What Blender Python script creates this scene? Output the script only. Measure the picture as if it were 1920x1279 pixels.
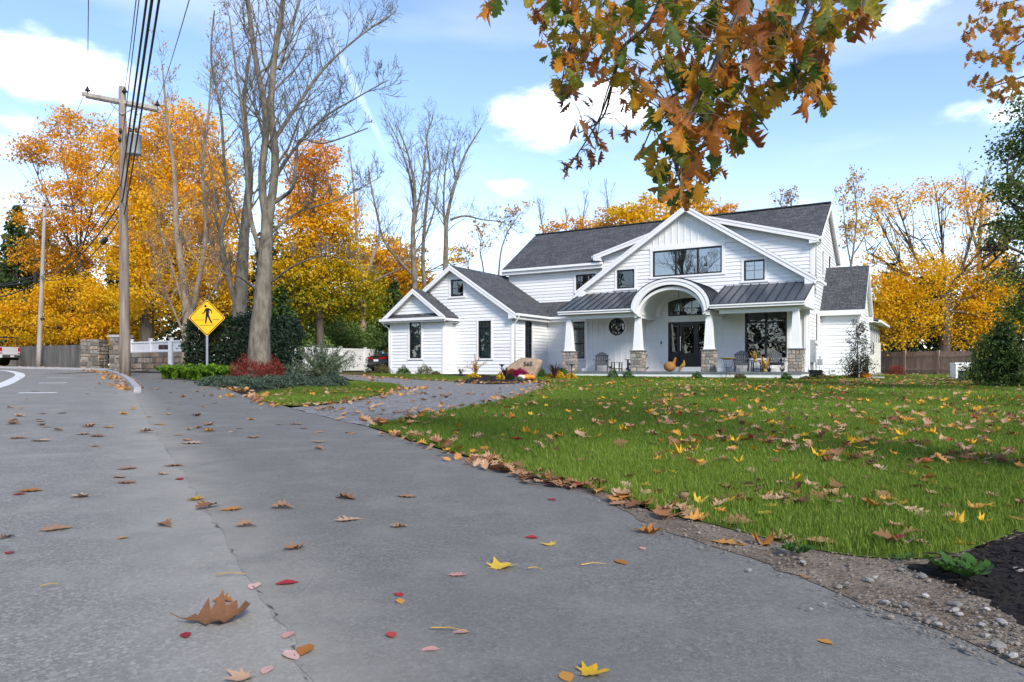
import bpy, math, random
import numpy as np
from mathutils import Vector, Matrix
from mathutils.geometry import delaunay_2d_cdt

R = math.radians
scene = bpy.context.scene
for ob in list(bpy.data.objects):
    bpy.data.objects.remove(ob)
COL = scene.collection

# ------------------------------------------------------------------ camera
F, CX, HY, CZ = 1350.0, 960.0, 688.0, 0.75      # focal length in photo pixels, horizon row, eye height
cam = bpy.data.cameras.new('camera')
camo = bpy.data.objects.new('camera', cam)
COL.objects.link(camo)
camo.location = (0, 0, CZ)
camo.rotation_euler = (R(90), 0, 0)
cam.sensor_width = 36
cam.lens = 36 * F / 1920
cam.shift_y = (HY - 639.5) / 1920
cam.clip_start = 0.05
cam.clip_end = 2000
scene.camera = camo

# ------------------------------------------------------------------ world
SUN_AZ = R(157)       # compass bearing of the sun, 0 = +Y (view direction), clockwise
SUN_EL = R(33)
w = bpy.data.worlds.new('World')
scene.world = w
w.use_nodes = True
nt = w.node_tree
for n in list(nt.nodes):
    nt.nodes.remove(n)
def wn(t, **k):
    n = nt.nodes.new(t)
    for a, b in k.items():
        setattr(n, a, b)
    return n
def wl(a, b):
    nt.links.new(a, b)
def wmath(op, a, b=None, c=None):
    n = wn('ShaderNodeMath', operation=op)
    for i, v in enumerate((a, b, c)):
        if v is None:
            continue
        if isinstance(v, (int, float)):
            n.inputs[i].default_value = v
        else:
            wl(v, n.inputs[i])
    return n.outputs[0]
def wvec(op, a, b=None):
    n = wn('ShaderNodeVectorMath', operation=op)
    for i, v in enumerate((a, b)):
        if v is None:
            continue
        if isinstance(v, (tuple, list)):
            n.inputs[i].default_value = v
        else:
            wl(v, n.inputs[i])
    return n
out = wn('ShaderNodeOutputWorld')
bg = wn('ShaderNodeBackground')
sky = wn('ShaderNodeTexSky')
sky.sky_type = 'NISHITA'
sky.sun_disc = False
sky.sun_elevation = SUN_EL
sky.sun_rotation = SUN_AZ
sky.altitude = 0
sky.air_density = 1.0
sky.dust_density = 0.2
sky.ozone_density = 4.5
SKY_STRENGTH = 0.135
bg.inputs['Strength'].default_value = SKY_STRENGTH
tc = wn('ShaderNodeTexCoord')
D = tc.outputs['Generated']
def pdir(px, py):
    v = Vector(((px - CX) / F, 1, (HY - py) / F)).normalized()
    return tuple(v)
# broken cumulus: a few clouds where the photo has them, thin noise veil everywhere
nz = wn('ShaderNodeTexNoise'); nz.inputs['Scale'].default_value = 9; nz.inputs['Detail'].default_value = 8; nz.inputs['Roughness'].default_value = 0.55
sq = wvec('MULTIPLY', D, (1, 1, 2.2)).outputs[0]
wl(sq, nz.inputs['Vector'])
nz2 = wn('ShaderNodeTexNoise'); nz2.inputs['Scale'].default_value = 2.2; nz2.inputs['Detail'].default_value = 6
sq2 = wvec('MULTIPLY', D, (1, 1, 4.5)).outputs[0]
wl(sq2, nz2.inputs['Vector'])
cl = None
for (px, py, rx, ry, amp) in [(95, 135, 140, 62, 1), (20, 225, 60, 24, .7), (-330, 160, 240, 110, 1), (1050, 225, 130, 62, 1), (1150, 205, 80, 52, 1), (948, 347, 62, 24, 1),
                              (1690, 30, 75, 38, .75), (1480, 392, 60, 24, .5), (2150, 120, 220, 90, 1), (640, -180, 260, 90, 1), (1500, -420, 420, 150, 1),
                              (-700, 300, 300, 110, 1), (2700, 260, 300, 120, 1)]:
    d = wvec('SUBTRACT', D, pdir(px, py)).outputs[0]
    sc_ = wvec('MULTIPLY', d, (F / rx, F / rx, F / ry)).outputs[0]
    ln = wvec('LENGTH', sc_).outputs['Value']
    v = wmath('SUBTRACT', 1.25, ln)
    v = wmath('MULTIPLY', wmath('MAXIMUM', v, 0), amp)
    cl = v if cl is None else wmath('MAXIMUM', cl, v)
dens = wmath('ADD', cl, wmath('MULTIPLY', wmath('SUBTRACT', nz.outputs['Fac'], 0.5), 2.4))
mr = wn('ShaderNodeMapRange'); mr.interpolation_type = 'SMOOTHSTEP'
wl(dens, mr.inputs['Value']); mr.inputs['From Min'].default_value = 0.30; mr.inputs['From Max'].default_value = 1.05
has = wn('ShaderNodeMapRange'); wl(cl, has.inputs['Value']); has.inputs['From Max'].default_value = 0.3
cum = wmath('MULTIPLY', mr.outputs[0], has.outputs[0])
mr2 = wn('ShaderNodeMapRange'); wl(nz2.outputs['Fac'], mr2.inputs['Value'])
mr2.inputs['From Min'].default_value = 0.45; mr2.inputs['From Max'].default_value = 0.8; mr2.inputs['To Max'].default_value = 0.30
# a thin veil towards the horizon (real skies whiten there)
sep = wn('ShaderNodeSeparateXYZ'); wl(D, sep.inputs[0])
hv = wn('ShaderNodeMapRange'); wl(sep.outputs['Z'], hv.inputs['Value'])
hv.inputs['From Min'].default_value = 0.0; hv.inputs['From Max'].default_value = 0.30; hv.inputs['To Min'].default_value = 0.42; hv.inputs['To Max'].default_value = 0.02
# old contrail
ca, cb = Vector(pdir(585, -10)), Vector(pdir(702, 240))
cn = ca.cross(cb).normalized()
dn = wmath('ABSOLUTE', wvec('DOT_PRODUCT', D, tuple(cn)).outputs['Value'])
ct = wn('ShaderNodeMapRange'); wl(wmath('ADD', dn, wmath('MULTIPLY', wmath('SUBTRACT', nz.outputs['Fac'], .5), .012)), ct.inputs['Value'])
ct.inputs['From Min'].default_value = 0.0012; ct.inputs['From Max'].default_value = 0.0055; ct.inputs['To Min'].default_value = 0.2; ct.inputs['To Max'].default_value = 0
mid = (ca + cb).normalized()
cm = wn('ShaderNodeMapRange'); wl(wvec('DOT_PRODUCT', D, tuple(mid)).outputs['Value'], cm.inputs['Value'])
cm.inputs['From Min'].default_value = 0.990; cm.inputs['From Max'].default_value = 0.996
trail = wmath('MULTIPLY', ct.outputs[0], cm.outputs[0])
veil = wmath('MAXIMUM', wmath('MAXIMUM', mr2.outputs[0], hv.outputs[0]), trail)
mx1 = wn('ShaderNodeMix', data_type='RGBA'); wl(veil, mx1.inputs['Factor'])
tint = wn('ShaderNodeMix', data_type='RGBA', blend_type='MULTIPLY'); tint.inputs['Factor'].default_value = 1; wl(sky.outputs[0], tint.inputs[6]); tint.inputs[7].default_value = (1.13, 1.02, 0.96, 1)
wl(tint.outputs[2], mx1.inputs[6]); mx1.inputs[7].default_value = (6.5, 6.6, 7.2, 1)
mx2 = wn('ShaderNodeMix', data_type='RGBA'); wl(cum, mx2.inputs['Factor'])
wl(mx1.outputs[2], mx2.inputs[6]); mxc = wn('ShaderNodeMix', data_type='RGBA'); wl(mr.outputs[0], mxc.inputs['Factor']); mxc.inputs[6].default_value = (5.6, 6.1, 6.8, 1); mxc.inputs[7].default_value = (8.4, 8.4, 8.5, 1); wl(mxc.outputs[2], mx2.inputs[7])
wl(mx2.outputs[2], bg.inputs['Color'])
wl(bg.outputs[0], out.inputs['Surface'])

# ------------------------------------------------------------------ sun (veiled by thin cloud)
sl = bpy.data.lights.new('sun', 'SUN')
sl.energy = 2.2
sl.angle = R(14)
sl.color = (1.0, 0.92, 0.80)
so = bpy.data.objects.new('sun', sl)
COL.objects.link(so)
tosun = Vector((math.sin(SUN_AZ) * math.cos(SUN_EL), math.cos(SUN_AZ) * math.cos(SUN_EL), math.sin(SUN_EL)))
so.rotation_euler = tosun.to_track_quat('Z', 'Y').to_euler()
so.location = (20, -20, 30)

vs = scene.view_settings
vs.view_transform = 'Standard'
vs.look = 'None'
vs.exposure = 1.05
vs.gamma = 1
vs.use_curve_mapping = False
scene.cycles.max_bounces = 6
scene.cycles.transparent_max_bounces = 12

rng = random.Random(7)
nrg = np.random.default_rng(7)

# ------------------------------------------------------------------ ground shape and pixel helpers
def ground(x, y):
    """yard and road rise gently away from the camera and towards the left"""
    yy = np.minimum(y, 60.0)
    s = np.logaddexp(0, -np.asarray(x) / 2.0) * 2.0 - 2.0 * math.log(2) * 0
    s = np.minimum(s, 42.0)
    return 0.0085 * yy + 0.011 * (s - 1.3863)
def gz(x, y):
    return float(ground(x, y))
def GP(px, py):
    """ground point seen at a photo pixel"""
    k = (px - CX) / F
    m = (py - HY) / F
    lo, hi = 0.3, 90.0
    f = lambda t: CZ - m * t - gz(k * t, t)
    if f(hi) > 0:
        return (k * hi, hi)
    for _ in range(50):
        t = (lo + hi) / 2
        if f(t) > 0:
            lo = t
        else:
            hi = t
    return (k * lo, lo)
def PT(px, py, t):
    return Vector(((px - CX) / F * t, t, CZ + (HY - py) / F * t))
def GX(px, t):
    x = (px - CX) / F * t
    return Vector((x, t, gz(x, t)))

# ------------------------------------------------------------------ mesh helpers
def link(ob, parent=None):
    COL.objects.link(ob)
    if parent is not None:
        ob.parent = parent
    return ob
def empty(name, loc=(0, 0, 0), rz=0.0):
    o = bpy.data.objects.new(name, None)
    o.location = loc
    o.rotation_euler = (0, 0, rz)
    o.empty_display_size = 0.2
    COL.objects.link(o)
    return o
def tag(o, label=None, cat=None, group=None, kind=None):
    if label: o['label'] = label
    if cat: o['category'] = cat
    if group: o['group'] = group
    if kind: o['kind'] = kind
    return o
def mk(name, V, Fc, mat, parent=None, smooth=False):
    me = bpy.data.meshes.new(name)
    me.from_pydata([tuple(v) for v in V], [], Fc)
    if mat: me.materials.append(mat)
    if smooth:
        me.polygons.foreach_set('use_smooth', [True] * len(me.polygons))
    me.update()
    return link(bpy.data.objects.new(name, me), parent)
def mknp(name, V, Fc, mat, parent=None, smooth=False, attr=None):
    """numpy mesh: V (n,3), Fc (m,k) with one k"""
    V = np.ascontiguousarray(V, dtype=np.float32)
    Fc = np.ascontiguousarray(Fc, dtype=np.int32)
    me = bpy.data.meshes.new(name)
    m, k = Fc.shape
    me.vertices.add(len(V)); me.vertices.foreach_set('co', V.ravel())
    me.loops.add(m * k); me.loops.foreach_set('vertex_index', Fc.ravel())
    me.polygons.add(m)
    me.polygons.foreach_set('loop_start', np.arange(0, m * k, k, dtype=np.int32))
    try:
        me.polygons.foreach_set('loop_total', np.full(m, k, dtype=np.int32))
    except Exception:
        pass
    me.update(calc_edges=True)
    if smooth:
        me.polygons.foreach_set('use_smooth', np.ones(m, dtype=bool))
    if attr is not None:
        a = me.attributes.new('tone', 'FLOAT', 'POINT')
        a.data.foreach_set('value', np.ascontiguousarray(attr, dtype=np.float32))
    if mat: me.materials.append(mat)
    return link(bpy.data.objects.new(name, me), parent)
class MB:
    def __init__(s): s.v = []; s.f = []
    def add(s, V, Fc):
        o = len(s.v); s.v += [tuple(q) for q in V]; s.f += [tuple(i + o for i in q) for q in Fc]; return s
    def hexa(s, P):
        """8 points: bottom 4 ccw, top 4 ccw"""
        return s.add(P, [(3, 2, 1, 0), (4, 5, 6, 7), (0, 1, 5, 4), (1, 2, 6, 5), (2, 3, 7, 6), (3, 0, 4, 7)])
    def box(s, x0, x1, y0, y1, z0, z1):
        return s.hexa([(x0, y0, z0), (x1, y0, z0), (x1, y1, z0), (x0, y1, z0), (x0, y0, z1), (x1, y0, z1), (x1, y1, z1), (x0, y1, z1)])
    def bar(s, p, q, wd, h, up=(0, 0, 1)):
        """box along p->q; wd sideways, h along up (ends cut along up)"""
        p, q, up = Vector(p), Vector(q), Vector(up).normalized()
        sd = (q - p).cross(up)
        if sd.length < 1e-6: sd = Vector((1, 0, 0))
        sd = sd.normalized() * (wd / 2); u = up * (h / 2)
        return s.hexa([p - sd - u, p + sd - u, q + sd - u, q - sd - u, p - sd + u, p + sd + u, q + sd + u, q - sd + u])
    def prism(s, poly, vec):
        """planar polygon (3d points) pushed along vec"""
        n = len(poly); vec = Vector(vec)
        A = [Vector(p) for p in poly]; B = [p + vec for p in A]
        Fc = [tuple(range(n - 1, -1, -1)), tuple(range(n, 2 * n))] + [(i, (i + 1) % n, (i + 1) % n + n, i + n) for i in range(n)]
        return s.add(A + B, Fc)
    def tube(s, pts, rad, n=8, cap=True):
        P = [Vector(p) for p in pts]
        if isinstance(rad, (int, float)): rad = [rad] * len(P)
        o = len(s.v)
        t0 = (P[1] - P[0]).normalized()
        a = t0.orthogonal().normalized()
        for i, p in enumerate(P):
            t = (P[min(i + 1, len(P) - 1)] - P[max(i - 1, 0)]).normalized()
            a = (a - t * a.dot(t)).normalized(); b = t.cross(a)
            for k in range(n):
                an = 2 * math.pi * k / n
                s.v.append(tuple(p + (a * math.cos(an) + b * math.sin(an)) * rad[i]))
        for i in range(len(P) - 1):
            for k in range(n):
                k2 = (k + 1) % n
                s.f.append((o + i * n + k, o + i * n + k2, o + (i + 1) * n + k2, o + (i + 1) * n + k))
        if cap:
            s.f.append(tuple(o + k for k in range(n - 1, -1, -1)))
            s.f.append(tuple(o + (len(P) - 1) * n + k for k in range(n)))
        return s
    def lathe(s, c, prof, n=16, closed=True):
        """profile [(r,z)] about a vertical axis through c"""
        o = len(s.v); c = Vector(c)
        for r, z in prof:
            for k in range(n):
                an = 2 * math.pi * k / n
                s.v.append((c.x + r * math.cos(an), c.y + r * math.sin(an), c.z + z))
        for i in range(len(prof) - 1):
            for k in range(n):
                k2 = (k + 1) % n
                s.f.append((o + i * n + k, o + i * n + k2, o + (i + 1) * n + k2, o + (i + 1) * n + k))
        if closed:
            s.f.append(tuple(o + k for k in range(n - 1, -1, -1)))
            s.f.append(tuple(o + (len(prof) - 1) * n + k for k in range(n)))
        return s
    def slab(s, P, th):
        """four top corners, thickness straight down"""
        P = [Vector(p) for p in P]
        if (P[1] - P[0]).cross(P[2] - P[0]).z < 0: P = P[::-1]
        d = Vector((0, 0, -th))
        return s.hexa([p + d for p in P] + P)
    def build(s, name, mat, parent=None, smooth=False):
        return mk(name, s.v, s.f, mat, parent, smooth)
def copy_tree(o, parent=None):
    c = o.copy(); COL.objects.link(c); c.parent = parent
    for ch in o.children: copy_tree(ch, c)
    return c

# ------------------------------------------------------------------ materials
def newmat(name):
    m = bpy.data.materials.new(name); m.use_nodes = True
    t = m.node_tree
    return m, t, t.nodes['Principled BSDF']
def nd(t, ty, **k):
    n = t.nodes.new(ty)
    for a, b in k.items(): setattr(n, a, b)
    return n
def c4(c, f=1.0): return (c[0] * f, c[1] * f, c[2] * f, 1)
def pm(name, col, rough=0.6, var=0.12, scale=4.0, bump=0.0, bscale=None, spec=0.3, rnd=0.0, metal=0.0, detail=6, stretch=(1, 1, 1), col2=None, world=False):
    """principled with noise-driven colour, optional per-object tone and fine bump"""
    m, t, b = newmat(name)
    b.inputs['Roughness'].default_value = rough
    b.inputs['Specular IOR Level'].default_value = spec
    b.inputs['Metallic'].default_value = metal
    tcn = nd(t, 'ShaderNodeTexCoord')
    mp = nd(t, 'ShaderNodeMapping'); mp.inputs['Scale'].default_value = stretch
    if world:
        g = nd(t, 'ShaderNodeNewGeometry'); t.links.new(g.outputs['Position'], mp.inputs['Vector'])
    else:
        t.links.new(tcn.outputs['Object'], mp.inputs['Vector'])
    n = nd(t, 'ShaderNodeTexNoise'); n.inputs['Scale'].default_value = scale; n.inputs['Detail'].default_value = detail; n.inputs['Roughness'].default_value = 0.6
    t.links.new(mp.outputs[0], n.inputs['Vector'])
    r = nd(t, 'ShaderNodeMapRange'); t.links.new(n.outputs['Fac'], r.inputs['Value'])
    r.inputs['From Min'].default_value = 0.3; r.inputs['From Max'].default_value = 0.7
    mx = nd(t, 'ShaderNodeMix', data_type='RGBA'); t.links.new(r.outputs[0], mx.inputs['Factor'])
    mx.inputs[6].default_value = c4(col, 1 - var)
    mx.inputs[7].default_value = c4(col2) if col2 else c4(col, 1 + var)
    res = mx.outputs[2]
    if rnd:
        oi = nd(t, 'ShaderNodeObjectInfo')
        hs = nd(t, 'ShaderNodeHueSaturation')
        rr = nd(t, 'ShaderNodeMapRange'); t.links.new(oi.outputs['Random'], rr.inputs['Value'])
        rr.inputs['To Min'].default_value = 1 - rnd; rr.inputs['To Max'].default_value = 1 + rnd
        t.links.new(rr.outputs[0], hs.inputs['Value']); t.links.new(res, hs.inputs['Color'])
        res = hs.outputs[0]
    t.links.new(res, b.inputs['Base Color'])
    if bump:
        n2 = nd(t, 'ShaderNodeTexNoise'); n2.inputs['Scale'].default_value = bscale or scale * 6; n2.inputs['Detail'].default_value = 5
        t.links.new(mp.outputs[0], n2.inputs['Vector'])
        bp = nd(t, 'ShaderNodeBump'); bp.inputs['Strength'].default_value = bump; bp.inputs['Distance'].default_value = 0.02
        t.links.new(n2.outputs['Fac'], bp.inputs['Height']); t.links.new(bp.outputs[0], b.inputs['Normal'])
    return m
def leafmat(name, stops, trans=0.35, rough=0.55, use='tone', spec=0.25):
    """leaf colour picked along a ramp by the 'tone' attribute (or the object's random number), part of the light passes through"""
    m, t, b = newmat(name)
    b.inputs['Roughness'].default_value = rough
    b.inputs['Specular IOR Level'].default_value = spec
    rp = nd(t, 'ShaderNodeValToRGB')
    el = rp.color_ramp.elements
    for i, (p, c) in enumerate(stops):
        e = el[i] if i < 2 else el.new(p)
        e.position = p; e.color = c4(c)
    if use == 'tone':
        a = nd(t, 'ShaderNodeAttribute', attribute_name='tone'); src = a.outputs['Fac']
    else:
        a = nd(t, 'ShaderNodeObjectInfo'); src = a.outputs['Random']
    if use == 'object':
        tcn = nd(t, 'ShaderNodeTexCoord'); n = nd(t, 'ShaderNodeTexNoise'); n.inputs['Scale'].default_value = 14; n.inputs['Detail'].default_value = 4
        t.links.new(tcn.outputs['Object'], n.inputs['Vector'])
        ad = nd(t, 'ShaderNodeMath', operation='MULTIPLY_ADD'); t.links.new(n.outputs['Fac'], ad.inputs[0]); ad.inputs[1].default_value = 0.5
        ad2 = nd(t, 'ShaderNodeMath', operation='SUBTRACT'); t.links.new(src, ad2.inputs[0]); ad2.inputs[1].default_value = 0.25
        t.links.new(ad2.outputs[0], ad.inputs[2]); src = ad.outputs[0]
    t.links.new(src, rp.inputs[0])
    t.links.new(rp.outputs[0], b.inputs['Base Color'])
    if trans:
        tr = nd(t, 'ShaderNodeBsdfTranslucent'); t.links.new(rp.outputs[0], tr.inputs['Color'])
        ms = nd(t, 'ShaderNodeMixShader'); ms.inputs[0].default_value = trans
        t.links.new(b.outputs[0], ms.inputs[1]); t.links.new(tr.outputs[0], ms.inputs[2])
        t.links.new(ms.outputs[0], t.nodes['Material Output'].inputs['Surface'])
    return m
# ------------------------------------------------------------------ material library
M = {}
M['white'] = pm('white_paint', (0.80, 0.80, 0.80), 0.5, 0.03, 1.5, 0.05, 60, 0.3)
M['siding'] = pm('white_siding', (0.79, 0.80, 0.81), 0.5, 0.06, 1.2, 0.06, 30, 0.3, rnd=0.045, stretch=(0.4, 0.4, 3))
M['black'] = pm('black_frame', (0.014, 0.014, 0.015), 0.35, 0.2, 6, 0, None, 0.4)
M['door'] = pm('black_door_paint', (0.012, 0.013, 0.016), 0.3, 0.2, 5, 0, None, 0.5)
M['metalroof'] = pm('standing_seam_steel', (0.075, 0.085, 0.099), 0.34, 0.12, 1.5, 0.03, 8, 0.5, metal=0.35)
M['seam'] = pm('seam_steel', (0.022, 0.025, 0.03), 0.4, 0.12, 3, 0, None, 0.4, metal=0.3)
M['stone'] = pm('ledge_stone', (0.30, 0.275, 0.245), 0.8, 0.22, 9, 0.5, 40, 0.2, rnd=0.38)
M['stonewarm'] = pm('warm_stone', (0.36, 0.29, 0.235), 0.8, 0.25, 9, 0.5, 40, 0.2, rnd=0.35)
M['mortar'] = pm('mortar', (0.24, 0.225, 0.205), 0.9, 0.15, 12, 0.4, 80, 0.1)
M['cap'] = pm('bluestone_cap', (0.16, 0.16, 0.165), 0.7, 0.15, 8, 0.2, 50, 0.2)
M['porchfloor'] = pm('porch_decking', (0.17, 0.18, 0.2), 0.6, 0.15, 4, 0.1, 40, 0.3)
M['chair'] = pm('grey_poly_lumber', (0.066, 0.073, 0.085), 0.55, 0.15, 8, 0.1, 60, 0.3)
M['iron'] = pm('black_iron', (0.02, 0.02, 0.022), 0.5, 0.2, 20, 0, None, 0.4)
M['galv'] = pm('grey_steel_box', (0.32, 0.34, 0.36), 0.45, 0.1, 5, 0.05, 30, 0.4)
M['cream'] = pm('cream_plastic', (0.62, 0.60, 0.54), 0.5, 0.08, 5, 0, None, 0.3)
M['pole'] = pm('weathered_pole', (0.34, 0.31, 0.285), 0.85, 0.28, 2.5, 0.7, 24, 0.1, stretch=(4, 4, 0.25))
M['polebrown'] = pm('brown_pole', (0.21, 0.15, 0.115), 0.85, 0.35, 2.5, 0.8, 24, 0.1, stretch=(4, 4, 0.25), col2=(0.36, 0.31, 0.27))
M['cable'] = pm('black_cable', (0.03, 0.031, 0.034), 0.6, 0.1, 3, 0, None, 0.3)
M['wire'] = pm('bare_wire', (0.12, 0.12, 0.13), 0.5, 0.1, 3, 0, None, 0.3)
M['fence'] = pm('cedar_fence', (0.37, 0.255, 0.20), 0.85, 0.25, 3, 0.3, 30, 0.15, rnd=0.15, stretch=(3, 3, 0.5))
M['vinyl'] = pm('white_fence', (0.66, 0.66, 0.66), 0.5, 0.08, 2, 0.05, 20, 0.3, rnd=0.03)
M['concrete'] = pm('stained_concrete', (0.17, 0.155, 0.14), 0.9, 0.45, 1.3, 0.4, 14, 0.1, stretch=(1, 1, 0.35))
M['kerb'] = pm('granite_kerb', (0.36, 0.36, 0.37), 0.75, 0.15, 6, 0.3, 60, 0.2)
M['boulder'] = pm('boulder', (0.31, 0.215, 0.15), 0.85, 0.25, 3.5, 0.7, 16, 0.15, col2=(0.38, 0.29, 0.21))
M['fieldstone'] = pm('fieldstone', (0.20, 0.175, 0.15), 0.85, 0.3, 7, 0.6, 30, 0.15, rnd=0.45)
M['fieldstonewarm'] = pm('warm_fieldstone', (0.27, 0.20, 0.145), 0.85, 0.3, 7, 0.6, 30, 0.15, rnd=0.4)
M['bark'] = pm('grey_bark', (0.125, 0.104, 0.082), 0.9, 0.35, 5, 0.8, 22, 0.1, stretch=(1.5, 1.5, 0.5), col2=(0.245, 0.22, 0.175))
M['barkdark'] = pm('dark_bark', (0.10, 0.082, 0.066), 0.9, 0.35, 5, 0.7, 22, 0.1, stretch=(1.5, 1.5, 0.5))
M['barktan'] = pm('tan_bark', (0.27, 0.215, 0.165), 0.9, 0.3, 4, 0.7, 22, 0.1, stretch=(1.5, 1.5, 0.5))
M['twig'] = pm('brown_twig', (0.16, 0.12, 0.09), 0.9, 0.25, 8, 0.3, 40, 0.1)
M['white_car'] = pm('white_car_paint', (0.72, 0.72, 0.73), 0.2, 0.02, 1, 0, None, 0.5)
M['black_car'] = pm('black_car_paint', (0.012, 0.012, 0.014), 0.12, 0.1, 1, 0, None, 0.6)
M['tyre'] = pm('tyre_rubber', (0.015, 0.015, 0.015), 0.8, 0.2, 20, 0, None, 0.2)
M['chrome'] = pm('chrome', (0.6, 0.6, 0.62), 0.15, 0.03, 2, 0, None, 0.5, metal=1)
M['red_lamp'] = pm('red_lens', (0.55, 0.012, 0.02), 0.15, 0.1, 8, 0, None, 0.5)
M['sign_yellow'] = pm('sign_yellow', (0.90, 0.48, 0.012), 0.4, 0.03, 2, 0, None, 0.4)
M['sign_black'] = pm('sign_black', (0.01, 0.01, 0.01), 0.5, 0.05, 2, 0, None, 0.3)
M['paint'] = pm('road_paint', (0.66, 0.66, 0.66), 0.7, 0.18, 10, 0.1, 60, 0.2, world=True)
M['orange'] = pm('pumpkin_orange', (0.72, 0.25, 0.03), 0.5, 0.12, 10, 0.1, 20, 0.3)
M['ivory'] = pm('pumpkin_white', (0.68, 0.62, 0.47), 0.5, 0.1, 10, 0.1, 20, 0.3)
M['wicker'] = pm('wicker', (0.34, 0.165, 0.055), 0.8, 0.4, 30, 0.8, 60, 0.1)
M['number'] = pm('number_black', (0.035, 0.032, 0.03), 0.5, 0.05, 2, 0, None, 0.3)
M['generator'] = pm('white_cabinet', (0.72, 0.72, 0.71), 0.4, 0.05, 3, 0, None, 0.4)
M['greenbox'] = pm('green_cabinet', (0.035, 0.075, 0.06), 0.5, 0.12, 3, 0, None, 0.3)
M['pebble'] = pm('pebble', (0.30, 0.285, 0.27), 0.75, 0.2, 30, 0.3, 90, 0.2, rnd=0.45)
M['soffit'] = pm('white_soffit', (0.76, 0.75, 0.73), 0.6, 0.03, 1.5, 0, None, 0.2)
M['blind'] = pm('window_shade', (0.50, 0.55, 0.52), 0.8, 0.06, 1.5, 0, None, 0.1)
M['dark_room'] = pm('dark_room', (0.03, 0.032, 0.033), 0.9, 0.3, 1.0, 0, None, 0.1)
M['ochre'] = pm('dry_corn_husk', (0.47, 0.30, 0.08), 0.8, 0.25, 8, 0.2, 40, 0.1, rnd=0.25)
M['mulchchip'] = pm('mulch', (0.022, 0.018, 0.016), 0.9, 0.4, 18, 0.8, 40, 0.1)

def glass(name, tint, refl=0.5):
    m, t, b = newmat(name)
    t.nodes.remove(b)
    tr = nd(t, 'ShaderNodeBsdfTransparent'); tr.inputs[0].default_value = c4(tint)
    gl = nd(t, 'ShaderNodeBsdfGlossy'); gl.inputs['Roughness'].default_value = 0.015; gl.inputs['Color'].default_value = (0.9, 0.93, 0.96, 1)
    lw = nd(t, 'ShaderNodeFresnel'); lw.inputs['IOR'].default_value = 1.5
    mr_ = nd(t, 'ShaderNodeMapRange'); t.links.new(lw.outputs[0], mr_.inputs['Value']); mr_.inputs['From Max'].default_value = 1; mr_.inputs['To Min'].default_value = refl * 0.1; mr_.inputs['To Max'].default_value = 1
    # panes are never perfectly flat
    tcn = nd(t, 'ShaderNodeTexCoord'); n = nd(t, 'ShaderNodeTexNoise'); n.inputs['Scale'].default_value = 1.6; n.inputs['Detail'].default_value = 1
    t.links.new(tcn.outputs['Object'], n.inputs['Vector'])
    bp = nd(t, 'ShaderNodeBump'); bp.inputs['Strength'].default_value = 0.03; bp.inputs['Distance'].default_value = 0.1
    t.links.new(n.outputs['Fac'], bp.inputs['Height']); t.links.new(bp.outputs[0], gl.inputs['Normal'])
    ms = nd(t, 'ShaderNodeMixShader')
    t.links.new(mr_.outputs[0], ms.inputs[0]); t.links.new(tr.outputs[0], ms.inputs[1]); t.links.new(gl.outputs[0], ms.inputs[2])
    t.links.new(ms.outputs[0], t.nodes['Material Output'].inputs['Surface'])
    return m
M['glass'] = glass('window_glass', (0.75, 0.79, 0.78), 0.45)
M['mirror_glass'] = glass('coated_window_glass', (0.35, 0.38, 0.4), 3.2)

def shingle(name, axis, axis2='Z', k=1.8):
    m, t, b = newmat(name)
    b.inputs['Roughness'].default_value = 0.9; b.inputs['Specular IOR Level'].default_value = 0.2
    tcn = nd(t, 'ShaderNodeTexCoord'); sp = nd(t, 'ShaderNodeSeparateXYZ'); t.links.new(tcn.outputs['Object'], sp.inputs[0])
    mu = nd(t, 'ShaderNodeMath', operation='MULTIPLY'); t.links.new(sp.outputs['Z'], mu.inputs[0]); mu.inputs[1].default_value = k
    cb_ = nd(t, 'ShaderNodeCombineXYZ'); t.links.new(sp.outputs[axis], cb_.inputs[0]); t.links.new(mu.outputs[0], cb_.inputs[1])
    br = nd(t, 'ShaderNodeTexBrick'); t.links.new(cb_.outputs[0], br.inputs['Vector'])
    br.offset = 0.37; br.offset_frequency = 2; br.squash = 0.7; br.squash_frequency = 3
    br.inputs['Color1'].default_value = (0.070, 0.072, 0.079, 1); br.inputs['Color2'].default_value = (0.116, 0.120, 0.131, 1)
    br.inputs['Mortar'].default_value = (0.028, 0.029, 0.032, 1)
    br.inputs['Scale'].default_value = 1; br.inputs['Mortar Size'].default_value = 0.016; br.inputs['Bias'].default_value = 0.0
    br.inputs['Brick Width'].default_value = 0.34; br.inputs['Row Height'].default_value = 0.145
    n = nd(t, 'ShaderNodeTexNoise'); n.inputs['Scale'].default_value = 1.1; t.links.new(tcn.outputs['Object'], n.inputs['Vector'])
    hs = nd(t, 'ShaderNodeHueSaturation'); t.links.new(br.outputs['Color'], hs.inputs['Color'])
    r_ = nd(t, 'ShaderNodeMapRange'); t.links.new(n.outputs['Fac'], r_.inputs['Value']); r_.inputs['To Min'].default_value = 0.75; r_.inputs['To Max'].default_value = 1.25
    t.links.new(r_.outputs[0], hs.inputs['Value']); t.links.new(hs.outputs[0], b.inputs['Base Color'])
    bp = nd(t, 'ShaderNodeBump'); bp.inputs['Strength'].default_value = 0.6; bp.inputs['Distance'].default_value = 0.02; bp.invert = True
    t.links.new(br.outputs['Fac'], bp.inputs['Height']); t.links.new(bp.outputs[0], b.inputs['Normal'])
    return m
M['shingle_x'] = shingle('asphalt_shingle_along', 'X')
M['shingle_y'] = shingle('asphalt_shingle_across', 'Y')

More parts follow.
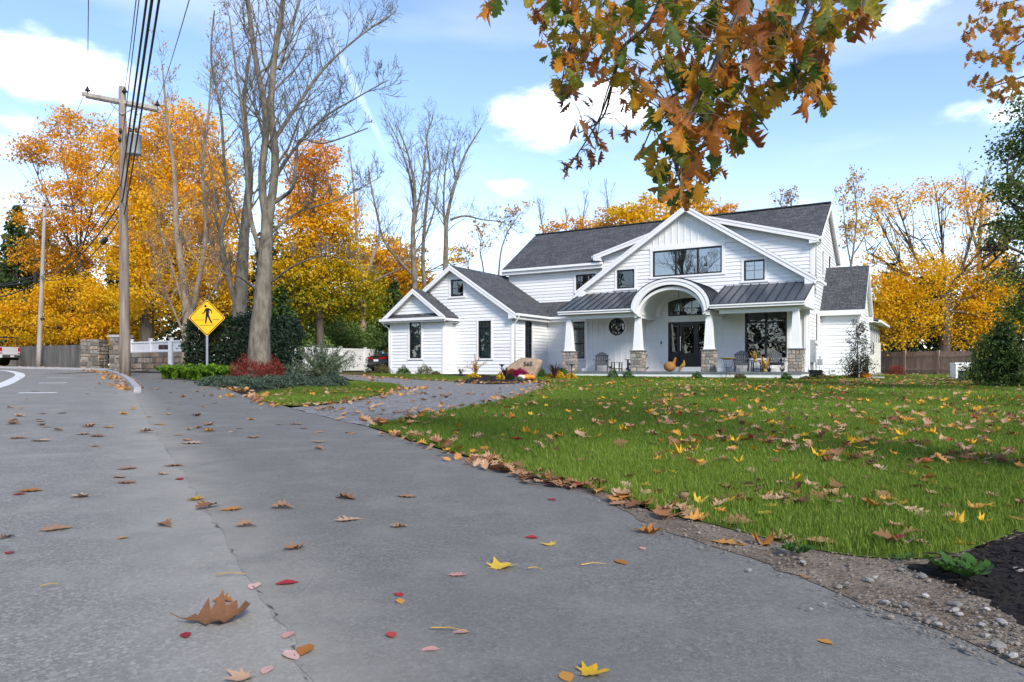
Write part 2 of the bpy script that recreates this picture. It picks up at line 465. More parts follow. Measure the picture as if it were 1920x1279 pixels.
# asphalt: aggregate speckle, broad wear, dust along the pavement seam
SEAM = [GP(*p) for p in [(575, 1279), (540, 1195), (492, 1120), (450, 1060), (420, 1010), (392, 962), (366, 922), (340, 882), (312, 842), (290, 808), (274, 780), (262, 758), (252, 738)]]
sa_, sb_ = Vector((SEAM[1][0], SEAM[1][1], 0)), Vector((SEAM[-1][0], SEAM[-1][1], 0))
sdir = (sb_ - sa_).normalized(); snor = Vector((-sdir.y, sdir.x, 0))
def asphalt(name, base, speck, dust, stain, seamw):
    m, t, b = newmat(name)
    b.inputs['Roughness'].default_value = 0.85; b.inputs['Specular IOR Level'].default_value = 0.25
    g = nd(t, 'ShaderNodeNewGeometry'); P = g.outputs['Position']
    def noise(sc, det, rough=0.6):
        n = nd(t, 'ShaderNodeTexNoise'); n.inputs['Scale'].default_value = sc; n.inputs['Detail'].default_value = det; n.inputs['Roughness'].default_value = rough
        t.links.new(P, n.inputs['Vector']); return n.outputs['Fac']
    def rng_(v, a, b_, c, d):
        r = nd(t, 'ShaderNodeMapRange'); t.links.new(v, r.inputs['Value'])
        for i, q in zip(('From Min', 'From Max', 'To Min', 'To Max'), (a, b_, c, d)): r.inputs[i].default_value = q
        return r.outputs[0]
    def mix(f, a, c):
        mx = nd(t, 'ShaderNodeMix', data_type='RGBA'); t.links.new(f, mx.inputs['Factor'])
        for i, q in ((6, a), (7, c)):
            if isinstance(q, tuple): mx.inputs[i].default_value = c4(q)
            else: t.links.new(q, mx.inputs[i])
        return mx.outputs[2]
    fine = noise(170, 3, 0.7)
    c = mix(rng_(fine, 0.35, 0.68, 0, 1), tuple(q * 0.72 for q in base), tuple(q * 1.25 for q in base))
    vo = nd(t, 'ShaderNodeTexVoronoi'); vo.inputs['Scale'].default_value = 75; t.links.new(P, vo.inputs['Vector'])
    sepc = nd(t, 'ShaderNodeSeparateColor'); t.links.new(vo.outputs['Color'], sepc.inputs[0])
    sp1 = rng_(sepc.outputs[0], 0.80, 0.84, 0, 1); sp2 = rng_(vo.outputs['Distance'], 0.0, 0.36, 1, 0)
    mm = nd(t, 'ShaderNodeMath', operation='MULTIPLY'); t.links.new(sp1, mm.inputs[0]); t.links.new(sp2, mm.inputs[1])
    c = mix(mm.outputs[0], c, speck)
    v2 = nd(t, 'ShaderNodeTexVoronoi'); v2.inputs['Scale'].default_value = 95; t.links.new(P, v2.inputs['Vector'])
    s2 = nd(t, 'ShaderNodeSeparateColor'); t.links.new(v2.outputs['Color'], s2.inputs[0])
    c = mix(rng_(s2.outputs[1], 0.0, 1.0, 0.0, 0.55), c, tuple(q * 0.45 for q in base))
    c = mix(rng_(s2.outputs[2], 0.55, 1.0, 0.0, 0.34), c, speck)
    c = mix(rng_(noise(9, 5, 0.7), 0.42, 0.7, 0, 0.38), c, tuple(q * 0.62 for q in base))
    c = mix(rng_(noise(0.8, 6, 0.65), 0.42, 0.66, 0, 0.75), c, stain)
    c = mix(rng_(noise(2.6, 6), 0.48, 0.70, 0, 0.5), c, tuple(q * 1.3 for q in base))
    # dust by the seam: distance from its line, broken by noise
    sb = nd(t, 'ShaderNodeVectorMath', operation='SUBTRACT'); t.links.new(P, sb.inputs[0]); sb.inputs[1].default_value = (sa_.x, sa_.y, 0)
    dp = nd(t, 'ShaderNodeVectorMath', operation='DOT_PRODUCT'); t.links.new(sb.outputs[0], dp.inputs[0]); dp.inputs[1].default_value = tuple(snor)
    ab = nd(t, 'ShaderNodeMath', operation='ABSOLUTE'); t.links.new(dp.outputs['Value'], ab.inputs[0])
    f1 = rng_(ab.outputs[0], 0.0, seamw, 1, 0)
    f2 = rng_(noise(3.5, 5), 0.25, 0.6, 0.25, 1)
    m2 = nd(t, 'ShaderNodeMath', operation='MULTIPLY'); t.links.new(f1, m2.inputs[0]); t.links.new(f2, m2.inputs[1])
    m3 = nd(t, 'ShaderNodeMath', operation='MULTIPLY'); t.links.new(m2.outputs[0], m3.inputs[0]); m3.inputs[1].default_value = 0.7
    c = mix(m3.outputs[0], c, dust)
    t.links.new(c, b.inputs['Base Color'])
    bp = nd(t, 'ShaderNodeBump'); bp.inputs['Strength'].default_value = 0.55; bp.inputs['Distance'].default_value = 0.006
    t.links.new(fine, bp.inputs['Height']); t.links.new(bp.outputs[0], b.inputs['Normal'])
    return m
M['road'] = asphalt('road_asphalt', (0.246, 0.236, 0.216), (0.58, 0.57, 0.54), (0.34, 0.318, 0.275), (0.185, 0.182, 0.172), 0.55)
M['walk'] = asphalt('pavement_asphalt', (0.186, 0.179, 0.165), (0.34, 0.33, 0.31), (0.33, 0.308, 0.265), (0.150, 0.147, 0.138), 0.40)
def gravelmat():
    m, t, b = newmat('gravel'); b.inputs['Roughness'].default_value = 0.9
    g = nd(t, 'ShaderNodeNewGeometry')
    vo = nd(t, 'ShaderNodeTexVoronoi'); vo.inputs['Scale'].default_value = 26; t.links.new(g.outputs['Position'], vo.inputs['Vector'])
    hs = nd(t, 'ShaderNodeSeparateColor'); t.links.new(vo.outputs['Color'], hs.inputs[0])
    rp = nd(t, 'ShaderNodeValToRGB'); t.links.new(hs.outputs[0], rp.inputs[0])
    rp.color_ramp.elements[0].color = (0.10, 0.098, 0.096, 1); rp.color_ramp.elements[1].color = (0.34, 0.33, 0.315, 1)
    t.links.new(rp.outputs[0], b.inputs['Base Color'])
    bp = nd(t, 'ShaderNodeBump'); bp.inputs['Strength'].default_value = 1; bp.inputs['Distance'].default_value = 0.03; bp.invert = True
    t.links.new(vo.outputs['Distance'], bp.inputs['Height']); t.links.new(bp.outputs[0], b.inputs['Normal'])
    return m
M['gravel'] = gravelmat()
M['soil'] = pm('sandy_soil', (0.165, 0.122, 0.085), 0.95, 0.35, 5, 0.9, 60, 0.1, world=True, col2=(0.26, 0.215, 0.17))
M['mulchsheet'] = pm('dark_mulch', (0.022, 0.019, 0.018), 0.95, 0.5, 14, 1.0, 45, 0.1, world=True)
M['turf'] = pm('turf', (0.115, 0.165, 0.028), 0.95, 0.35, 3, 0.6, 60, 0.05, world=True)
M['litter'] = pm('leaf_litter_ground', (0.16, 0.10, 0.05), 0.95, 0.45, 1.2, 0.9, 12, 0.05, world=True, col2=(0.09, 0.11, 0.035))

# ------------------------------------------------------------------ ground sheets
def sheet(name, outline, lift, mat, step, label=None, kind='structure', thick=0):
    """polygon in plan, draped on the ground, with interior points so it follows the rise"""
    pts = [Vector((x, y)) for x, y in outline]
    # densify the rim
    rim = []
    n = len(pts)
    for i in range(n):
        a, b = pts[i], pts[(i + 1) % n]
        k = max(1, int((b - a).length / step))
        for j in range(k): rim.append(a.lerp(b, j / k))
    xs = [p.x for p in rim]; ys = [p.y for p in rim]
    gx = np.arange(min(xs) + step / 2, max(xs), step); gy = np.arange(min(ys) + step / 2, max(ys), step)
    A = np.array([(p.x, p.y) for p in rim])
    X, Y = np.meshgrid(gx, gy); Q = np.stack([X.ravel(), Y.ravel()], 1)
    ins = inpoly(Q, A)
    Q = Q[ins]
    V2 = rim + [Vector((float(a), float(b))) for a, b in Q]
    edges = [(i, (i + 1) % len(rim)) for i in range(len(rim))]
    vo, eo, fo, *_ = delaunay_2d_cdt(V2, edges, [], 1, 1e-5)
    V3 = [(p.x, p.y, gz(p.x, p.y) + lift) for p in vo]
    o = mk(name, V3, [tuple(f) for f in fo], mat, None, True)
    tag(o, label, None, None, kind)
    # faces upward
    me = o.data
    if sum(p.normal.z for p in me.polygons) < 0: me.flip_normals()
    return o
def inpoly(Q, A):
    x, y = Q[:, 0], Q[:, 1]; ins = np.zeros(len(Q), bool)
    j = len(A) - 1
    for i in range(len(A)):
        xi, yi = A[i]; xj, yj = A[j]
        c = ((yi > y) != (yj > y)) & (x < (xj - xi) * (y - yi) / (yj - yi + 1e-12) + xi)
        ins ^= c; j = i
    return ins
def smooth_line(P, k=6):
    P = [Vector((p[0], p[1])) for p in P]; o = []
    for i in range(len(P) - 1):
        p0, p1, p2, p3 = P[max(i - 1, 0)], P[i], P[i + 1], P[min(i + 2, len(P) - 1)]
        for j in range(k):
            t = j / k
            q = 0.5 * ((2 * p1) + (p2 - p0) * t + (2 * p0 - 5 * p1 + 4 * p2 - p3) * t * t + (3 * p1 - p0 - 3 * p2 + p3) * t ** 3)
            o.append((q.x, q.y))
    o.append((P[-1].x, P[-1].y)); return o
def ragged(P, step, amp, seed=1, closed=True):
    r = random.Random(seed); o = []; n = len(P)
    for i in range(n if closed else n - 1):
        a, b = Vector(P[i]), Vector(P[(i + 1) % n]); k = max(1, min(40, int((b - a).length / step)))
        for j in range(k):
            q = a.lerp(b, j / k); o.append((q.x + r.gauss(0, amp * .5), q.y + r.gauss(0, amp * .5)))
    return o
def pip(x, y, P):
    ins = False; j = len(P) - 1
    for i in range(len(P)):
        xi, yi = P[i]; xj, yj = P[j]
        if (yi > y) != (yj > y) and x < (xj - xi) * (y - yi) / (yj - yi) + xi: ins = not ins
        j = i
    return ins
def wob(P, a, seed=1):
    r = random.Random(seed); return [(x + r.uniform(-a, a), y + r.uniform(-a, a)) for x, y in P]

# base terrain to the horizon
gx = np.concatenate([np.linspace(-600, -70, 14), np.linspace(-60, 60, 61), np.linspace(70, 600, 14)])
gy = np.concatenate([np.linspace(-120, -14, 8), np.linspace(-10, 90, 51), np.linspace(100, 900, 14)])
X, Y = np.meshgrid(gx, gy)
Z = ground(X, Y) - 0.04
nx, ny = len(gx), len(gy)
idx = np.arange(nx * ny).reshape(ny, nx)
Fq = np.stack([idx[:-1, :-1].ravel(), idx[:-1, 1:].ravel(), idx[1:, 1:].ravel(), idx[1:, :-1].ravel()], 1)
tag(mknp('ground', np.stack([X.ravel(), Y.ravel(), Z.ravel()], 1), Fq, M['litter'], None, True), kind='structure')

KERB = [GP(*p) for p in [(250, 736), (244, 727), (236, 717), (226, 709), (212, 702), (194, 697), (168, 694)]]
KERB += [(-38, 44.5), (-52, 47), (-80, 49)]
KERB = smooth_line(KERB, 5)
SEAM_S = smooth_line([(1.9, -6), (0.75, -1.0)] + SEAM, 4)
road_poly = [(x + .12, y + .02) for x, y in SEAM_S] + KERB[1:] + [(-95, 30), (-60, 6), (-40, -14), (4, -14)]
sheet('road', road_poly, 0.0, M['road'], 1.6)

LAWN_EDGE_PX = [(690, 801), (730, 812), (770, 826), (835, 845), (900, 864), (950, 881), (1000, 897), (1050, 908), (1100, 917), (1150, 930), (1190, 945), (1230, 962), (1290, 975), (1340, 987), (1420, 1008), (1500, 1028),
                (1580, 1043), (1650, 1050), (1720, 1051), (1790, 1042), (1850, 1022), (1905, 1003), (1960, 985)]
LAWN_EDGE = smooth_line([GP(*p) for p in LAWN_EDGE_PX] + [(3.4, 4.6), (4.6, 4.3), (6.2, 3.2), (9, 2.4), (16, 2.0)], 4)
GRAVEL_R = smooth_line([GP(*p) for p in [(690, 801), (745, 790), (800, 778), (860, 768), (920, 757), (975, 744), (1010, 731), (1022, 722)]], 4)
# pavement apron: between the seam and the lawn, out past the camera on the right
WALK_EDGE_PX = [(690, 801), (770, 827), (900, 866), (1000, 899), (1100, 922), (1170, 950), (1230, 985), (1330, 1015), (1420, 1045), (1520, 1085), (1640, 1130), (1760, 1175), (1900, 1235), (1990, 1275)]
APRON_L = [GP(*p) for p in [(545, 765), (500, 752), (455, 738), (420, 726), (395, 715), (368, 706), (335, 699), (300, 697), (262, 697)]]
walk_poly = ragged(SEAM_S[:-2], .07, .022, 8, False) + [SEAM_S[-2]] + [(a[0] + .14, a[1]) for a in KERB[:27]] + [GP(262, 694)] + smooth_line(APRON_L[::-1], 4)[1:] + smooth_line([APRON_L[0], GP(580, 775), GP(630, 787), GP(690, 801)], 3)[1:-1] + smooth_line([GP(*p) for p in WALK_EDGE_PX], 4) + [(3.2, 1.1), (7, -3), (7, -8), (2.3, -8)]
sheet('sidewalk', walk_poly, 0.0018, M['walk'], 1.2)
# bare soil verge between pavement and lawn
soil_poly = smooth_line([GP(*p) for p in [(1040, 912), (1120, 920), (1180, 944), (1240, 965), (1340, 984), (1500, 1024), (1650, 1046), (1790, 1038), (1930, 995)]], 4) + [(3.6, 4.2), (9, 2.2), (9, 0), (3.6, 1.0)] + [GP(*p) for p in [(2000, 1290), (1900, 1242), (1760, 1184), (1640, 1140), (1520, 1094), (1420, 1054), (1330, 1024), (1230, 994), (1160, 952), (1100, 924)]]
sheet('soil_verge', ragged(soil_poly, .05, .018, 4), 0.0045, M['soil'], 0.5)
mulch_poly = smooth_line([GP(*p) for p in [(1700, 1058), (1790, 1046), (1850, 1026), (1930, 1000)]], 4) + [(3.3, 4.5), (4.6, 4.2), (5.4, 3.2), (4.8, 2.2), (3.4, 1.7)] + [GP(*p) for p in [(2010, 1200), (1920, 1175), (1850, 1130), (1790, 1100), (1730, 1082)]]
sheet('mulch_bed', ragged(mulch_poly, .06, .03, 5), 0.0065, M['mulchsheet'], 0.4)
gravel_poly = [APRON_L[0]] + smooth_line([APRON_L[0], GP(580, 775), GP(630, 787), GP(690, 801)], 3)[1:-1] + GRAVEL_R + [GP(*p) for p in [(1000, 717), (900, 713), (800, 710), (715, 706), (640, 702)]] + [(-12, 41), (-14, 44), (-9, 48), (-17, 48), (-18, 40)] + [GP(*p) for p in [(600, 706), (640, 711), (700, 716), (750, 726), (720, 741), (640, 757)]]
sheet('gravel_driveway', ragged(gravel_poly, .25, .05, 6), 0.006, M['gravel'], 1.2)
LAWN = LAWN_EDGE + [(30, 4), (34, 20), (34, 41), (14, 41), (10, 36), (-1.5, 36.5)] + [GP(1000, 712), GP(1030, 716)] + GRAVEL_R[::-1][:-1]
sheet('lawn', LAWN, 0.009, M['turf'], 1.2)
# left verge: bed with shrubs and a tongue of grass
TONGUE = smooth_line([GP(*p) for p in [(455, 741), (500, 755), (550, 762), (620, 757), (690, 746), (752, 728), (735, 721), (690, 718), (640, 718), (580, 727), (520, 733), (455, 741)]], 4)[:-1]
bed_poly = [GP(*p) for p in [(262, 696), (300, 698), (335, 700), (368, 707), (395, 716), (420, 727), (455, 741), (520, 735), (580, 729), (640, 720), (655, 712), (640, 704)]] + [(-11, 34), (-20, 34), (-19, 29)]
sheet('planting_bed', bed_poly, 0.008, M['mulchsheet'], 1.0)
sheet('grass_tongue', TONGUE, 0.012, M['turf'], 0.8)
STRIP = [GP(*p) for p in [(692, 705), (760, 711), (850, 716), (870, 714), (880, 708), (790, 703.5), (700, 702)]]
sheet('grass_strip', smooth_line(STRIP + [STRIP[0]], 3)[:-1], 0.012, M['turf'], 0.8)
HBED = [GP(*p) for p in [(850, 717), (905, 721), (960, 720), (1000, 717), (1060, 712.5), (1120, 711.5)]] + [(2.5, 36.6), (-4, 39.6)] + [GP(880, 708)]
sheet('house_bed', smooth_line(HBED + [HBED[0]], 3)[:-1], 0.015, M['mulchsheet'], 0.6)

# granite kerb, in stones
def kerb_piece(P, name, par):
    mb = MB(); o = []
    for i, (x, y) in enumerate(P):
        a = Vector(P[max(i - 1, 0)]); b = Vector(P[min(i + 1, len(P) - 1)])
        t = (b - a).normalized(); nrm = Vector((t.y, -t.x))
        z = gz(x, y)
        o.append([(x, y, z - .05), (x + nrm.x * .15, y + nrm.y * .15, z - .05), (x + nrm.x * .15, y + nrm.y * .15, z + .115), (x + .012 * nrm.x, y + .012 * nrm.y, z + .11)])
    V = [q for r_ in o for q in r_]; n = len(o)
    Fc = [(0, 1, 2, 3), tuple((n - 1) * 4 + k for k in (3, 2, 1, 0))]
    for i in range(n - 1):
        for k in range(4):
            k2 = (k + 1) % 4; Fc.append((i * 4 + k, (i + 1) * 4 + k, (i + 1) * 4 + k2, i * 4 + k2))
    return mk(name, V, Fc, M['kerb'], par)
kroot = tag(empty('kerb'), kind='structure')
KD = [Vector(p) for p in KERB]
acc = [KD[0]]; L = 0; seg = [KD[0]]
for a, b in zip(KD, KD[1:]):
    seg.append(b); L += (b - a).length
    if L > 1.7:
        e = seg[-1]; d = (seg[-1] - seg[-2]).normalized() * 0.012
        kerb_piece([tuple(p) for p in seg[:-1]] + [tuple(e - d)], 'kerb_stone', kroot)
        seg = [e]; L = 0
# pavement crack along the seam
cr = random.Random(3); cv = []; cf = []
CRK = smooth_line(SEAM, 14)
for i, (x, y) in enumerate(CRK):
    w_ = max(0.0, cr.gauss(-0.0018, 0.0030)) + 0.0002
    ox, oy = snor.x * cr.uniform(-.012, .012), snor.y * cr.uniform(-.012, .012)
    z = gz(x, y) + 0.0045
    cv += [(x + ox - snor.x * w_, y + oy - snor.y * w_, z), (x + ox + snor.x * w_, y + oy + snor.y * w_, z)]
    if i and cr.random() < .72 and math.sin(i * .31) > -.55: cf.append((2 * i - 2, 2 * i - 1, 2 * i + 1, 2 * i))
tag(mk('pavement_crack', cv, cf, pm('crack_dirt', (0.12, 0.108, 0.093), 0.95, 0.4, 60, 0.5, 120, 0.1, world=True)), kind='structure')
# painted markings on the road
def strip(P, wd, name):
    P = [Vector(p) for p in P]; V = []; Fc = []
    for i, p in enumerate(P):
        t = (P[min(i + 1, len(P) - 1)] - P[max(i - 1, 0)]).normalized(); n_ = Vector((-t.y, t.x)) * wd / 2
        for q in (p - n_, p + n_): V.append((q.x, q.y, gz(q.x, q.y) + 0.004))
        if i: Fc.append((2 * i - 2, 2 * i - 1, 2 * i + 1, 2 * i))
    o = mk(name, V, Fc, M['paint']); tag(o, kind='structure')
    if sum(p.normal.z for p in o.data.polygons) < 0: o.data.flip_normals()
    return o
strip(smooth_line([GP(*p) for p in [(-90, 742), (-30, 731), (5, 721.5), (24, 713), (37, 705.5), (36, 701), (25, 697.5), (8, 695), (-30, 693.2)]], 5), 0.32, 'road_marking')
for a, b in [((35, 737), (107, 736.5)), ((72, 718.5), (126, 718)), ((88, 708), (134, 707.6))]:
    strip([GP(*a), GP(*b)], 0.3, 'road_marking')
# ------------------------------------------------------------------ the house (local x along the front, y into the depth)
_u = Vector((CX + 1250.0, -F)).normalized()
HU, HV = _u, Vector((-_u.y, _u.x))
H0 = Vector(((1290 - CX) / F * 33.0, 33.0))
house = empty('house', (H0.x, H0.y, 0), math.atan2(HU.y, HU.x))
tag(house, 'white clapboard farmhouse with dark shingle roofs and an arched front porch', 'house')
def HP(u, s, z=0.0):
    """house coordinates to world"""
    p = H0 + HU * u + HV * s
    return Vector((p.x, p.y, z))
class Fr:
    """wall frame: a along the wall, n outward, z up (house coordinates)"""
    def __init__(s, o, a, n): s.o, s.a, s.n = Vector(o), Vector(a), Vector(n)
    def __call__(s, a, n, z):
        p = s.o + s.a * a + s.n * n
        return (p.x, p.y, z)
def front(sp): return Fr((0, sp), (1, 0), (0, -1))
def right(up): return Fr((up, 0), (0, 1), (1, 0))
def fbox(mb, fr, a0, a1, n0, n1, z0, z1):
    P = [fr(a0, n1, z0), fr(a1, n1, z0), fr(a1, n0, z0), fr(a0, n0, z0), fr(a0, n1, z1), fr(a1, n1, z1), fr(a1, n0, z1), fr(a0, n0, z1)]
    return mb.hexa(P)
EXP = 0.178
clap_n = 0
def wall(fr, poly, holes=(), th=0.14, name='wall'):
    """sheathing behind the boards; openings are left by building it in cells"""
    mb = MB()
    if not holes:
        mb.prism([fr(a, 0, z) for a, z in poly], Vector(fr(0, -th, 0)) - Vector(fr(0, 0, 0)))
    else:
        zs = sorted({z for _, z in poly} | {z for h in holes for z in h[2:]})
        def lim(z):
            xs = []
            n = len(poly)
            for i in range(n):
                (a0, z0), (a1, z1) = poly[i], poly[(i + 1) % n]
                if abs(z1 - z0) < 1e-9: continue
                if min(z0, z1) - 1e-9 <= z <= max(z0, z1) + 1e-9: xs.append(a0 + (a1 - a0) * (z - z0) / (z1 - z0))
            return min(xs), max(xs)
        for z0, z1 in zip(zs, zs[1:]):
            if z1 - z0 < 1e-4: continue
            e = 1e-5
            l0, r0 = lim(z0 + e); l1, r1 = lim(z1 - e)
            cuts = sorted((h[0], h[1]) for h in holes if h[2] < z1 - 1e-4 and h[3] > z0 + 1e-4)
            segs = []; cur = None
            for h in cuts:
                segs.append((cur, h[0])); cur = h[1]
            segs.append((cur, None))
            for a, b in segs:
                A0, A1 = (l0, l1) if a is None else (a, a); B0, B1 = (r0, r1) if b is None else (b, b)
                mb.prism([fr(A0, 0, z0), fr(B0, 0, z0), fr(B1, 0, z1), fr(A1, 0, z1)], Vector(fr(0, -th, 0)) - Vector(fr(0, 0, 0)))
    return mb.build(name, M['siding'], house)
def boards(wl_, fr, z0, z1, amin, amax, holes=(), start=None):
    """lapped clapboards, each its own piece"""
    global clap_n
    z = z0 if start is None else start
    while z < z1 - 0.03:
        zt = min(z + EXP, z1)
        a0, b0 = amin(z), amax(z); a1, b1 = amin(zt), amax(zt)
        if b0 - a0 > 0.06:
            if b1 - a1 < 0.02:
                m_ = (a1 + b1) / 2; a1, b1 = m_ - .01, m_ + .01
            segs = [(a0, b0, a1, b1)]
            for h in holes:
                ov = min(zt, h[3]) - max(z, h[2])
                if ov < 0.5 * (zt - z): continue
                ns = []
                for p in segs:
                    if h[1] <= min(p[0], p[2]) or h[0] >= max(p[1], p[3]): ns.append(p); continue
                    if h[0] > p[0] + .03: ns.append((p[0], h[0], p[2], h[0]))
                    if h[1] < p[1] - .03: ns.append((h[1], p[1], h[1], p[3]))
                segs = ns
            for (p, q, r_, t_) in segs:
                mb = MB()
                mb.hexa([fr(p, .040, z), fr(q, .040, z), fr(q, .001, z), fr(p, .001, z), fr(r_, .010, zt + .012), fr(t_, .010, zt + .012), fr(t_, .001, zt + .012), fr(r_, .001, zt + .012)])
                mb.build('clapboard', M['siding'], wl_); clap_n += 1
        z += EXP
def trim(fr, a0, a1, z0, z1, n=0.055, name='corner_trim', par=None, n0=0.0):
    mb = MB(); fbox(mb, fr, a0, a1, n0, n, z0, z1); return mb.build(name, M['white'], par or house)
def window(fr, a0, a1, z0, z1, cols=1, rows=(), style='blind', casing=0.11, sill=True, munt=(), pane='glass', label=None):
    """frame in a real opening: casing proud of the boards, glass set back, a dark room or a shade behind"""
    fw = 0.075
    mb = MB()
    fbox(mb, fr, a0, a1, -.07, .012, z0, z0 + fw); fbox(mb, fr, a0, a1, -.07, .012, z1 - fw, z1)
    fbox(mb, fr, a0, a0 + fw, -.07, .0119, z0 + fw, z1 - fw); fbox(mb, fr, a1 - fw, a1, -.07, .0119, z0 + fw, z1 - fw)
    wp = mb.build('window', M['black'], house)
    if label: wp['label'] = label
    for (p, q, r_, t_) in [(a0 - casing, a0, z0, z1), (a1, a1 + casing, z0, z1), (a0 - casing - .02, a1 + casing + .02, z1, z1 + casing * 1.15)]:
        trim(fr, p, q, r_, t_, .055, 'casing', wp)
    if sill: trim(fr, a0 - casing - .05, a1 + casing + .05, z0 - .09, z0, .075, 'sill', wp)
    xs = [a0 + fw + (a1 - a0 - 2 * fw) * i / cols for i in range(cols + 1)]
    zs = [z0 + fw] + list(rows) + [z1 - fw]
    mb = MB()
    if cols > 1 or rows:
        for x in xs[1:-1]: fbox(mb, fr, x - .045, x + .045, -.065, .008, z0 + fw, z1 - fw)
        for z in rows: fbox(mb, fr, a0 + fw, a1 - fw, -.065, .004, z - .035, z + .035)
        mb.build('sash', M['black'], wp)
    for i in range(cols):
        for j in range(len(zs) - 1):
            mb = MB(); fbox(mb, fr, xs[i] + .001, xs[i + 1] - .001, -.045, -.037, zs[j] + .001, zs[j + 1] - .001)
            mb.build('pane', M[pane], wp)
    if munt:
        mb = MB()
        for (p, q, r_, t_) in munt: fbox(mb, fr, p, q, -.036, -.026, r_, t_)
        mb.build('muntin', M['black'], wp)
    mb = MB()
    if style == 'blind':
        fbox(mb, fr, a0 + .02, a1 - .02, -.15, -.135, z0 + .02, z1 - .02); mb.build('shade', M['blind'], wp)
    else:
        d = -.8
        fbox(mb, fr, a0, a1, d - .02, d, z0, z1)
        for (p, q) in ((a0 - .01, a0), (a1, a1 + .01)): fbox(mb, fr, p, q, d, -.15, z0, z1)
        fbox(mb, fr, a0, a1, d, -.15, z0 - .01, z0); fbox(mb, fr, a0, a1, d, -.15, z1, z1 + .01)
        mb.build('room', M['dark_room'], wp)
    return wp
def slabroof(P, mat, name='roof', th=0.14, soff=True):
    mb = MB().slab(P, th); r_ = mb.build(name, mat, house)
    if soff:
        Q = [Vector(p) - Vector((0, 0, th + .002)) for p in P]
        MB().slab(Q, .03).build('soffit', M['soffit'], r_)
    return r_
def fascia(p, q, wd, h, par, name='fascia', mat='white'):
    return MB().bar(p, q, wd, h).build(name, M[mat], par)

BASE = 0.28
# ---- front gable block (s = 2.2), also the porch's back wall
UL, UR, UC = -6.2, 4.75, -0.72
SG = 2.2
fg = front(SG)
SL = 0.655
RZ = 8.62
gh = [(-1.7, .26, .75, 4.16), (-4.89, -3.97, 2.36, 3.28), (2.03, 3.91, 1.16, 3.31), (-2.5, .96, 5.25, 6.55), (-4.44, -3.47, 4.77, 5.74), (1.98, 2.93, 4.78, 5.74)]
ztop = lambda u: RZ - .2 - SL * abs(u - UC)
gw = wall(fg, [(UL, BASE), (UR, BASE), (UR, ztop(UR)), (UC, ztop(UC)), (UL, ztop(UL))], gh)
gmin = lambda z: max(UL + .12, UC - (RZ - .2 - z) / SL) if z > ztop(UL) - .02 else UL + .12
gmax = lambda z: min(UR - .12, UC + (RZ - .2 - z) / SL) if z > ztop(UR) - .02 else UR - .12
boards(gw, fg, 4.30, 6.60, gmin, gmax, [(h[0] - .1, h[1] + .1, h[2] - .09, h[3] + .12) for h in gh[3:]])
trim(fg, UL, UL + .12, .52, 5.0, .052); trim(fg, UR - .12, UR, .52, 4.95, .052)
trim(fg, gmin(6.66) + .02, gmax(6.66) - .02, 6.66, 6.80, .045, 'band')
# vertical boards in the gable peak and under the porch
def vboards(par, fr, a0, a1, zlo, zhi, step, holes=(), wd=0.045):
    a = a0
    while a < a1:
        lo, hi = zlo(a), zhi(a)
        segs = [(lo, hi)]
        for h in holes:
            if h[0] - .13 < a < h[1] + .13:
                ns = []
                for p, q in segs:
                    if h[2] > q or h[3] < p: ns.append((p, q)); continue
                    if h[2] - .1 > p + .1: ns.append((p, h[2] - .1))
                    if h[3] + .12 < q - .1: ns.append((h[3] + .12, q))
                segs = ns
        for p, q in segs:
            if q - p > .08: trim(fr, a - wd / 2, a + wd / 2, p, q, .022, 'batten', par)
        a += step
vboards(gw, fg, UC - 2.6 + .18, UC + 2.6, lambda a: 6.80, lambda a: ztop(a) - .10, .325)
vboards(gw, fg, UL + .35, UR - .2, lambda a: .53, lambda a: 3.3 if abs(a - UC) > 1.5 else 4.2, .325, gh[:3])
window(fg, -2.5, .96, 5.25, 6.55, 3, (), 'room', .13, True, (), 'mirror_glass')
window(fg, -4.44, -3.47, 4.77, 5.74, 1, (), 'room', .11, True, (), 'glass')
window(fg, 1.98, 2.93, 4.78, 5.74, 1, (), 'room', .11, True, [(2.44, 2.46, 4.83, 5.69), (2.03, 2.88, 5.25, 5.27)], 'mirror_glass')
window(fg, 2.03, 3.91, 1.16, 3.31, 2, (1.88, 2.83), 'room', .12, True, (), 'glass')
# roof of the front gable
E0, E1 = 1.82, 4.35
dz = lambda du: RZ - SL * du
W_ = 5.92
rl = slabroof([(UC - W_, E0, dz(W_)), (UC, E0, RZ), (UC, E1, RZ), (UC - W_, E1, dz(W_))], M['shingle_y'])
rr = slabroof([(UC, E0, RZ), (UC + W_, E0, dz(W_)), (UC + W_, E1, dz(W_)), (UC, E1, RZ)], M['shingle_y'])
for sg_, par in ((-1, rl), (1, rr)):
    fascia((UC, E0 - .022, RZ - .17), (UC + sg_ * W_, E0 - .022, dz(W_) - .17), .04, .30, par, 'rake_board')
    fascia((UC, E0 - .047, RZ - .085), (UC + sg_ * W_, E0 - .047, dz(W_) - .085), .04, .10, par, 'drip_board')
    fascia((UC, E0 + .19, RZ - .21), (UC + sg_ * (W_ - .35), E0 + .19, dz(W_ - .35) - .21), .36, .05, par, 'rake_soffit')
    mb = MB(); x0 = UC + sg_ * W_; x1 = x0 - sg_ * .48
    mb.prism([(x0, E0 - .03, dz(W_) - .30), (x1, E0 - .03, dz(W_) - .36), (x1, E0 - .03, dz(W_ - .48) - .2), (x0, E0 - .03, dz(W_) - .12)], (0, .40, 0)); mb.build('eave_return', M['white'], par)
    fascia((x0 + sg_ * .06, E0 + .02, dz(W_) - .13), (x0 + sg_ * .06, E1 - .25, dz(W_) - .13), .11, .12, par, 'gutter')
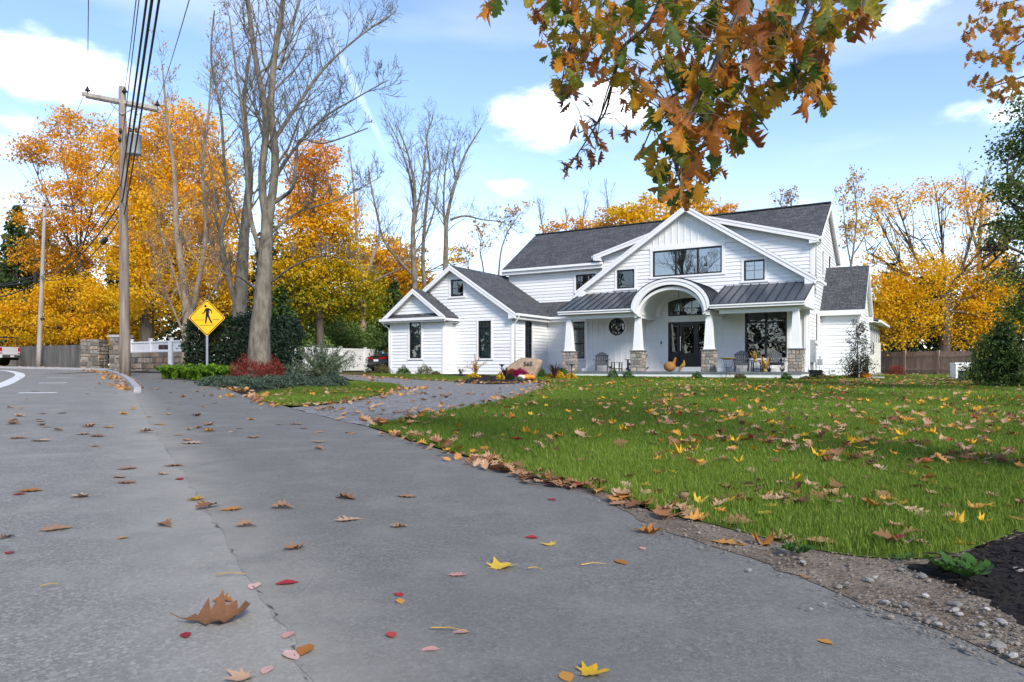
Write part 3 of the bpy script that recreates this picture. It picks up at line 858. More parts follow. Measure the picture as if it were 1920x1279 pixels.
# ---- shed dormers either side of the gable (s = 4.05)
SD = 4.05; fd = front(SD); DZ, DS = 8.52, .282
dtop = lambda u: DZ - .2 - DS * abs(u - UC)
dw = wall(fd, [(-6.1, 5.2), (UR, 4.8), (UR, dtop(UR)), (UC, dtop(UC)), (-6.1, dtop(-6.1))])
boards(dw, fd, 4.90, 8.2, lambda z: UC + (RZ - z) / SL - .12, lambda z: min(UR - .14, UC + (DZ - .22 - z) / DS))
boards(dw, fd, 5.4, 8.2, lambda z: max(-6.1 + .13, UC - (DZ - .22 - z) / DS), lambda z: UC - (RZ - z) / SL + .12)
trim(fd, UR - .15, UR + .03, 4.8, dtop(UR) + .02, .045); trim(fd, -6.1, -5.96, 5.3, dtop(-6.1), .045)
DW = 5.75
dd = lambda du: DZ - DS * du
for sg_ in (-1, 1):
    x1 = UC + sg_ * DW
    # each runs back until it meets the main slope
    ym = lambda z: 3.9 + (z - 6.53) / .66
    P = [(UC, SD - .36, DZ), (x1, SD - .36, dd(DW)), (x1, ym(dd(DW)) + .15, dd(DW)), (UC, ym(DZ) + .15, DZ)]
    r_ = slabroof(P, M['shingle_y'], th=.12)
    fascia((UC, SD - .385, DZ - .16), (x1, SD - .385, dd(DW) - .16), .04, .27, r_, 'rake_board')
    fascia((UC, SD - .41, DZ - .08), (x1, SD - .41, dd(DW) - .08), .03, .10, r_, 'drip_board')
    mb = MB(); mb.prism([(x1, SD - .39, dd(DW) - .32), (x1 - sg_ * .42, SD - .39, dd(DW) - .36), (x1 - sg_ * .42, SD - .39, dd(DW - .42) - .2), (x1, SD - .39, dd(DW) - .10)], (0, .36, 0)); mb.build('eave_return', M['white'], r_)
    fascia((x1 + sg_ * .06, SD - .36, dd(DW) - .12), (x1 + sg_ * .06, ym(dd(DW)), dd(DW) - .12), .11, .12, r_, 'gutter')
# ---- main range behind
SM = 4.3; fm = front(SM); ML = -12.27
mh = [(-7.83, -6.6, 4.72, 5.95)]
mw = wall(fm, [(ML, BASE), (-6.1, BASE), (-6.1, 6.45), (ML, 6.45)], mh)
boards(mw, fm, 4.43, 6.45, lambda z: max(ML + .13, -12.87 + (6.2 - z) / .66), lambda z: -6.1, [(-7.95, -6.6, 4.6, 6.08)])
trim(fm, ML, ML + .13, 5.6, 6.45, .052)
window(fm, -7.83, -6.6, 4.72, 5.95, 1, (5.24,), 'room', .12, True, [(-7.62, -7.58, 4.78, 5.9)], 'glass')
SR, ZR, ZE = 8.0, 9.24, 6.53
MRL, MRR = ML - .28, UR + .25
zq = lambda s: ZE + (ZR - ZE) * (s - 3.9) / (SR - 3.9)
rm = slabroof([(MRL, 3.9, ZE), (-6.0, 3.9, ZE), (-6.0, SR, ZR), (MRL, SR, ZR)], M['shingle_x'])
rm2 = slabroof([(-6.0, 4.45, zq(4.45)), (MRR, 4.45, zq(4.45)), (MRR, SR, ZR), (-6.0, SR, ZR)], M['shingle_x'])
rb = slabroof([(MRL, SR, ZR), (MRR, SR, ZR), (MRR, 12.1, ZE), (MRL, 12.1, ZE)], M['shingle_x'])
fascia((MRL - .02, 3.84, ZE - .1), (-6.0, 3.84, ZE - .1), .11, .13, rm, 'gutter'); fascia((MRL, 3.92, ZE - .24), (-6.0, 3.92, ZE - .24), .05, .2, rm)
MB().box(MRL, -6.05, 3.95, 4.3, ZE - .34, ZE - .31).build('soffit', M['soffit'], rm)
MB().bar((MRL, SR, ZR + .02), (MRR, SR, ZR + .02), .3, .05).build('ridge_cap', M['shingle_x'], rm)
for (p, q, par) in [((MRR - .02, 4.45, zq(4.45) - .2), (MRR - .02, SR, ZR - .2), rm2), ((MRR - .02, SR, ZR - .2), (MRR - .02, 12.1, ZE - .2), rb), ((MRL + .02, 3.9, ZE - .2), (MRL + .02, SR, ZR - .2), rm), ((MRL + .02, SR, ZR - .2), (MRL + .02, 12.1, ZE - .2), rb)]:
    fascia(p, q, .05, .26, par, 'rake_board')
mb = MB().box(MRR - .3, MRR, 11.7, 12.15, ZE - .42, ZE - .1); mb.build('eave_return', M['white'], rb)
# back wall closes the volume
wall(front(11.7), [(ML, BASE), (UR, BASE), (UR, 6.4), (ML, 6.4)])
wall(Fr((ML, 0), (0, 1), (-1, 0)), [(SM, BASE), (11.7, BASE), (11.7, 6.4), (SR, 8.9), (SM, 6.4)])
# ---- right side wall
fr_ = right(UR)
rwh = [(6.42, 6.95, 5.34, 6.56), (4.4, 4.95, 1.9, 3.3), (8.6, 9.4, 5.5, 6.6)]
zmain = lambda s: 6.3 + .66 * (s - 3.9)
rw = wall(fr_, [(SG + .14, BASE), (11.7, BASE), (11.7, 6.25), (SR, 8.98), (4.05, 6.38), (4.05, 4.8), (SG + .14, 4.8)], rwh)
boards(rw, fr_, .36, 8.7, lambda z: SG + .04 if z < 4.62 else (SD + .1 if z < 6.32 else 3.95 + (z - 6.28) / .66), lambda z: 6.08 if z < 3.45 else (11.6 if z < 6.3 else 12.0 - (z - 6.25) / .66), [(h[0] - .08, h[1] + .08, h[2] - .08, h[3] + .1) for h in rwh])
for h in rwh: window(fr_, *h, 1, ((h[2] + h[3]) / 2,), 'room', .08, True, (), 'glass')
trim(fr_, SG, SG + .12, .3, 4.75, .052); trim(fr_, SD, SD + .12, 4.75, 6.55, .052)
# ---- right addition
SA, AR = 6.08, 6.55
fa = front(SA)
aw = wall(fa, [(UR, BASE), (AR, BASE), (AR, 3.45), (UR, 3.45)])
boards(aw, fa, .34, 3.36, lambda z: UR + .03, lambda z: AR - .1)
trim(fa, AR - .11, AR, .3, 3.4, .052)
fa2 = right(AR)
awh = [(10.6 + 1.12 * i, 11.5 + 1.12 * i, .95, 2.95) for i in range(5)]
aw2 = wall(fa2, [(SA + .14, BASE), (16.4, BASE), (16.4, 3.3), (9.9, 3.4), (7.9, 5.55), (SA + .14, 3.6)], awh)
boards(aw2, fa2, .34, 5.4, lambda z: SA + .02 if z < 3.5 else SA + (z - 3.5) / 1.1, lambda z: 10.45 if z < 3.3 else 9.8 - (z - 3.4) / 1.1)
for h in awh: window(fa2, *h, 1, (), 'room', .07, True, (), 'mirror_glass')
AZ, AO = 5.87, 6.78
ra = slabroof([(UR - .3, 5.78, 3.52), (AO, 5.78, 3.52), (AO, 7.9, AZ), (UR - .3, 7.9, AZ)], M['shingle_x'])
rab = slabroof([(UR - .3, 7.9, AZ), (AO, 7.9, AZ), (AO, 10.1, 3.5), (UR - .3, 10.1, 3.5)], M['shingle_x'])
fascia((UR + .02, 5.74, 3.38), (AO, 5.74, 3.38), .06, .24, ra)
fascia((AO - .02, 5.78, 3.34), (AO - .02, 7.9, AZ - .18), .05, .24, ra, 'rake_board'); fascia((AO - .02, 7.9, AZ - .18), (AO - .02, 10.1, 3.34), .05, .24, rab, 'rake_board')
MB().box(AO - .24, AO, 9.8, 10.15, 3.1, 3.36).build('eave_return', M['white'], rab)
slabroof([(UR, 10.0, 3.9), (AO + .25, 10.0, 3.25), (AO + .25, 16.6, 3.25), (UR, 16.6, 3.9)], M['shingle_y'])
MB().box(AO + .25, AO + .36, 10.0, 16.6, 3.1, 3.22).build('gutter', M['white'], house)
# ---- left wing with its bump-out
SW, WL, WR, WC, WZ, WSL = -0.5, -16.65, -9.09, -12.87, 6.27, .66
fw_ = front(SW)
wt = lambda u: WZ - .2 - WSL * abs(u - WC)
wh = [(-13.06, -12.2, 4.58, 5.5), (-11.24, -10.42, 1.2, 3.2)]
ww = wall(fw_, [(WL, BASE), (WR, BASE), (WR, wt(WR)), (WC, wt(WC)), (WL, wt(WL))], wh)
boards(ww, fw_, .36, 6.0, lambda z: -12.72 if z < 3.5 else max(-14.72 + max(0, (5.02 - z) / .72) if z < 5.02 else -99, WC - (WZ - .22 - z) / WSL), lambda z: min(WR - .12, WC + (WZ - .22 - z) / WSL), [(h[0] - .1, h[1] + .1, h[2] - .09, h[3] + .12) for h in wh])
window(fw_, -13.06, -12.2, 4.58, 5.5, 1, (), 'room', .1, True, (), 'glass')
def cottage(fr, a0, a1, z0=1.2, z1=3.2, label=None):
    m_ = (a0 + a1) / 2
    return window(fr, a0, a1, z0, z1, 1, (2.02, 2.83), 'blind', .10, True, [(m_ - .012, m_ + .012, 2.06, 2.8), (m_ - .012, m_ + .012, 2.87, 3.14)], 'glass', label)
cottage(fw_, -11.24, -10.42)
trim(fw_, WR - .13, WR, .32, 3.35, .052)
rwl = slabroof([(WC - 4.13, SW - .36, WZ - WSL * 4.13), (WC, SW - .36, WZ), (WC, 7, WZ), (WC - 4.13, 7, WZ - WSL * 4.13)], M['shingle_y'])
rwr = slabroof([(WC, SW - .36, WZ), (WC + 4.13, SW - .36, WZ - WSL * 4.13), (WC + 4.13, 4.28, WZ - WSL * 4.13), (WC, 4.28, WZ)], M['shingle_y'])
for sg_, par in ((-1, rwl), (1, rwr)):
    x1 = WC + sg_ * 4.13; z1 = WZ - WSL * 4.13
    fascia((WC, SW - .382, WZ - .16), (x1, SW - .382, z1 - .16), .04, .28, par, 'rake_board')
    fascia((WC, SW - .405, WZ - .08), (x1, SW - .405, z1 - .08), .03, .10, par, 'drip_board')
    mb = MB(); mb.prism([(x1, SW - .39, z1 - .28), (x1 - sg_ * .4, SW - .39, z1 - .32), (x1 - sg_ * .4, SW - .39, z1 + WSL * .4 - .2), (x1, SW - .39, z1 - .1)], (0, .37, 0)); mb.build('eave_return', M['white'], par)
wallL = wall(Fr((WL, 0), (0, 1), (-1, 0)), [(SW, BASE), (7, BASE), (7, 3.4), (SW, 3.4)])
GZ_ = WZ - WSL * 4.13
fascia((WC + 4.19, SW - .34, GZ_ - .1), (WC + 4.19, 2.86, GZ_ - .1), .11, .12, rwr, 'gutter')
fascia((WC + 4.09, SW - .34, GZ_ - .22), (WC + 4.09, 2.9, GZ_ - .22), .05, .18, rwr)
MB().box(WR, WC + 4.1, SW - .3, 3.2, GZ_ - .33, GZ_ - .3).build('soffit', M['soffit'], rwr)
fwr = right(WR)
whr = [(.66, 1.44, 1.22, 3.2)]
wrw = wall(fwr, [(SW + .14, BASE), (3.2, BASE), (3.2, 3.35), (SW + .14, 3.35)], whr)
boards(wrw, fwr, .36, 3.3, lambda z: SW + .02, lambda z: 3.2, [(h[0] - .1, h[1] + .1, h[2] - .09, h[3] + .12) for h in whr])
cottage(fwr, .66, 1.44, 1.22, 3.2)
trim(fwr, SW, SW + .12, .32, 3.35, .052)
# connecting wall and its little shed roof
SC = 3.2; fc = front(SC)
ch = [(-7.52, -6.75, 1.2, 3.22)]
cw = wall(fc, [(WR, BASE), (UL, BASE), (UL, 3.4), (WR, 3.4)], ch)
boards(cw, fc, .36, 3.34, lambda z: WR, lambda z: UL, [(-7.63, -6.64, 1.1, 3.34)])
cottage(fc, -7.52, -6.75, 1.2, 3.22)
rc = slabroof([(WC + 4.13 - 1.5, SC - .36, GZ_), (UL, SC - .36, GZ_), (UL, SM, GZ_ + .66 * 1.46), (WC + 4.13 - 1.5, SM, GZ_ + .66 * 1.46)], M['shingle_x'], soff=False)
fascia((WC + 4.15, SC - .42, GZ_ - .1), (UL + .1, SC - .42, GZ_ - .1), .11, .12, rc, 'gutter')
fascia((WC + 4.05, SC - .33, GZ_ - .22), (UL, SC - .33, GZ_ - .22), .05, .18, rc)
MB().box(WC + 4.13, UL, SC - .3, SC, GZ_ - .33, GZ_ - .3).build('soffit', M['soffit'], rc)
# bump-out
SB, BL, BR, BC, BZ, BS = -1.4, -16.6, -12.85, -14.72, 5.02, .72
fb = front(SB)
bh = [(-15.2, -14.38, 1.22, 3.22)]
bw = wall(fb, [(BL, BASE), (BR, BASE), (BR, 3.4), (BL, 3.4)], bh)
boards(bw, fb, .36, 3.32, lambda z: BL + .12, lambda z: BR - .12, [(h[0] - .1, h[1] + .1, h[2] - .09, h[3] + .12) for h in bh])
cottage(fb, -15.2, -14.38, 1.22, 3.22)
trim(fb, BL, BL + .12, .32, 3.35, .052); trim(fb, BR - .12, BR, .32, 3.35, .052)
bt = wall(fb, [(BC - 1.75, 3.62), (BC + 1.75, 3.62), (BC, BZ - .18)], name='gable_wall')
boards(bt, fb, 3.66, 4.8, lambda z: BC - (BZ - .2 - z) / BS, lambda z: BC + (BZ - .2 - z) / BS)
fbr = right(BR)
bwr = wall(fbr, [(SB + .14, BASE), (SW, BASE), (SW, 3.35), (SB + .14, 3.35)])
boards(bwr, fbr, .36, 3.3, lambda z: SB + .13, lambda z: SW)
trim(fbr, SB, SB + .13, .32, 3.35, .052)
BW = 2.2; BE = BZ - BS * BW
for sg_ in (-1, 1):
    x1 = BC + sg_ * BW
    r_ = slabroof([(BC, SB - .34, BZ), (x1, SB - .34, BE), (x1, SW, BE), (BC, SW, BZ)], M['shingle_y'])
    fascia((BC, SB - .36, BZ - .15), (x1, SB - .36, BE - .15), .04, .26, r_, 'rake_board')
    fascia((BC, SB - .383, BZ - .075), (x1, SB - .383, BE - .075), .03, .10, r_, 'drip_board')
    fascia((x1 + sg_ * .05, SB - .34, BE - .16), (x1 + sg_ * .05, SW, BE - .16), .11, .12, r_, 'gutter')
    MB().box(min(x1, x1 - sg_ * .4), max(x1, x1 - sg_ * .4), SB + .0, SW, BE - .30, BE - .27).build('soffit', M['soffit'], r_)
pr = MB().slab([(BC - 2.15, SB - .42, 3.42), (BC + 2.15, SB - .42, 3.42), (BC + 1.9, SB, 3.64), (BC - 1.9, SB, 3.64)], .06).build('pent_roof', M['shingle_x'], house)
fascia((BC - 2.28, SB - .45, 3.34), (BC + 2.25, SB - .45, 3.34), .1, .14, pr, 'gutter'); fascia((BC - 2.2, SB - .36, 3.24), (BC + 2.2, SB - .36, 3.24), .05, .14, pr)
MB().box(BC - 2.2, BC + 2.2, SB - .36, SB, 3.2, 3.23).build('soffit', M['soffit'], pr)
# downspouts
def spout(pts, r=.042):
    MB().tube(pts, r, 8).build('downspout', M['white'], house, True)
spout([(WC + 4.19, SW - .1, GZ_ - .14), (WC + 4.19, SW - .1, GZ_ - .25), (WR + .08, SW + .06, GZ_ - .5), (WR + .08, SW + .06, .4)])
spout([(BL - .35, SB - .3, 3.28), (BL - .3, SB - .25, 3.12), (BL - .06, SB - .05, 2.9), (BL - .06, SB - .05, .4)])
spout([(UR + .38, SG - .15, dz(W_) - .18), (UR + .36, SG - .1, dz(W_) - .34), (UR + .08, SG + .08, 4.05), (UR + .08, SG + .08, .75), (UR + .12, SG + .04, .55), (UR + .45, SG - .15, .38)])
spout([(UR + .40, SD - .2, dd(DW) - .18), (UR + .35, SD - .1, dd(DW) - .32), (UR + .09, SD + .05, dd(DW) - .5), (UR + .09, SD + .05, 4.95)])

# ---- porch
PE, PZ, PT_ = -.45, 3.56, 4.60
PL, PRR = -6.5, 5.1
proof = []
for (a, b) in ((PL, -2.56), (1.12, PRR)):
    r_ = slabroof([(a, PE, PZ), (b, PE, PZ), (b, SG - .03, PT_), (a, SG - .03, PT_)], M['metalroof'], 'porch_roof', .06, False); proof.append(r_)
    n = int(round((b - a) / .41))
    for i in range(n + 1):
        x = a + (b - a) * i / n
        MB().bar((x, PE - .005, PZ + .018), (x, SG - .03, PT_ + .018), .028, .042).build('seam', M['seam'], r_)
    fascia((a, PE + .03, PZ - .14), (b, PE + .03, PZ - .14), .06, .155, r_); fascia((a, PE - .02, PZ - .085), (b, PE - .02, PZ - .085), .06, .06, r_, 'drip_board')
    MB().box(a + .1, b - .02, -.2, SG - .05, 3.30, 3.34).build('porch_ceiling', M['soffit'], r_)
    MB().box(a + .35, b + (.15 if a < -3 else -.3), -.15, .15, 3.12, 3.30).build('beam', M['white'], r_)
    xs_ = a + .05 if a < -3 else b - .05
    mb = MB(); mb.prism([(xs_ - .03, PE + .04, PZ - .2), (xs_ - .03, SG - .06, 3.3), (xs_ - .03, SG - .06, PT_ - .07), (xs_ - .03, PE + .04, PZ - .07)], (.06, 0, 0)); mb.build('end_panel', M['white'], r_)
# arched hood: fascia ring, barrel vault, barrel roof with its own seams
def ell(hw, z0, h, n=28):
    return [(UC + hw * math.cos(math.pi * (1 - i / n)), z0 + h * math.sin(math.pi * (1 - i / n))) for i in range(n + 1)]
def arch_ring(o, i, s0, s1, name, mat, par, smooth=False):
    V = []; Fc = []; n = len(o)
    for (p, q) in zip(o, i):
        V += [(p[0], s0, p[1]), (q[0], s0, q[1]), (q[0], s1, q[1]), (p[0], s1, p[1])]
    for k in range(n - 1):
        for e in range(4):
            e2 = (e + 1) % 4; Fc.append((k * 4 + e, k * 4 + e2, (k + 1) * 4 + e2, (k + 1) * 4 + e))
    Fc += [(3, 2, 1, 0), tuple((n - 1) * 4 + e for e in range(4))]
    return mk(name, V, Fc, M[mat], par, smooth)
hood = arch_ring(ell(1.88, 3.50, 1.32), ell(1.83, 3.50, 1.27), PE - .07, SG - .02, 'arched_hood', 'metalroof', house)
for s_ in np.arange(PE, SG - .1, .40):
    arch_ring(ell(1.915, 3.50, 1.355), ell(1.875, 3.5, 1.315), s_ - .014, s_ + .014, 'seam', 'seam', hood)
arch_ring(ell(1.83, 3.40, 1.365), ell(1.60, 3.22, 1.30), PE - .05, PE + .10, 'arch_fascia', 'white', hood)
arch_ring(ell(1.86, 3.46, 1.33), ell(1.74, 3.38, 1.31), PE - .08, PE - .045, 'arch_moulding', 'white', hood)
arch_ring(ell(1.62, 3.16, 1.26), ell(1.50, 3.10, 1.20), PE + .10, PE + .42, 'arch_beam', 'white', hood)
arch_ring(ell(1.60, 3.22, 1.30), ell(1.58, 3.22, 1.28), PE + .42, SG - .03, 'barrel_vault', 'soffit', hood)
arch_ring(ell(1.60, 3.22, 1.28), ell(1.38, 3.22, 1.06), SG - .14, SG - .02, 'arch_trim', 'white', hood)
for x in (-2.42, .98):
    MB().box(x - .1 if x < 0 else x - .08, x + .08 if x < 0 else x + .1, PE + .15, SG - .05, 3.08, 3.30).build('beam', M['white'], hood)
# front entry: door, sidelights, transom
dr = MB()
for (a, b) in ((-1.7, -1.6), (-1.25, -1.14), (-.30, -.19), (.16, .26)): fbox(dr, fg, a, b, -.1, .02, .75, 2.96)
fbox(dr, fg, -1.6, -1.25, -.1, .015, .75, 1.45); fbox(dr, fg, -.19, .16, -.1, .015, .75, 1.45); fbox(dr, fg, -1.699, .259, -.1, .019, 2.86, 2.96)
dr = dr.build('door_frame', M['door'], house)
for (a, b) in ((-1.6, -1.25), (-.19, .16)):
    mb = MB(); fbox(mb, fg, a, b, -.06, -.052, 1.45, 2.86); mb.build('sidelight', M['glass'], dr)
db = MB()
fbox(db, fg, -1.135, -1.02, -.09, -.03, .77, 2.855); fbox(db, fg, -.42, -.305, -.09, -.03, .77, 2.855); fbox(db, fg, -1.02, -.42, -.09, -.0301, .77, 1.42); fbox(db, fg, -1.02, -.42, -.09, -.0301, 2.72, 2.855)
fbox(db, fg, -.95, -.49, -.0301, -.018, .86, 1.1); fbox(db, fg, -.95, -.49, -.0301, -.018, 1.15, 1.34)
dbo = db.build('door', M['door'], house)
mb = MB(); fbox(mb, fg, -1.02, -.42, -.065, -.057, 1.42, 2.72); mb.build('pane', M['glass'], dbo)
MB().tube([fg(-1.06, .05, 1.55), fg(-1.06, .05, 2.25)], .018, 8).build('door_handle', M['chrome'], dbo)
MB().tube([fg(-1.06, .05, 1.6), fg(-1.06, -.03, 1.6)], .01, 6).tube([fg(-1.06, .05, 2.2), fg(-1.06, -.03, 2.2)], .01, 6).build('handle_mount', M['chrome'], dbo)
trim(fg, -1.82, .38, .52, .75, .12, 'door_sill', dr); trim(fg, -1.82, -1.7, .75, 3.3, .04, 'casing', dr); trim(fg, .26, .38, .75, 3.3, .04, 'casing', dr); trim(fg, -1.7, .26, 2.96, 3.26, .04, 'casing', dr)
tz = lambda a: 3.62 + .50 * math.sqrt(max(0, 1 - ((a - UC) / 1.25) ** 2))
N_ = 14
ta = [-1.7 + 1.96 * i / N_ for i in range(N_ + 1)]
tp = [(-1.7, 3.26)] + [(.26, 3.26)] + [(a, tz(a)) for a in reversed(ta)]
def inset(a, z): return (UC + (a - UC) * .94, 3.32 + (z - 3.26) * .88)
V = []; Fc = []
n = len(tp)
for (a, z) in tp:
    b, c = inset(a, z); V += [fg(a, .02, z), fg(b, .02, c), fg(b, -.08, c), fg(a, -.08, z)]
for k in range(n):
    k2 = (k + 1) % n
    for e in range(4):
        e2 = (e + 1) % 4; Fc.append((k * 4 + e, k2 * 4 + e, k2 * 4 + e2, k * 4 + e2))
tr_ = mk('transom_window', V, Fc, M['black'], house)
MB().prism([fg(*inset(a, z)[:1], -.05, inset(a, z)[1]) for a, z in tp], (0, .008, 0)).build('pane', M['glass'], tr_)
mb = MB()
for i in range(1, 5):
    a = -1.7 + 1.96 * i / 5; fbox(mb, fg, a - .012, a + .012, -.045, -.03, 3.3, tz(a) - .06)
fbox(mb, fg, -1.66, .22, -.0451, -.0301, 3.62, 3.645)
mb.build('muntin', M['black'], tr_)
# wall above the transom, filling the opening's corners
mb = MB(); tl = [(a, tz(a)) for a in ta]
for (p, q) in zip(tl, tl[1:]): mb.prism([fg(p[0], .001, p[1]), fg(q[0], .001, q[1]), fg(q[0], .001, 4.16), fg(p[0], .001, 4.16)], (0, .13, 0))
mb.build('transom_surround', M['white'], tr_)
# hall behind the entry glass
hall = MB()
fbox(hall, fg, -1.75, .3, -4.02, -4.0, .5, 4.2); fbox(hall, fg, -1.77, -1.75, -4.0, -.15, .5, 4.2); fbox(hall, fg, .3, .32, -4.0, -.15, .5, 4.2); fbox(hall, fg, -1.75, .3, -4.0, -.15, .5, .52); fbox(hall, fg, -1.75, .3, -4.0, -.15, 4.2, 4.22)
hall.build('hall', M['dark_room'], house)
# round window
def ring(fr, ca, cz, r0, r1, n0, n1, mat, name, par, n=32):
    V = []; Fc = []
    for i in range(n):
        c, s_ = math.cos(2 * math.pi * i / n), math.sin(2 * math.pi * i / n)
        V += [fr(ca + r0 * c, n1, cz + r0 * s_), fr(ca + r1 * c, n1, cz + r1 * s_), fr(ca + r1 * c, n0, cz + r1 * s_), fr(ca + r0 * c, n0, cz + r0 * s_)]
        j = (i + 1) % n
        for e in range(4):
            e2 = (e + 1) % 4; Fc.append((i * 4 + e, i * 4 + e2, j * 4 + e2, j * 4 + e))
    return mk(name, V, Fc, M[mat], par)
rwin = ring(fg, -4.43, 2.82, .40, .46, -.05, .03, 'black', 'round_window', house)
ring(fg, -4.43, 2.82, .455, .60, .0, .06, 'white', 'casing', rwin)
ring(fg, -4.43, 2.82, .45, .66, -.002, .004, 'white', 'back_trim', rwin)
MB().prism([fg(-4.43 + .42 * math.cos(2 * math.pi * i / 28), -.02, 2.82 + .42 * math.sin(2 * math.pi * i / 28)) for i in range(28)], (0, .008, 0)).build('pane', M['glass'], rwin)
mb = MB(); fbox(mb, fg, -4.44, -4.42, -.018, -.008, 2.44, 3.2); fbox(mb, fg, -4.82, -4.04, -.018, -.0079, 2.81, 2.83); mb.build('muntin', M['black'], rwin)
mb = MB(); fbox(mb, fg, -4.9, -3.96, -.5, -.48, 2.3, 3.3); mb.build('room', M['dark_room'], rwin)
# porch slab
ps = MB().box(-6.35, 5.0, -.42, SG, .46, .525).build('porch_deck', M['porchfloor'], house)
MB().box(-6.32, 4.97, -.36, SG, .15, .459).build('porch_skirt', M['white'], ps)
MB().box(-6.36, -1.8, SG - .2, SG - .035, .526, .70).build('wall_base', M['white'], ps)
MB().box(.38, 4.7, SG - .2, SG - .035, .526, .70).build('wall_base', M['white'], ps)
# foundation strip
MB().box(WR, WR + .01, SW, SC, .05, .36).box(-16.6, -9.1, SW - .005, SW + .1, .05, .36).box(-16.6, -12.84, SB - .004, SB + .1, .05, .36).box(UR - .1, UR + .005, SG, 12, .0, .36).box(UR, AR, SA - .004, SA + .1, .0, .34).box(WR, UL, SC - .004, SC + .1, .05, .36).box(AR - .1, AR + .004, SA, 16.4, 0, .34).build('foundation', M['mortar'], house)

# irregular stones laid in a face: cells of a jittered grid, each a chamfered block
def stone_face(par, fr, a0, a1, z0, z1, cell, rnd, n_out=.03, gap=.008, warm=.3, mats=('stone', 'stonewarm')):
    ncol = max(2, int(round((a1 - a0) / cell))); nrow = max(2, int(round((z1 - z0) / (cell * .78))))
    z = z0; rows = []
    hs = [rnd.uniform(.7, 1.3) for _ in range(nrow)]; tot = sum(hs)
    for h in hs:
        zt = z + (z1 - z0) * h / tot
        cw_ = [rnd.uniform(.6, 1.5) for _ in range(max(2, ncol + rnd.choice((-1, 0, 0, 1))))]; tw = sum(cw_)
        a = a0
        for c in cw_:
            b = a + (a1 - a0) * c / tw
            j = lambda m_=.022: rnd.uniform(0, m_)
            P = [(a + gap + (j() if a > a0 + .001 else 0), z + gap + j()), (b - gap - (j() if b < a1 - .001 else 0), z + gap + j()), (b - gap - (j() if b < a1 - .001 else 0), zt - gap - j()), ((a + b) / 2 + rnd.uniform(-.2, .2) * (b - a), zt - gap + .004), (a + gap + (j() if a > a0 + .001 else 0), zt - gap - j())]
            o = n_out * rnd.uniform(.6, 1.3)
            cx_ = sum(p[0] for p in P) / 5; cz_ = sum(p[1] for p in P) / 5
            V = [fr(p[0], -.01, p[1]) for p in P] + [fr(p[0], o * .6, p[1]) for p in P] + [fr(cx_ + (p[0] - cx_) * .86, o, cz_ + (p[1] - cz_) * .86) for p in P]
            Fc = []
            for r_ in range(2):
                for k in range(5):
                    k2 = (k + 1) % 5; Fc.append((r_ * 5 + k, r_ * 5 + k2, (r_ + 1) * 5 + k2, (r_ + 1) * 5 + k))
            Fc.append((10, 11, 12, 13, 14))
            mk('stone', V, Fc, M[mats[1]] if rnd.random() < warm else M[mats[0]], par)
            a = b
        z = zt
srnd = random.Random(11)
for cu in (-6.06, -2.41, .98, 4.68):
    h_ = .29; c_s = 0.0
    pier = MB().box(cu - h_ + .012, cu + h_ - .012, c_s - h_ + .012, c_s + h_ - .012, .525, 1.48).build('pier', M['mortar'], house)
    for fr2 in (Fr((cu, c_s - h_ + .01), (1, 0), (0, -1)), Fr((cu + h_ - .01, c_s), (0, 1), (1, 0)), Fr((cu - h_ + .01, c_s), (0, -1), (-1, 0))):
        stone_face(pier, fr2, -h_ + .01, h_ - .01, .53, 1.475, .2, srnd, .022, warm=.28)
    MB().box(cu - .33, cu + .33, -.33, .33, 1.48, 1.535).build('cap', M['cap'], pier)
    b_, t_ = .20, .118
    MB().hexa([(cu - b_, -b_, 1.535), (cu + b_, -b_, 1.535), (cu + b_, b_, 1.535), (cu - b_, b_, 1.535), (cu - t_, -t_, 3.13), (cu + t_, -t_, 3.13), (cu + t_, t_, 3.13), (cu - t_, t_, 3.13)]).build('column', M['white'], house)
    MB().box(cu - .22, cu + .22, -.22, .22, 1.536, 1.60).build('column_base', M['white'], house)
# ------------------------------------------------------------------ vegetation tools
class TB:
    """collects tapered branch tubes into one numpy mesh"""
    def __init__(s): s.V = []; s.F = []; s.n = 0
    def add(s, pts, rad, k):
        P = np.asarray(pts, float); r = np.asarray(rad, float); n = len(P)
        T = np.empty_like(P); T[1:-1] = P[2:] - P[:-2]; T[0] = P[1] - P[0]; T[-1] = P[-1] - P[-2]
        T /= np.linalg.norm(T, axis=1)[:, None] + 1e-12
        ref = np.array((0.31, 0.95, 0.05)) if abs(T[0][2]) > 0.6 else np.array((0.03, 0.02, 1.0))
        A = np.cross(T, ref); A /= np.linalg.norm(A, axis=1)[:, None] + 1e-12
        B = np.cross(T, A)
        an = np.arange(k) * (2 * math.pi / k)
        ring_ = A[:, None, :] * np.cos(an)[None, :, None] + B[:, None, :] * np.sin(an)[None, :, None]
        s.V.append((P[:, None, :] + ring_ * r[:, None, None]).reshape(-1, 3))
        i = np.arange(n - 1)[:, None] * k; j = np.arange(k)[None, :]; j2 = (j + 1) % k
        s.F.append(np.stack([i + j, i + j2, i + k + j2, i + k + j], 2).reshape(-1, 4) + s.n)
        s.n += n * k
    def build(s, name, mat, parent, off):
        return mknp(name, np.concatenate(s.V) - np.asarray(off)[None], np.concatenate(s.F), mat, parent, True)
def norm3(v):
    l = math.sqrt(v[0] ** 2 + v[1] ** 2 + v[2] ** 2) or 1.0
    return (v[0] / l, v[1] / l, v[2] / l)
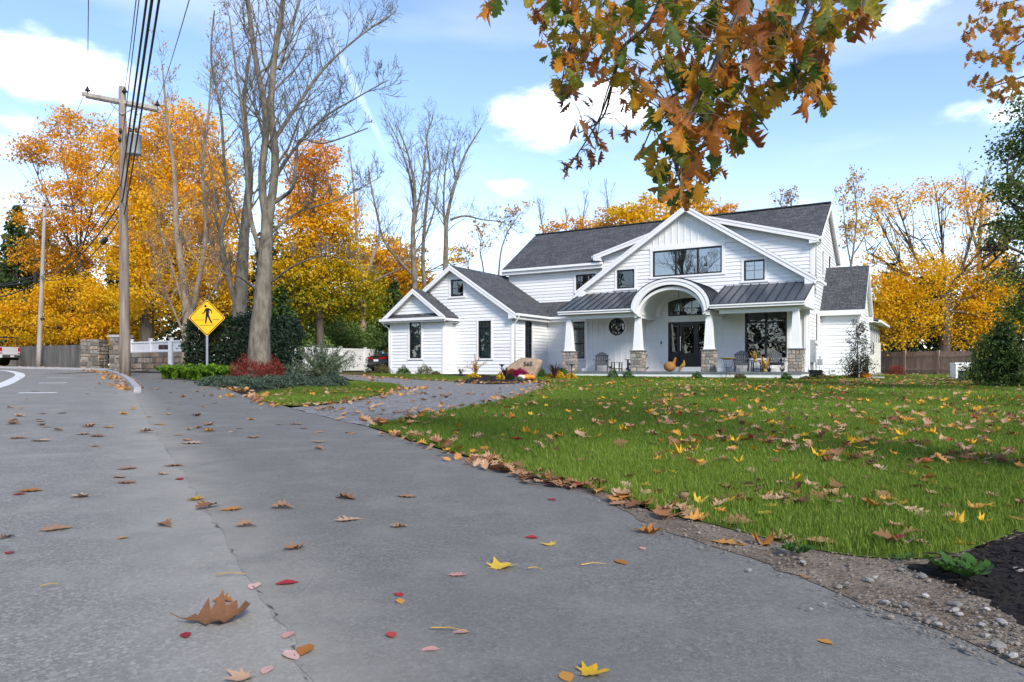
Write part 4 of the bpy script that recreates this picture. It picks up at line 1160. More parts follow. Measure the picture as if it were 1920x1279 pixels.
def grow(tb, p, d, L, r, lvl, rnd, tips, kids=(5, 4, 3), ang=(35, 65), ratio=.52, wobble=.16, up=.08, rmin=.004, seg=5):
    n = max(3, min(8, int(L * 3) + 2)) if lvl == 0 else max(3, seg - lvl)
    pts = [p]; rad = [r]; q = p; dd_ = d; dirs = [d]
    for i in range(n):
        dd_ = norm3((dd_[0] + rnd.gauss(0, wobble), dd_[1] + rnd.gauss(0, wobble), dd_[2] + rnd.gauss(0, wobble) + up))
        q = (q[0] + dd_[0] * L / n, q[1] + dd_[1] * L / n, q[2] + dd_[2] * L / n)
        pts.append(q); rad.append(max(rmin, r * (1 - .72 * (i + 1) / n))); dirs.append(dd_)
    tb.add(pts, rad, 5 if r > .03 else 3)
    tips.append(q)
    if lvl >= len(kids): return
    for c in range(kids[lvl]):
        t = rnd.uniform(.22, 1.0); i = min(n, max(1, int(t * n)))
        o = pts[i]; bd = dirs[i]; a = R(rnd.uniform(*ang))
        v = norm3((rnd.gauss(0, 1), rnd.gauss(0, 1), rnd.gauss(0, 1)))
        c_ = v[0] * bd[0] + v[1] * bd[1] + v[2] * bd[2]
        v = norm3((v[0] - c_ * bd[0], v[1] - c_ * bd[1], v[2] - c_ * bd[2]))
        nd_ = norm3(tuple(bd[k] * math.cos(a) + v[k] * math.sin(a) for k in range(3)))
        grow(tb, o, nd_, L * ratio * rnd.uniform(.65, 1.2) * (1.15 - .4 * t), max(rmin, rad[i] * .55), lvl + 1, rnd, tips, kids, ang, ratio, wobble, up, rmin, seg)
def catmull(P, k=5):
    P = [np.asarray(p, float) for p in P]; o = []
    for i in range(len(P) - 1):
        p0, p1, p2, p3 = P[max(i - 1, 0)], P[i], P[i + 1], P[min(i + 2, len(P) - 1)]
        for j in range(k):
            t = j / k
            o.append(.5 * (2 * p1 + (p2 - p0) * t + (2 * p0 - 5 * p1 + 4 * p2 - p3) * t * t + (3 * p1 - p0 - 3 * p2 + p3) * t ** 3))
    o.append(P[-1]); return o
def leafcloud(C, size, g, tone, nbias=None, slim=.55, droop=0.0):
    """one folded leaf per centre; returns V, F, tone per vertex"""
    n = len(C)
    D_ = g.normal(size=(n, 3)); D_[:, 2] -= droop
    D_ /= np.linalg.norm(D_, axis=1)[:, None]
    N_ = g.normal(size=(n, 3))
    if nbias is not None: N_ += nbias
    S = np.cross(D_, N_); S /= np.linalg.norm(S, axis=1)[:, None] + 1e-9
    N2 = np.cross(S, D_)
    sz = (np.asarray(size) * g.uniform(.6, 1.35, n))[:, None]
    a = C - D_ * sz * .5; b = C + D_ * sz * .5
    l = C + S * sz * slim * .5 + N2 * sz * .12; r = C - S * sz * slim * .5 + N2 * sz * .12
    V = np.stack([a, l, b, r], 1).reshape(-1, 3)
    k = np.arange(n)[:, None] * 4
    Fc = np.concatenate([k + np.array([[0, 1, 2]]), k + np.array([[0, 2, 3]])], 1).reshape(-1, 3)
    return V, Fc, np.repeat(np.clip(tone, 0, 1), 4)
def tree_root(name, label, cat, x, y, group=None):
    return tag(empty(name, (x, y, gz(x, y))), label, cat, group)
def bare_tree(name, label, px, depth, stems, side=(2.2, 26), kids=(5, 4), seed=1, bark='bark', leaves=0, leafmat_=None, lsize=.09, group=None, upv=.12, spread=1.0):
    """stems: lists of (px, py, depth offset) with start/end radius in px; side branches grown on them"""
    rnd = random.Random(seed); g = np.random.default_rng(seed)
    b = GX(px, depth); root = tree_root(name, label, 'tree', b.x, b.y, group)
    tb, tw = TB(), TB(); tips = []
    for st in stems:
        pts = [PT(p[0], p[1], depth + (p[2] if len(p) > 2 else 0)) for p in st['p']]
        C = catmull([tuple(p) for p in pts], 6)
        m = depth / F
        kr = 1.0 if st.get('root') else .72
        r0, r1 = st['r'][0] * m * kr, st['r'][1] * m * .6
        n = len(C)
        rad = [r0 + (r1 - r0) * (i / (n - 1)) ** .85 for i in range(n)]
        if st.get('root'):
            for i in range(min(4, n)): rad[i] *= 1 + .32 * (1 - i / 4) ** 2
        C = [c + np.array((rnd.gauss(0, .12), rnd.gauss(0, .12), 0)) * rad[i] * .3 for i, c in enumerate(C)]
        tb.add(C, rad, 10 if r0 > .12 else 6)
        tips.append(tuple(C[-1]))
        ns = st.get('n', side[1]); f0 = st.get('f', .3)
        for c in range(ns):
            t = f0 + (1 - f0) * (c + rnd.random()) / ns
            i = min(n - 2, int(t * (n - 1)))
            d = C[i + 1] - C[i]; d = d / (np.linalg.norm(d) + 1e-9)
            a = rnd.uniform(0, 2 * math.pi); o = np.array((math.cos(a), math.sin(a) * .7, rnd.uniform(.1, .9)))
            dv = norm3(tuple(d * .55 + o * .8 * spread))
            L_ = st.get('L', side[0]) * rnd.uniform(.5, 1.25) * (1.25 - .65 * t)
            grow(tw, tuple(C[i]), dv, L_, max(.010, min(rad[i] * .42, L_ * .014)), 0, rnd, tips, kids, (25, 55), .55, .13, upv, .0055)
    tb.build('trunk', M[bark], root, root.location)
    tw.build('branches', M[bark], root, root.location)
    if leaves:
        T = np.array(tips); T = T[g.integers(0, len(T), leaves)] + g.normal(0, .12, (leaves, 3))
        V, Fc, tn = leafcloud(T, np.full(leaves, lsize), g, g.uniform(0, 1, leaves), None, .6, .6)
        mknp('leaves', V - np.array(root.location)[None], Fc, leafmat_, root, False, tn)
    return root
def leafy_tree(name, label, px, depth, lobes, mat, nleaf, lsize=.17, trunk=(12, 5), fork=None, bark='barkdark', seed=1, group=None, tone=None, thick=.8, bend=0, limbs=True, cat='tree', clump=.27):
    """crown given as lobes (px, py, rx, ry, density) at the tree's depth"""
    rnd = random.Random(seed); g = np.random.default_rng(seed)
    b = GX(px, depth); root = tree_root(name, label, cat, b.x, b.y, group); off = np.array(root.location)
    m = depth / F
    tb = TB()
    top = min(l[1] for l in lobes)
    fk = fork or (px + bend, (HY + top) / 2 + 40)
    fp = np.array(PT(fk[0], fk[1], depth))
    tr0 = [np.array(b) - np.array((0, 0, .2)), np.array(b) * .5 + fp * .5 + np.array((rnd.gauss(0, .15), 0, 0)), fp]
    C = catmull(tr0, 5); n = len(C)
    tb.add(C, [(trunk[0] + (trunk[1] * 1.2 - trunk[0]) * i / (n - 1)) * m * (1.35 if i == 0 else 1) for i in range(n)], 9)
    tot = sum(l[2] * l[3] * (l[4] if len(l) > 4 else 1) for l in lobes)
    Cs = []; Ts = []; Nb = []
    for l in lobes:
        lx, ly, rx, ry = l[:4]; den = l[4] if len(l) > 4 else 1; do = l[5] if len(l) > 5 else rnd.uniform(-1, 1) * rx * m * .6
        c = np.array(PT(lx, ly, depth + do)); rr = np.array((rx * m, rx * m * thick, ry * m))
        if limbs:
            mid = fp * .5 + c * .5 + np.array((rnd.gauss(0, .3), rnd.gauss(0, .3), -.1 * abs(c[2] - fp[2]) + rnd.gauss(0, .2)))
            lc = catmull([C[-1 - rnd.randrange(0, 4)], mid, c], 5)
            tb.add(lc, np.linspace(trunk[1] * m * .55, .025, len(lc)), 6)
            for _ in range(16):
                s0 = lc[rnd.randrange(len(lc) // 2, len(lc))]
                v = g.normal(size=3); v /= np.linalg.norm(v); e = c + v * rr * rnd.uniform(.6, 1.05)
                mm_ = (s0 + e) / 2 + g.normal(0, .15, 3)
                tb.add(catmull([s0, mm_, e], 3), np.linspace(.032, .007, 7), 4)
        nl = int(nleaf * rx * ry * den / tot)
        ncl = max(3, int(nl / 42))
        v = g.normal(size=(ncl, 3)); v /= np.linalg.norm(v, axis=1)[:, None]
        rad = g.uniform(.35, 1.0, ncl) ** .6
        cc = c + v * rr * (rad * g.uniform(.9, 1.12, ncl))[:, None]
        ct_ = g.uniform(0, 1, ncl)
        pick = g.integers(0, ncl, nl)
        sp = clump * (1 + .4 * g.random(nl))[:, None] * np.array((1.25, 1.25, .62))
        P_ = cc[pick] + g.normal(size=(nl, 3)) * sp
        zz = (P_[:, 2] - off[2])
        if tone: tt = tone(zz, ct_[pick], g)
        else: tt = ct_[pick] * .6 + g.uniform(0, .4, nl)
        Cs.append(P_); Ts.append(tt); Nb.append(v[pick] * .6 + np.array((0, 0, .9)))
    tb.build('trunk', M[bark], root, off)
    P_ = np.concatenate(Cs); tt = np.concatenate(Ts)
    V, Fc, tn = leafcloud(P_, np.full(len(P_), lsize), g, tt, np.concatenate(Nb), .72, .25)
    mknp('crown', V - off[None], Fc, mat, root, False, tn)
    return root

YEL = leafmat('maple_yellow', [(0, (.34, .27, .012)), (.25, (.66, .43, .012)), (.62, (.88, .52, .012)), (.88, (.84, .38, .012)), (1, (.66, .24, .015))], .45)
ORG = leafmat('maple_orange', [(0, (.42, .22, .02)), (.4, (.78, .36, .02)), (.75, (.80, .42, .02)), (1, (.40, .16, .03))], .42)
GYL = leafmat('maple_green_to_orange', [(0, (.05, .10, .012)), (.3, (.22, .24, .012)), (.55, (.76, .48, .012)), (.82, (.82, .40, .015)), (1, (.74, .28, .02))], .45)
PALE = leafmat('sparse_autumn_leaf', [(0, (.55, .30, .05)), (.5, (.66, .36, .06)), (1, (.42, .18, .04))], .35)
BRN = leafmat('brown_leaf', [(0, (.22, .09, .03)), (.5, (.34, .15, .04)), (1, (.46, .23, .05))], .3)
DGR = leafmat('yew_green', [(0, (.008, .020, .010)), (.6, (.016, .036, .016)), (1, (.03, .055, .02))], .1)
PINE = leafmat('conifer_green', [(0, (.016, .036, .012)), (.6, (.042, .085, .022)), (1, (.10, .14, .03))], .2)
CEDAR = leafmat('cedar_green', [(0, (.04, .075, .016)), (.55, (.12, .18, .035)), (1, (.27, .28, .06))], .35)
RHO = leafmat('rhododendron_green', [(0, (.06, .13, .025)), (.5, (.15, .26, .06)), (.8, (.28, .36, .11)), (1, (.46, .38, .11))], .3)
JUN = leafmat('juniper_green', [(0, (.03, .055, .035)), (.6, (.075, .115, .075)), (1, (.13, .17, .12))], .15)
SAGE = leafmat('sage_green', [(0, (.06, .095, .045)), (.6, (.15, .21, .12)), (1, (.25, .31, .18))], .3)
FERN = leafmat('fern_green', [(0, (.07, .16, .012)), (.6, (.17, .33, .02)), (1, (.30, .42, .04))], .35)
REDM = leafmat('red_lace_leaf', [(0, (.10, .016, .014)), (.5, (.24, .04, .028)), (1, (.34, .075, .045))], .3)
BOX = leafmat('boxwood_green', [(0, (.025, .065, .012)), (.6, (.055, .13, .02)), (1, (.10, .19, .03))], .2)
OLV = leafmat('bronze_shrub', [(0, (.05, .065, .02)), (.5, (.12, .115, .035)), (1, (.20, .12, .045))], .2)
HLY = leafmat('dark_holly', [(0, (.010, .016, .009)), (.6, (.022, .032, .016)), (1, (.10, .07, .035))], .1)
MAG = leafmat('magenta_mum', [(0, (.16, .004, .03)), (.6, (.34, .008, .075)), (1, (.50, .03, .14))], .2)
YMU = leafmat('yellow_mum', [(0, (.05, .09, .012)), (.3, (.12, .13, .015)), (.45, (.80, .46, .015)), (1, (.88, .58, .03))], .25)
FLX = leafmat('red_flax', [(0, (.03, .014, .014)), (.6, (.085, .03, .026)), (1, (.15, .07, .045))], .15)
WOOD = leafmat('woodland_mix', [(0, (.012, .022, .010)), (.45, (.035, .045, .014)), (.75, (.14, .10, .02)), (1, (.34, .18, .02))], .2)

# ------------------------------------------------------------------ woods behind everything
g = np.random.default_rng(5)
n = 90000
ang_ = g.uniform(-.74, .74, n); dist_ = g.uniform(70, 92, n)
X = np.tan(ang_) * dist_; Y = dist_
px_ = CX + F * X / Y
hmax = np.interp(px_, [-100, 300, 560, 760, 900, 1500, 1640, 1900, 2100], [12, 12.5, 11, 7, 5, 5, 8, 9, 9]) * (1 + .25 * np.sin(px_ / 37.) + .15 * np.sin(px_ / 11.))
Zl = ground(X, Y) + hmax * g.uniform(0, 1, n) ** .8
V, Fc, tn = leafcloud(np.stack([X, Y, Zl], 1), np.full(n, .55), g, np.clip(g.normal(.36, .2, n) + .25 * np.sin(px_ / 50.), 0, 1), np.array((0, -.6, .5)), .8)
g2 = np.random.default_rng(15); n2 = 42000  # unseen trees beside and behind the camera, added to darken window reflections
a2 = g2.uniform(0, 2 * math.pi, n2); a2 = np.where(np.abs(a2 - math.pi / 2) < .95, a2 + math.pi, a2); d2 = g2.uniform(48, 62, n2)
X2, Y2 = np.cos(a2) * d2, np.sin(a2) * d2 - 6; h2_ = (10 + 3 * np.sin(a2 * 9) + 2 * np.sin(a2 * 23)) * g2.uniform(0, 1, n2) ** .8
Vb, Fb, tb_ = leafcloud(np.stack([X2, Y2, ground(X2, Y2) + h2_], 1), np.full(n2, .75), g2, np.clip(g2.normal(.45, .25, n2), 0, 1), None, .8)
Fc = np.concatenate([Fc, Fb + len(V)]); V = np.concatenate([V, Vb]); tn = np.concatenate([tn, tb_])
tag(mknp('woods', V, Fc, WOOD, None, False, tn), 'dark mixed woodland undergrowth closing the view behind the gardens, plus unseen trees added behind the viewpoint for window reflections', 'woods', None, 'stuff')

gA = 'autumn maples behind the stone wall'
leafy_tree('maple_tree', 'orange and brown maple with thinning crown at the far left', 150, 58, [(115, 275, 62, 48, .6), (55, 290, 38, 26, .5), (150, 240, 50, 36, .5), (185, 330, 70, 60, .9), (115, 385, 80, 52, .6), (60, 430, 40, 40, .3), (185, 450, 70, 60, .8), (95, 490, 70, 50, .7)], ORG, 23000, .19, (7, 4), (150, 480), seed=21, group=gA)
leafy_tree('maple_tree', 'tall bright yellow maple rising behind the tall wooden utility pole', 268, 45, [(335, 240, 66, 42, 1), (285, 300, 66, 52, 1), (370, 320, 70, 66, 1), (250, 380, 70, 58, 1), (330, 400, 84, 64, 1), (410, 410, 50, 60, .9), (260, 470, 72, 56, 1), (350, 490, 84, 56, .9), (425, 500, 44, 52, .9), (290, 555, 80, 46, .8), (395, 570, 60, 40, .7), (225, 270, 40, 40, .8)], YEL, 56000, .165, (13, 7), (285, 470), seed=22, group=gA, tone=lambda z, c, g: np.clip(.14 + .026 * z + .36 * c + g.normal(0, .08, len(z)), 0, 1))
leafy_tree('maple_tree', 'low spreading yellow maple overhanging the grey concrete wall', 120, 55, [(55, 580, 62, 44, 1), (25, 620, 50, 36, 1), (140, 555, 74, 40, 1), (205, 580, 60, 44, 1), (110, 615, 74, 32, .8), (190, 620, 66, 30, .8), (250, 610, 54, 36, .7), (165, 640, 60, 20, .4)], YEL, 22000, .19, (7, 4), (130, 610), seed=23, group=gA)
leafy_tree('maple_tree', 'maple with orange top and green skirts behind the lichened bare tree', 602, 45, [(595, 300, 46, 34, .9), (590, 360, 56, 46, 1), (630, 415, 42, 50, 1), (560, 430, 50, 52, 1), (610, 480, 62, 46, 1), (550, 520, 50, 44, .9), (640, 530, 60, 44, .9), (590, 570, 66, 36, .8), (680, 570, 46, 40, .8), (520, 560, 36, 34, .6)], GYL, 30000, .17, (8, 5), (602, 520), seed=24, group=gA, tone=lambda z, c, g: np.clip(.02 + .066 * z + .26 * (c - .4) + g.normal(0, .07, len(z)), 0, 1))
leafy_tree('maple_tree', 'golden maple showing above the small gabled bump-out', 735, 62, [(700, 470, 48, 34, .8), (755, 490, 46, 36, .8), (720, 520, 60, 34, .8), (780, 530, 40, 30, .6), (660, 500, 40, 40, .7), (860, 480, 24, 16, .3)], YEL, 9000, .26, (7, 4), (735, 540), seed=25, group=gA)
leafy_tree('maple_tree', 'small olive green maple above the rhododendrons', 665, 60, [(650, 590, 44, 32), (700, 575, 46, 36), (600, 600, 44, 26), (690, 540, 36, 24)], GYL, 6500, .24, (4, 3), (668, 610), seed=26, tone=lambda z, c, g: np.clip(.12 + .35 * c + g.normal(0, .06, len(z)), 0, 1))
gB = 'autumn trees behind the roof ridge'
leafy_tree('maple_tree', 'golden round-topped maple behind the front gable peak', 1225, 72, [(1225, 402, 62, 36), (1285, 395, 50, 34), (1180, 415, 50, 34), (1240, 440, 80, 40), (1320, 420, 50, 30, .6)], YEL, 9500, .28, (8, 5), (1230, 500), seed=27, group=gB)
leafy_tree('maple_tree', 'tan willowy tree behind the main roof left of the golden maple', 1145, 76, [(1145, 412, 30, 32), (1120, 435, 36, 26), (1160, 450, 40, 30)], PALE, 3600, .24, (6, 4), (1142, 500), seed=28, group=gB)
leafy_tree('maple_tree', 'small orange tree behind the left end of the roof ridge', 1060, 72, [(1080, 420, 24, 16, .7), (1050, 436, 30, 18, .7), (1100, 440, 30, 20, .8), (1065, 460, 50, 22, .8)], ORG, 2600, .24, (5, 3), (1066, 500), seed=29, group=gB)
leafy_tree('maple_tree', 'orange treetop showing right of the gable peak', 1352, 74, [(1352, 394, 26, 12, .7), (1318, 386, 24, 16, .4), (1350, 420, 40, 24, .8)], ORG, 2200, .24, (5, 3), (1350, 480), seed=30, group=gB)
bare_tree('bare_tree', 'thin tree with a few red leaves above the right roof ridge', 1478, 74, [dict(p=[(1478, 640), (1478, 480), (1480, 420), (1484, 375)], r=(4, 1.2), n=14, f=.55, L=2.6), dict(p=[(1478, 440), (1468, 400), (1462, 375)], r=(2, .8), n=8, f=.3, L=2)], kids=(4, 3), seed=31, bark='twig', leaves=420, leafmat_=BRN, lsize=.22)
leafy_tree('maple_tree', 'big spreading yellow maple with a thinning top by the cedar fence', 1768, 44, [(1650, 560, 58, 50, 1), (1705, 590, 64, 44, 1), (1785, 545, 70, 62, 1.1), (1835, 580, 56, 54, 1), (1730, 520, 56, 44, .9), (1870, 525, 44, 52, .9), (1615, 590, 30, 46, .9), (1660, 630, 50, 22, .8), (1820, 630, 60, 24, .8), (1870, 610, 44, 36, .8), (1680, 375, 48, 24, .42), (1755, 362, 56, 26, .42), (1640, 400, 36, 30, .36), (1835, 380, 50, 34, .5), (1625, 470, 40, 46, .22), (1725, 450, 80, 50, .16), (1850, 455, 50, 50, .4)], YEL, 32000, .15, (12, 6), (1770, 560), seed=32, tone=lambda z, c, g: np.clip(.30 + .045 * np.maximum(z - 4, 0) + .32 * c + g.normal(0, .07, len(z)), 0, 1))
bare_tree('bare_tree', 'young tree with sparse orange leaves beside the right gable end', 1592, 52, [dict(p=[(1592, 660), (1594, 520), (1600, 470), (1606, 400), (1600, 340)], r=(4, 1), n=16, f=.45, L=2.0), dict(p=[(1596, 500), (1586, 440), (1580, 370)], r=(2.2, .8), n=10, f=.3, L=1.6), dict(p=[(1598, 480), (1622, 440), (1640, 380)], r=(2.2, .8), n=10, f=.3, L=1.8)], kids=(4, 3), seed=33, bark='bark', leaves=900, leafmat_=PALE, lsize=.19)
bare_tree('bare_tree', 'bare thin grey tree at the right behind the yellow maple', 1835, 54, [dict(p=[(1838, 660), (1836, 500), (1840, 400), (1846, 330)], r=(8, 2), n=16, f=.5, L=2.6), dict(p=[(1836, 480), (1815, 400), (1810, 330)], r=(4, 1), n=12, f=.4, L=2.2)], kids=(4, 3), seed=34, bark='bark')

# bare trees on the left
stem = lambda p, r, **k: dict(p=p, r=r, **k)
bare_tree('bare_tree', 'tall bare tree with lichen-spotted grey trunk in front of the dark yew hedge', 489, 22, [
    stem([(489, 722), (486, 650), (492, 560), (498, 470), (501, 395)], (25, 15), n=3, f=.6, L=1.4, root=1),
    stem([(497, 470), (507, 390), (516, 300), (508, 200), (516, 100), (531, 0), (536, -140), (540, -260)], (13, 4.5), n=22, f=.25, L=2.6),
    stem([(500, 420), (491, 330), (499, 230), (481, 120), (468, 30), (456, -90), (450, -220)], (11.5, 3.5), n=20, f=.25, L=2.4),
    stem([(494, 490), (470, 410), (462, 320, -.4), (457, 230, -.6), (441, 120, -.8), (430, 30, -1)], (8, 2), n=16, f=.2, L=1.8),
    stem([(504, 385), (532, 368), (549, 350, -.5), (556, 300, -.7), (563, 262, -1), (610, 268, -1.2), (690, 240, -1.5)], (6.5, 1.6), n=16, f=.3, L=1.6),
    stem([(514, 262), (556, 200, .4), (606, 130, .8), (672, 70, 1.2), (742, 22, 1.5)], (6.5, 1.6), n=24, f=.15, L=1.9),
    stem([(512, 340), (552, 280, -.3), (606, 222, -.6), (664, 186, -.9), (728, 150, -1.2)], (5.5, 1.4), n=22, f=.2, L=1.7),
    stem([(503, 440), (560, 398, .8), (640, 372, 1.3), (716, 330, 1.8)], (4.5, 1.2), n=16, f=.25, L=1.4),
    stem([(484, 548), (452, 520, -.8), (420, 512, -1.2), (392, 470, -1.5), (352, 462, -1.8)], (4.5, 1.2), n=14, f=.35, L=1.1),
    stem([(508, 530), (556, 496, -.8), (622, 480, -1.4), (684, 512, -2)], (3.2, 1), n=12, f=.3, L=1.1),
    stem([(524, 130), (546, 50, .4), (572, -30, .8), (600, -120, 1)], (5, 2), n=14, f=.2, L=1.8)], kids=(5, 4), seed=41)
bare_tree('bare_tree', 'bare grey trunk standing behind the hedge left of the lichened tree', 448, 28, [
    stem([(448, 700), (449, 600), (454, 500), (460, 420), (468, 320), (458, 200), (470, 90)], (17, 3), n=20, f=.4, L=2.4, root=1),
    stem([(446, 585), (426, 510, -.4), (414, 440, -.6), (428, 380, -.8), (420, 300, -.8), (414, 210, -1), (396, 110, -1), (402, 20, -1)], (8, 2), n=20, f=.25, L=1.9),
    stem([(420, 470), (404, 400, -1), (398, 320, -1.2), (380, 240, -1.4)], (4, 1), n=12, f=.2, L=1.6)], kids=(4, 4), seed=42, leaves=500, leafmat_=PALE, lsize=.09)
bare_tree('bare_tree', 'multi-stemmed bare tree with sparse yellow leaves behind the pedestrian sign', 350, 29, [
    stem([(350, 700), (352, 620), (346, 540), (332, 440), (326, 320), (312, 210), (304, 120)], (11, 1.6), n=18, f=.3, L=2.0, root=1),
    stem([(352, 620), (372, 530, -.5), (386, 430, -.7), (380, 320, -.9), (392, 200, -1), (398, 90, -1)], (8, 1.4), n=18, f=.25, L=2.0),
    stem([(348, 580), (322, 500, .4), (298, 420, .8), (286, 330, 1)], (5, 1.2), n=14, f=.2, L=1.8),
    stem([(350, 640), (325, 580, -.6), (300, 520, -1), (285, 450, -1.2)], (4, 1), n=14, f=.2, L=1.6),
    stem([(354, 610), (392, 560, -1), (420, 500, -1.2)], (4, 1), n=12, f=.2, L=1.5)], kids=(5, 4), seed=43, bark='barktan', leaves=2600, leafmat_=PALE, lsize=.09)
gC = 'bare trees behind the garage wing'
bare_tree('bare_tree', 'bare tan tree with forked trunk above the rhododendrons', 680, 53, [
    stem([(680, 660), (681, 570), (682, 515)], (9, 7), n=1, f=.8, L=1, root=1), stem([(682, 520), (671, 470), (667, 410), (662, 340), (655, 280)], (5.5, 1.4), n=16, f=.3, L=2.3),
    stem([(683, 525), (700, 480), (712, 430, .5), (700, 370, .8), (690, 310, 1)], (5.5, 1.4), n=16, f=.3, L=2.2), stem([(683, 538), (715, 520, -.5), (752, 503, -.8), (790, 480, -1)], (4.2, 1.2), n=10, f=.3, L=1.6)], kids=(5, 4), seed=44, bark='barktan', group=gC)
bare_tree('bare_tree', 'tall bare tree with a sweeping side limb left of the wing gable', 783, 47, [
    stem([(783, 680), (782, 600), (777, 520), (774, 440), (778, 370), (768, 300), (745, 235)], (8.5, 1.6), n=20, f=.35, L=3.0, root=1),
    stem([(778, 520), (750, 490), (722, 455, -.5), (705, 395, -.8), (690, 320, -1)], (5, 1.2), n=16, f=.25, L=2.2), stem([(777, 400), (770, 340, .6), (752, 280, .9), (730, 230, 1)], (3.8, 1), n=14, f=.2, L=2.2),
    stem([(777, 420), (792, 340), (798, 280), (806, 225)], (3.8, 1), n=14, f=.2, L=2.2)], kids=(5, 4), seed=45, group=gC)
bare_tree('bare_tree', 'slender bare trunk just left of the wing roof peak', 800, 49, [
    stem([(800, 680), (797, 560), (793, 480), (798, 400), (806, 320), (800, 260), (812, 220)], (5.5, 1.2), n=20, f=.4, L=2.4, root=1), stem([(795, 450), (815, 390), (822, 330), (830, 280)], (3, 1), n=12, f=.2, L=1.8)], kids=(4, 4), seed=46, group=gC)
bare_tree('bare_tree', 'bare tree with a long horizontal limb above the wing roof', 834, 50, [
    stem([(834, 680), (834, 560), (836, 470), (838, 410), (852, 350), (872, 290), (902, 240)], (7, 1.4), n=20, f=.4, L=2.6, root=1), stem([(837, 450), (832, 380), (836, 310), (846, 250)], (4, 1), n=16, f=.2, L=2.2),
    stem([(844, 412), (872, 405), (905, 412), (945, 418), (975, 440)], (3.4, .8), n=16, f=.25, L=1.6), stem([(856, 345), (850, 300), (862, 250)], (2.6, .8), n=12, f=.2, L=1.8)], kids=(5, 4), seed=47, group=gC)
bare_tree('bare_tree', 'thin bare saplings with orange leaves behind the left end of the main roof', 905, 56, [
    stem([(905, 680), (907, 520), (900, 470), (906, 430)], (3.5, .9), n=14, f=.5, L=1.8), stem([(930, 680), (936, 500), (950, 440), (975, 400)], (3.5, .9), n=16, f=.5, L=2.0), stem([(880, 680), (880, 520), (872, 480)], (3, .8), n=10, f=.5, L=1.4)], kids=(4, 3), seed=48, leaves=520, leafmat_=PALE, lsize=.2)
bare_tree('bare_tree', 'spindly bare treetops poking above the main roof ridge', 1090, 78, [
    stem([(1090, 680), (1090, 480), (1092, 420), (1100, 365)], (4, .8), n=12, f=.6, L=2.6), stem([(1020, 680), (1022, 470), (1016, 420), (1010, 385)], (4, .8), n=12, f=.6, L=2.4), stem([(1135, 680), (1134, 470), (1140, 400), (1136, 350)], (4, .8), n=12, f=.6, L=2.6), stem([(1055, 680), (1060, 470), (1062, 400)], (3, .8), n=10, f=.6, L=2.2)], kids=(4, 3), seed=49, bark='twig', upv=.3)

# conifers: whorled sprays on a straight stem
def conifer(name, label, px, depth, ytop, halfw, mat, n, seed, lsize=.22, ragged=.25, ybase=None):
    g = np.random.default_rng(seed); b = GX(px, depth); root = tree_root(name, label, 'conifer', b.x, b.y); off = np.array(root.location)
    H = PT(px, ytop, depth).z - off[2]; Rm = halfw * depth / F
    tb = TB(); tb.add([off, off + (0, 0, H * .5), off + (0, 0, H)], [max(.06, H * .016), H * .01, .015], 7)
    nb = int(55 + H * 9); Cs = []; Ns = []; Ts = []
    for i in range(nb):
        t = (i + g.random()) / nb; z = H * (.05 + .95 * t); a = g.uniform(0, 2 * math.pi)
        rl = Rm * (1 - t) ** .8 * g.uniform(1 - ragged, 1 + ragged) + .08
        e = np.array((math.cos(a) * rl, math.sin(a) * rl, z - rl * .22)); s0 = np.array((0, 0, z))
        tb.add([off + s0, off + (s0 + e) / 2 + (0, 0, rl * .08), off + e], [.022, .014, .005], 4)
        k = max(6, int(n / nb * (.35 + 1.3 * (1 - t))))
        f = g.uniform(.15, 1.05, k) ** .7
        P = s0 + (e - s0) * f[:, None] + g.normal(0, .10 + .10 * rl, (k, 3)) * (1, 1, .5)
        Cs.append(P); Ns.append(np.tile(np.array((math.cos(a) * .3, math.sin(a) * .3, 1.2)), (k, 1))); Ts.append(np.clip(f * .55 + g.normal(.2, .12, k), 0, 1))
    tb.build('trunk', M['barkdark'], root, off)
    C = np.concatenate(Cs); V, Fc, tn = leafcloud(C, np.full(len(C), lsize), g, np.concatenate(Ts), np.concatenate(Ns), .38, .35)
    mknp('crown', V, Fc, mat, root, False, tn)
    return root
conifer('spruce_tree', 'dark green spruce at the far left behind the distant utility pole', 32, 62, 385, 62, PINE, 5200, 61, .5, .35)
conifer('spruce_tree', 'dark spruce half hidden behind the low yellow maple', 128, 66, 470, 50, PINE, 3600, 62, .5, .3)
conifer('pine_tree', 'dark green pine rising behind the small gabled bump-out', 738, 46, 528, 36, PINE, 3600, 63, .3, .4)
conifer('spruce_tree', 'dark spruce behind the lichened bare tree and hedge', 528, 44, 535, 48, PINE, 3600, 64, .32, .35)
conifer('juniper_tree', 'small dark conical juniper on the lawn at the right', 1882, 21, 602, 36, PINE, 9000, 65, .11, .2)
conifer('juniper_tree', 'broad green evergreen shrub behind the conical juniper', 1852, 25, 628, 30, CEDAR, 7000, 66, .12, .3)
conifer('pine_tree', 'low dark evergreen behind the cedar fence', 1690, 56, 590, 46, DGR, 3400, 67, .3, .3)
leafy_tree('cedar_tree', 'tall feathery evergreen leaning in from the right edge', 1985, 17, [(1925, 275, 48, 44, .9), (1960, 210, 50, 50, .8), (1908, 345, 44, 34, .9), (1930, 420, 50, 44, .9), (1880, 440, 36, 20, .5), (1905, 500, 40, 30, .4), (1850, 470, 26, 12, .25), (1950, 560, 60, 50, .8), (2010, 330, 60, 90, .8), (2020, 520, 60, 90, .7), (1918, 580, 24, 26, .5)], CEDAR, 20000, .075, (14, 5), (1985, 430), seed=68, cat='conifer', clump=.15)

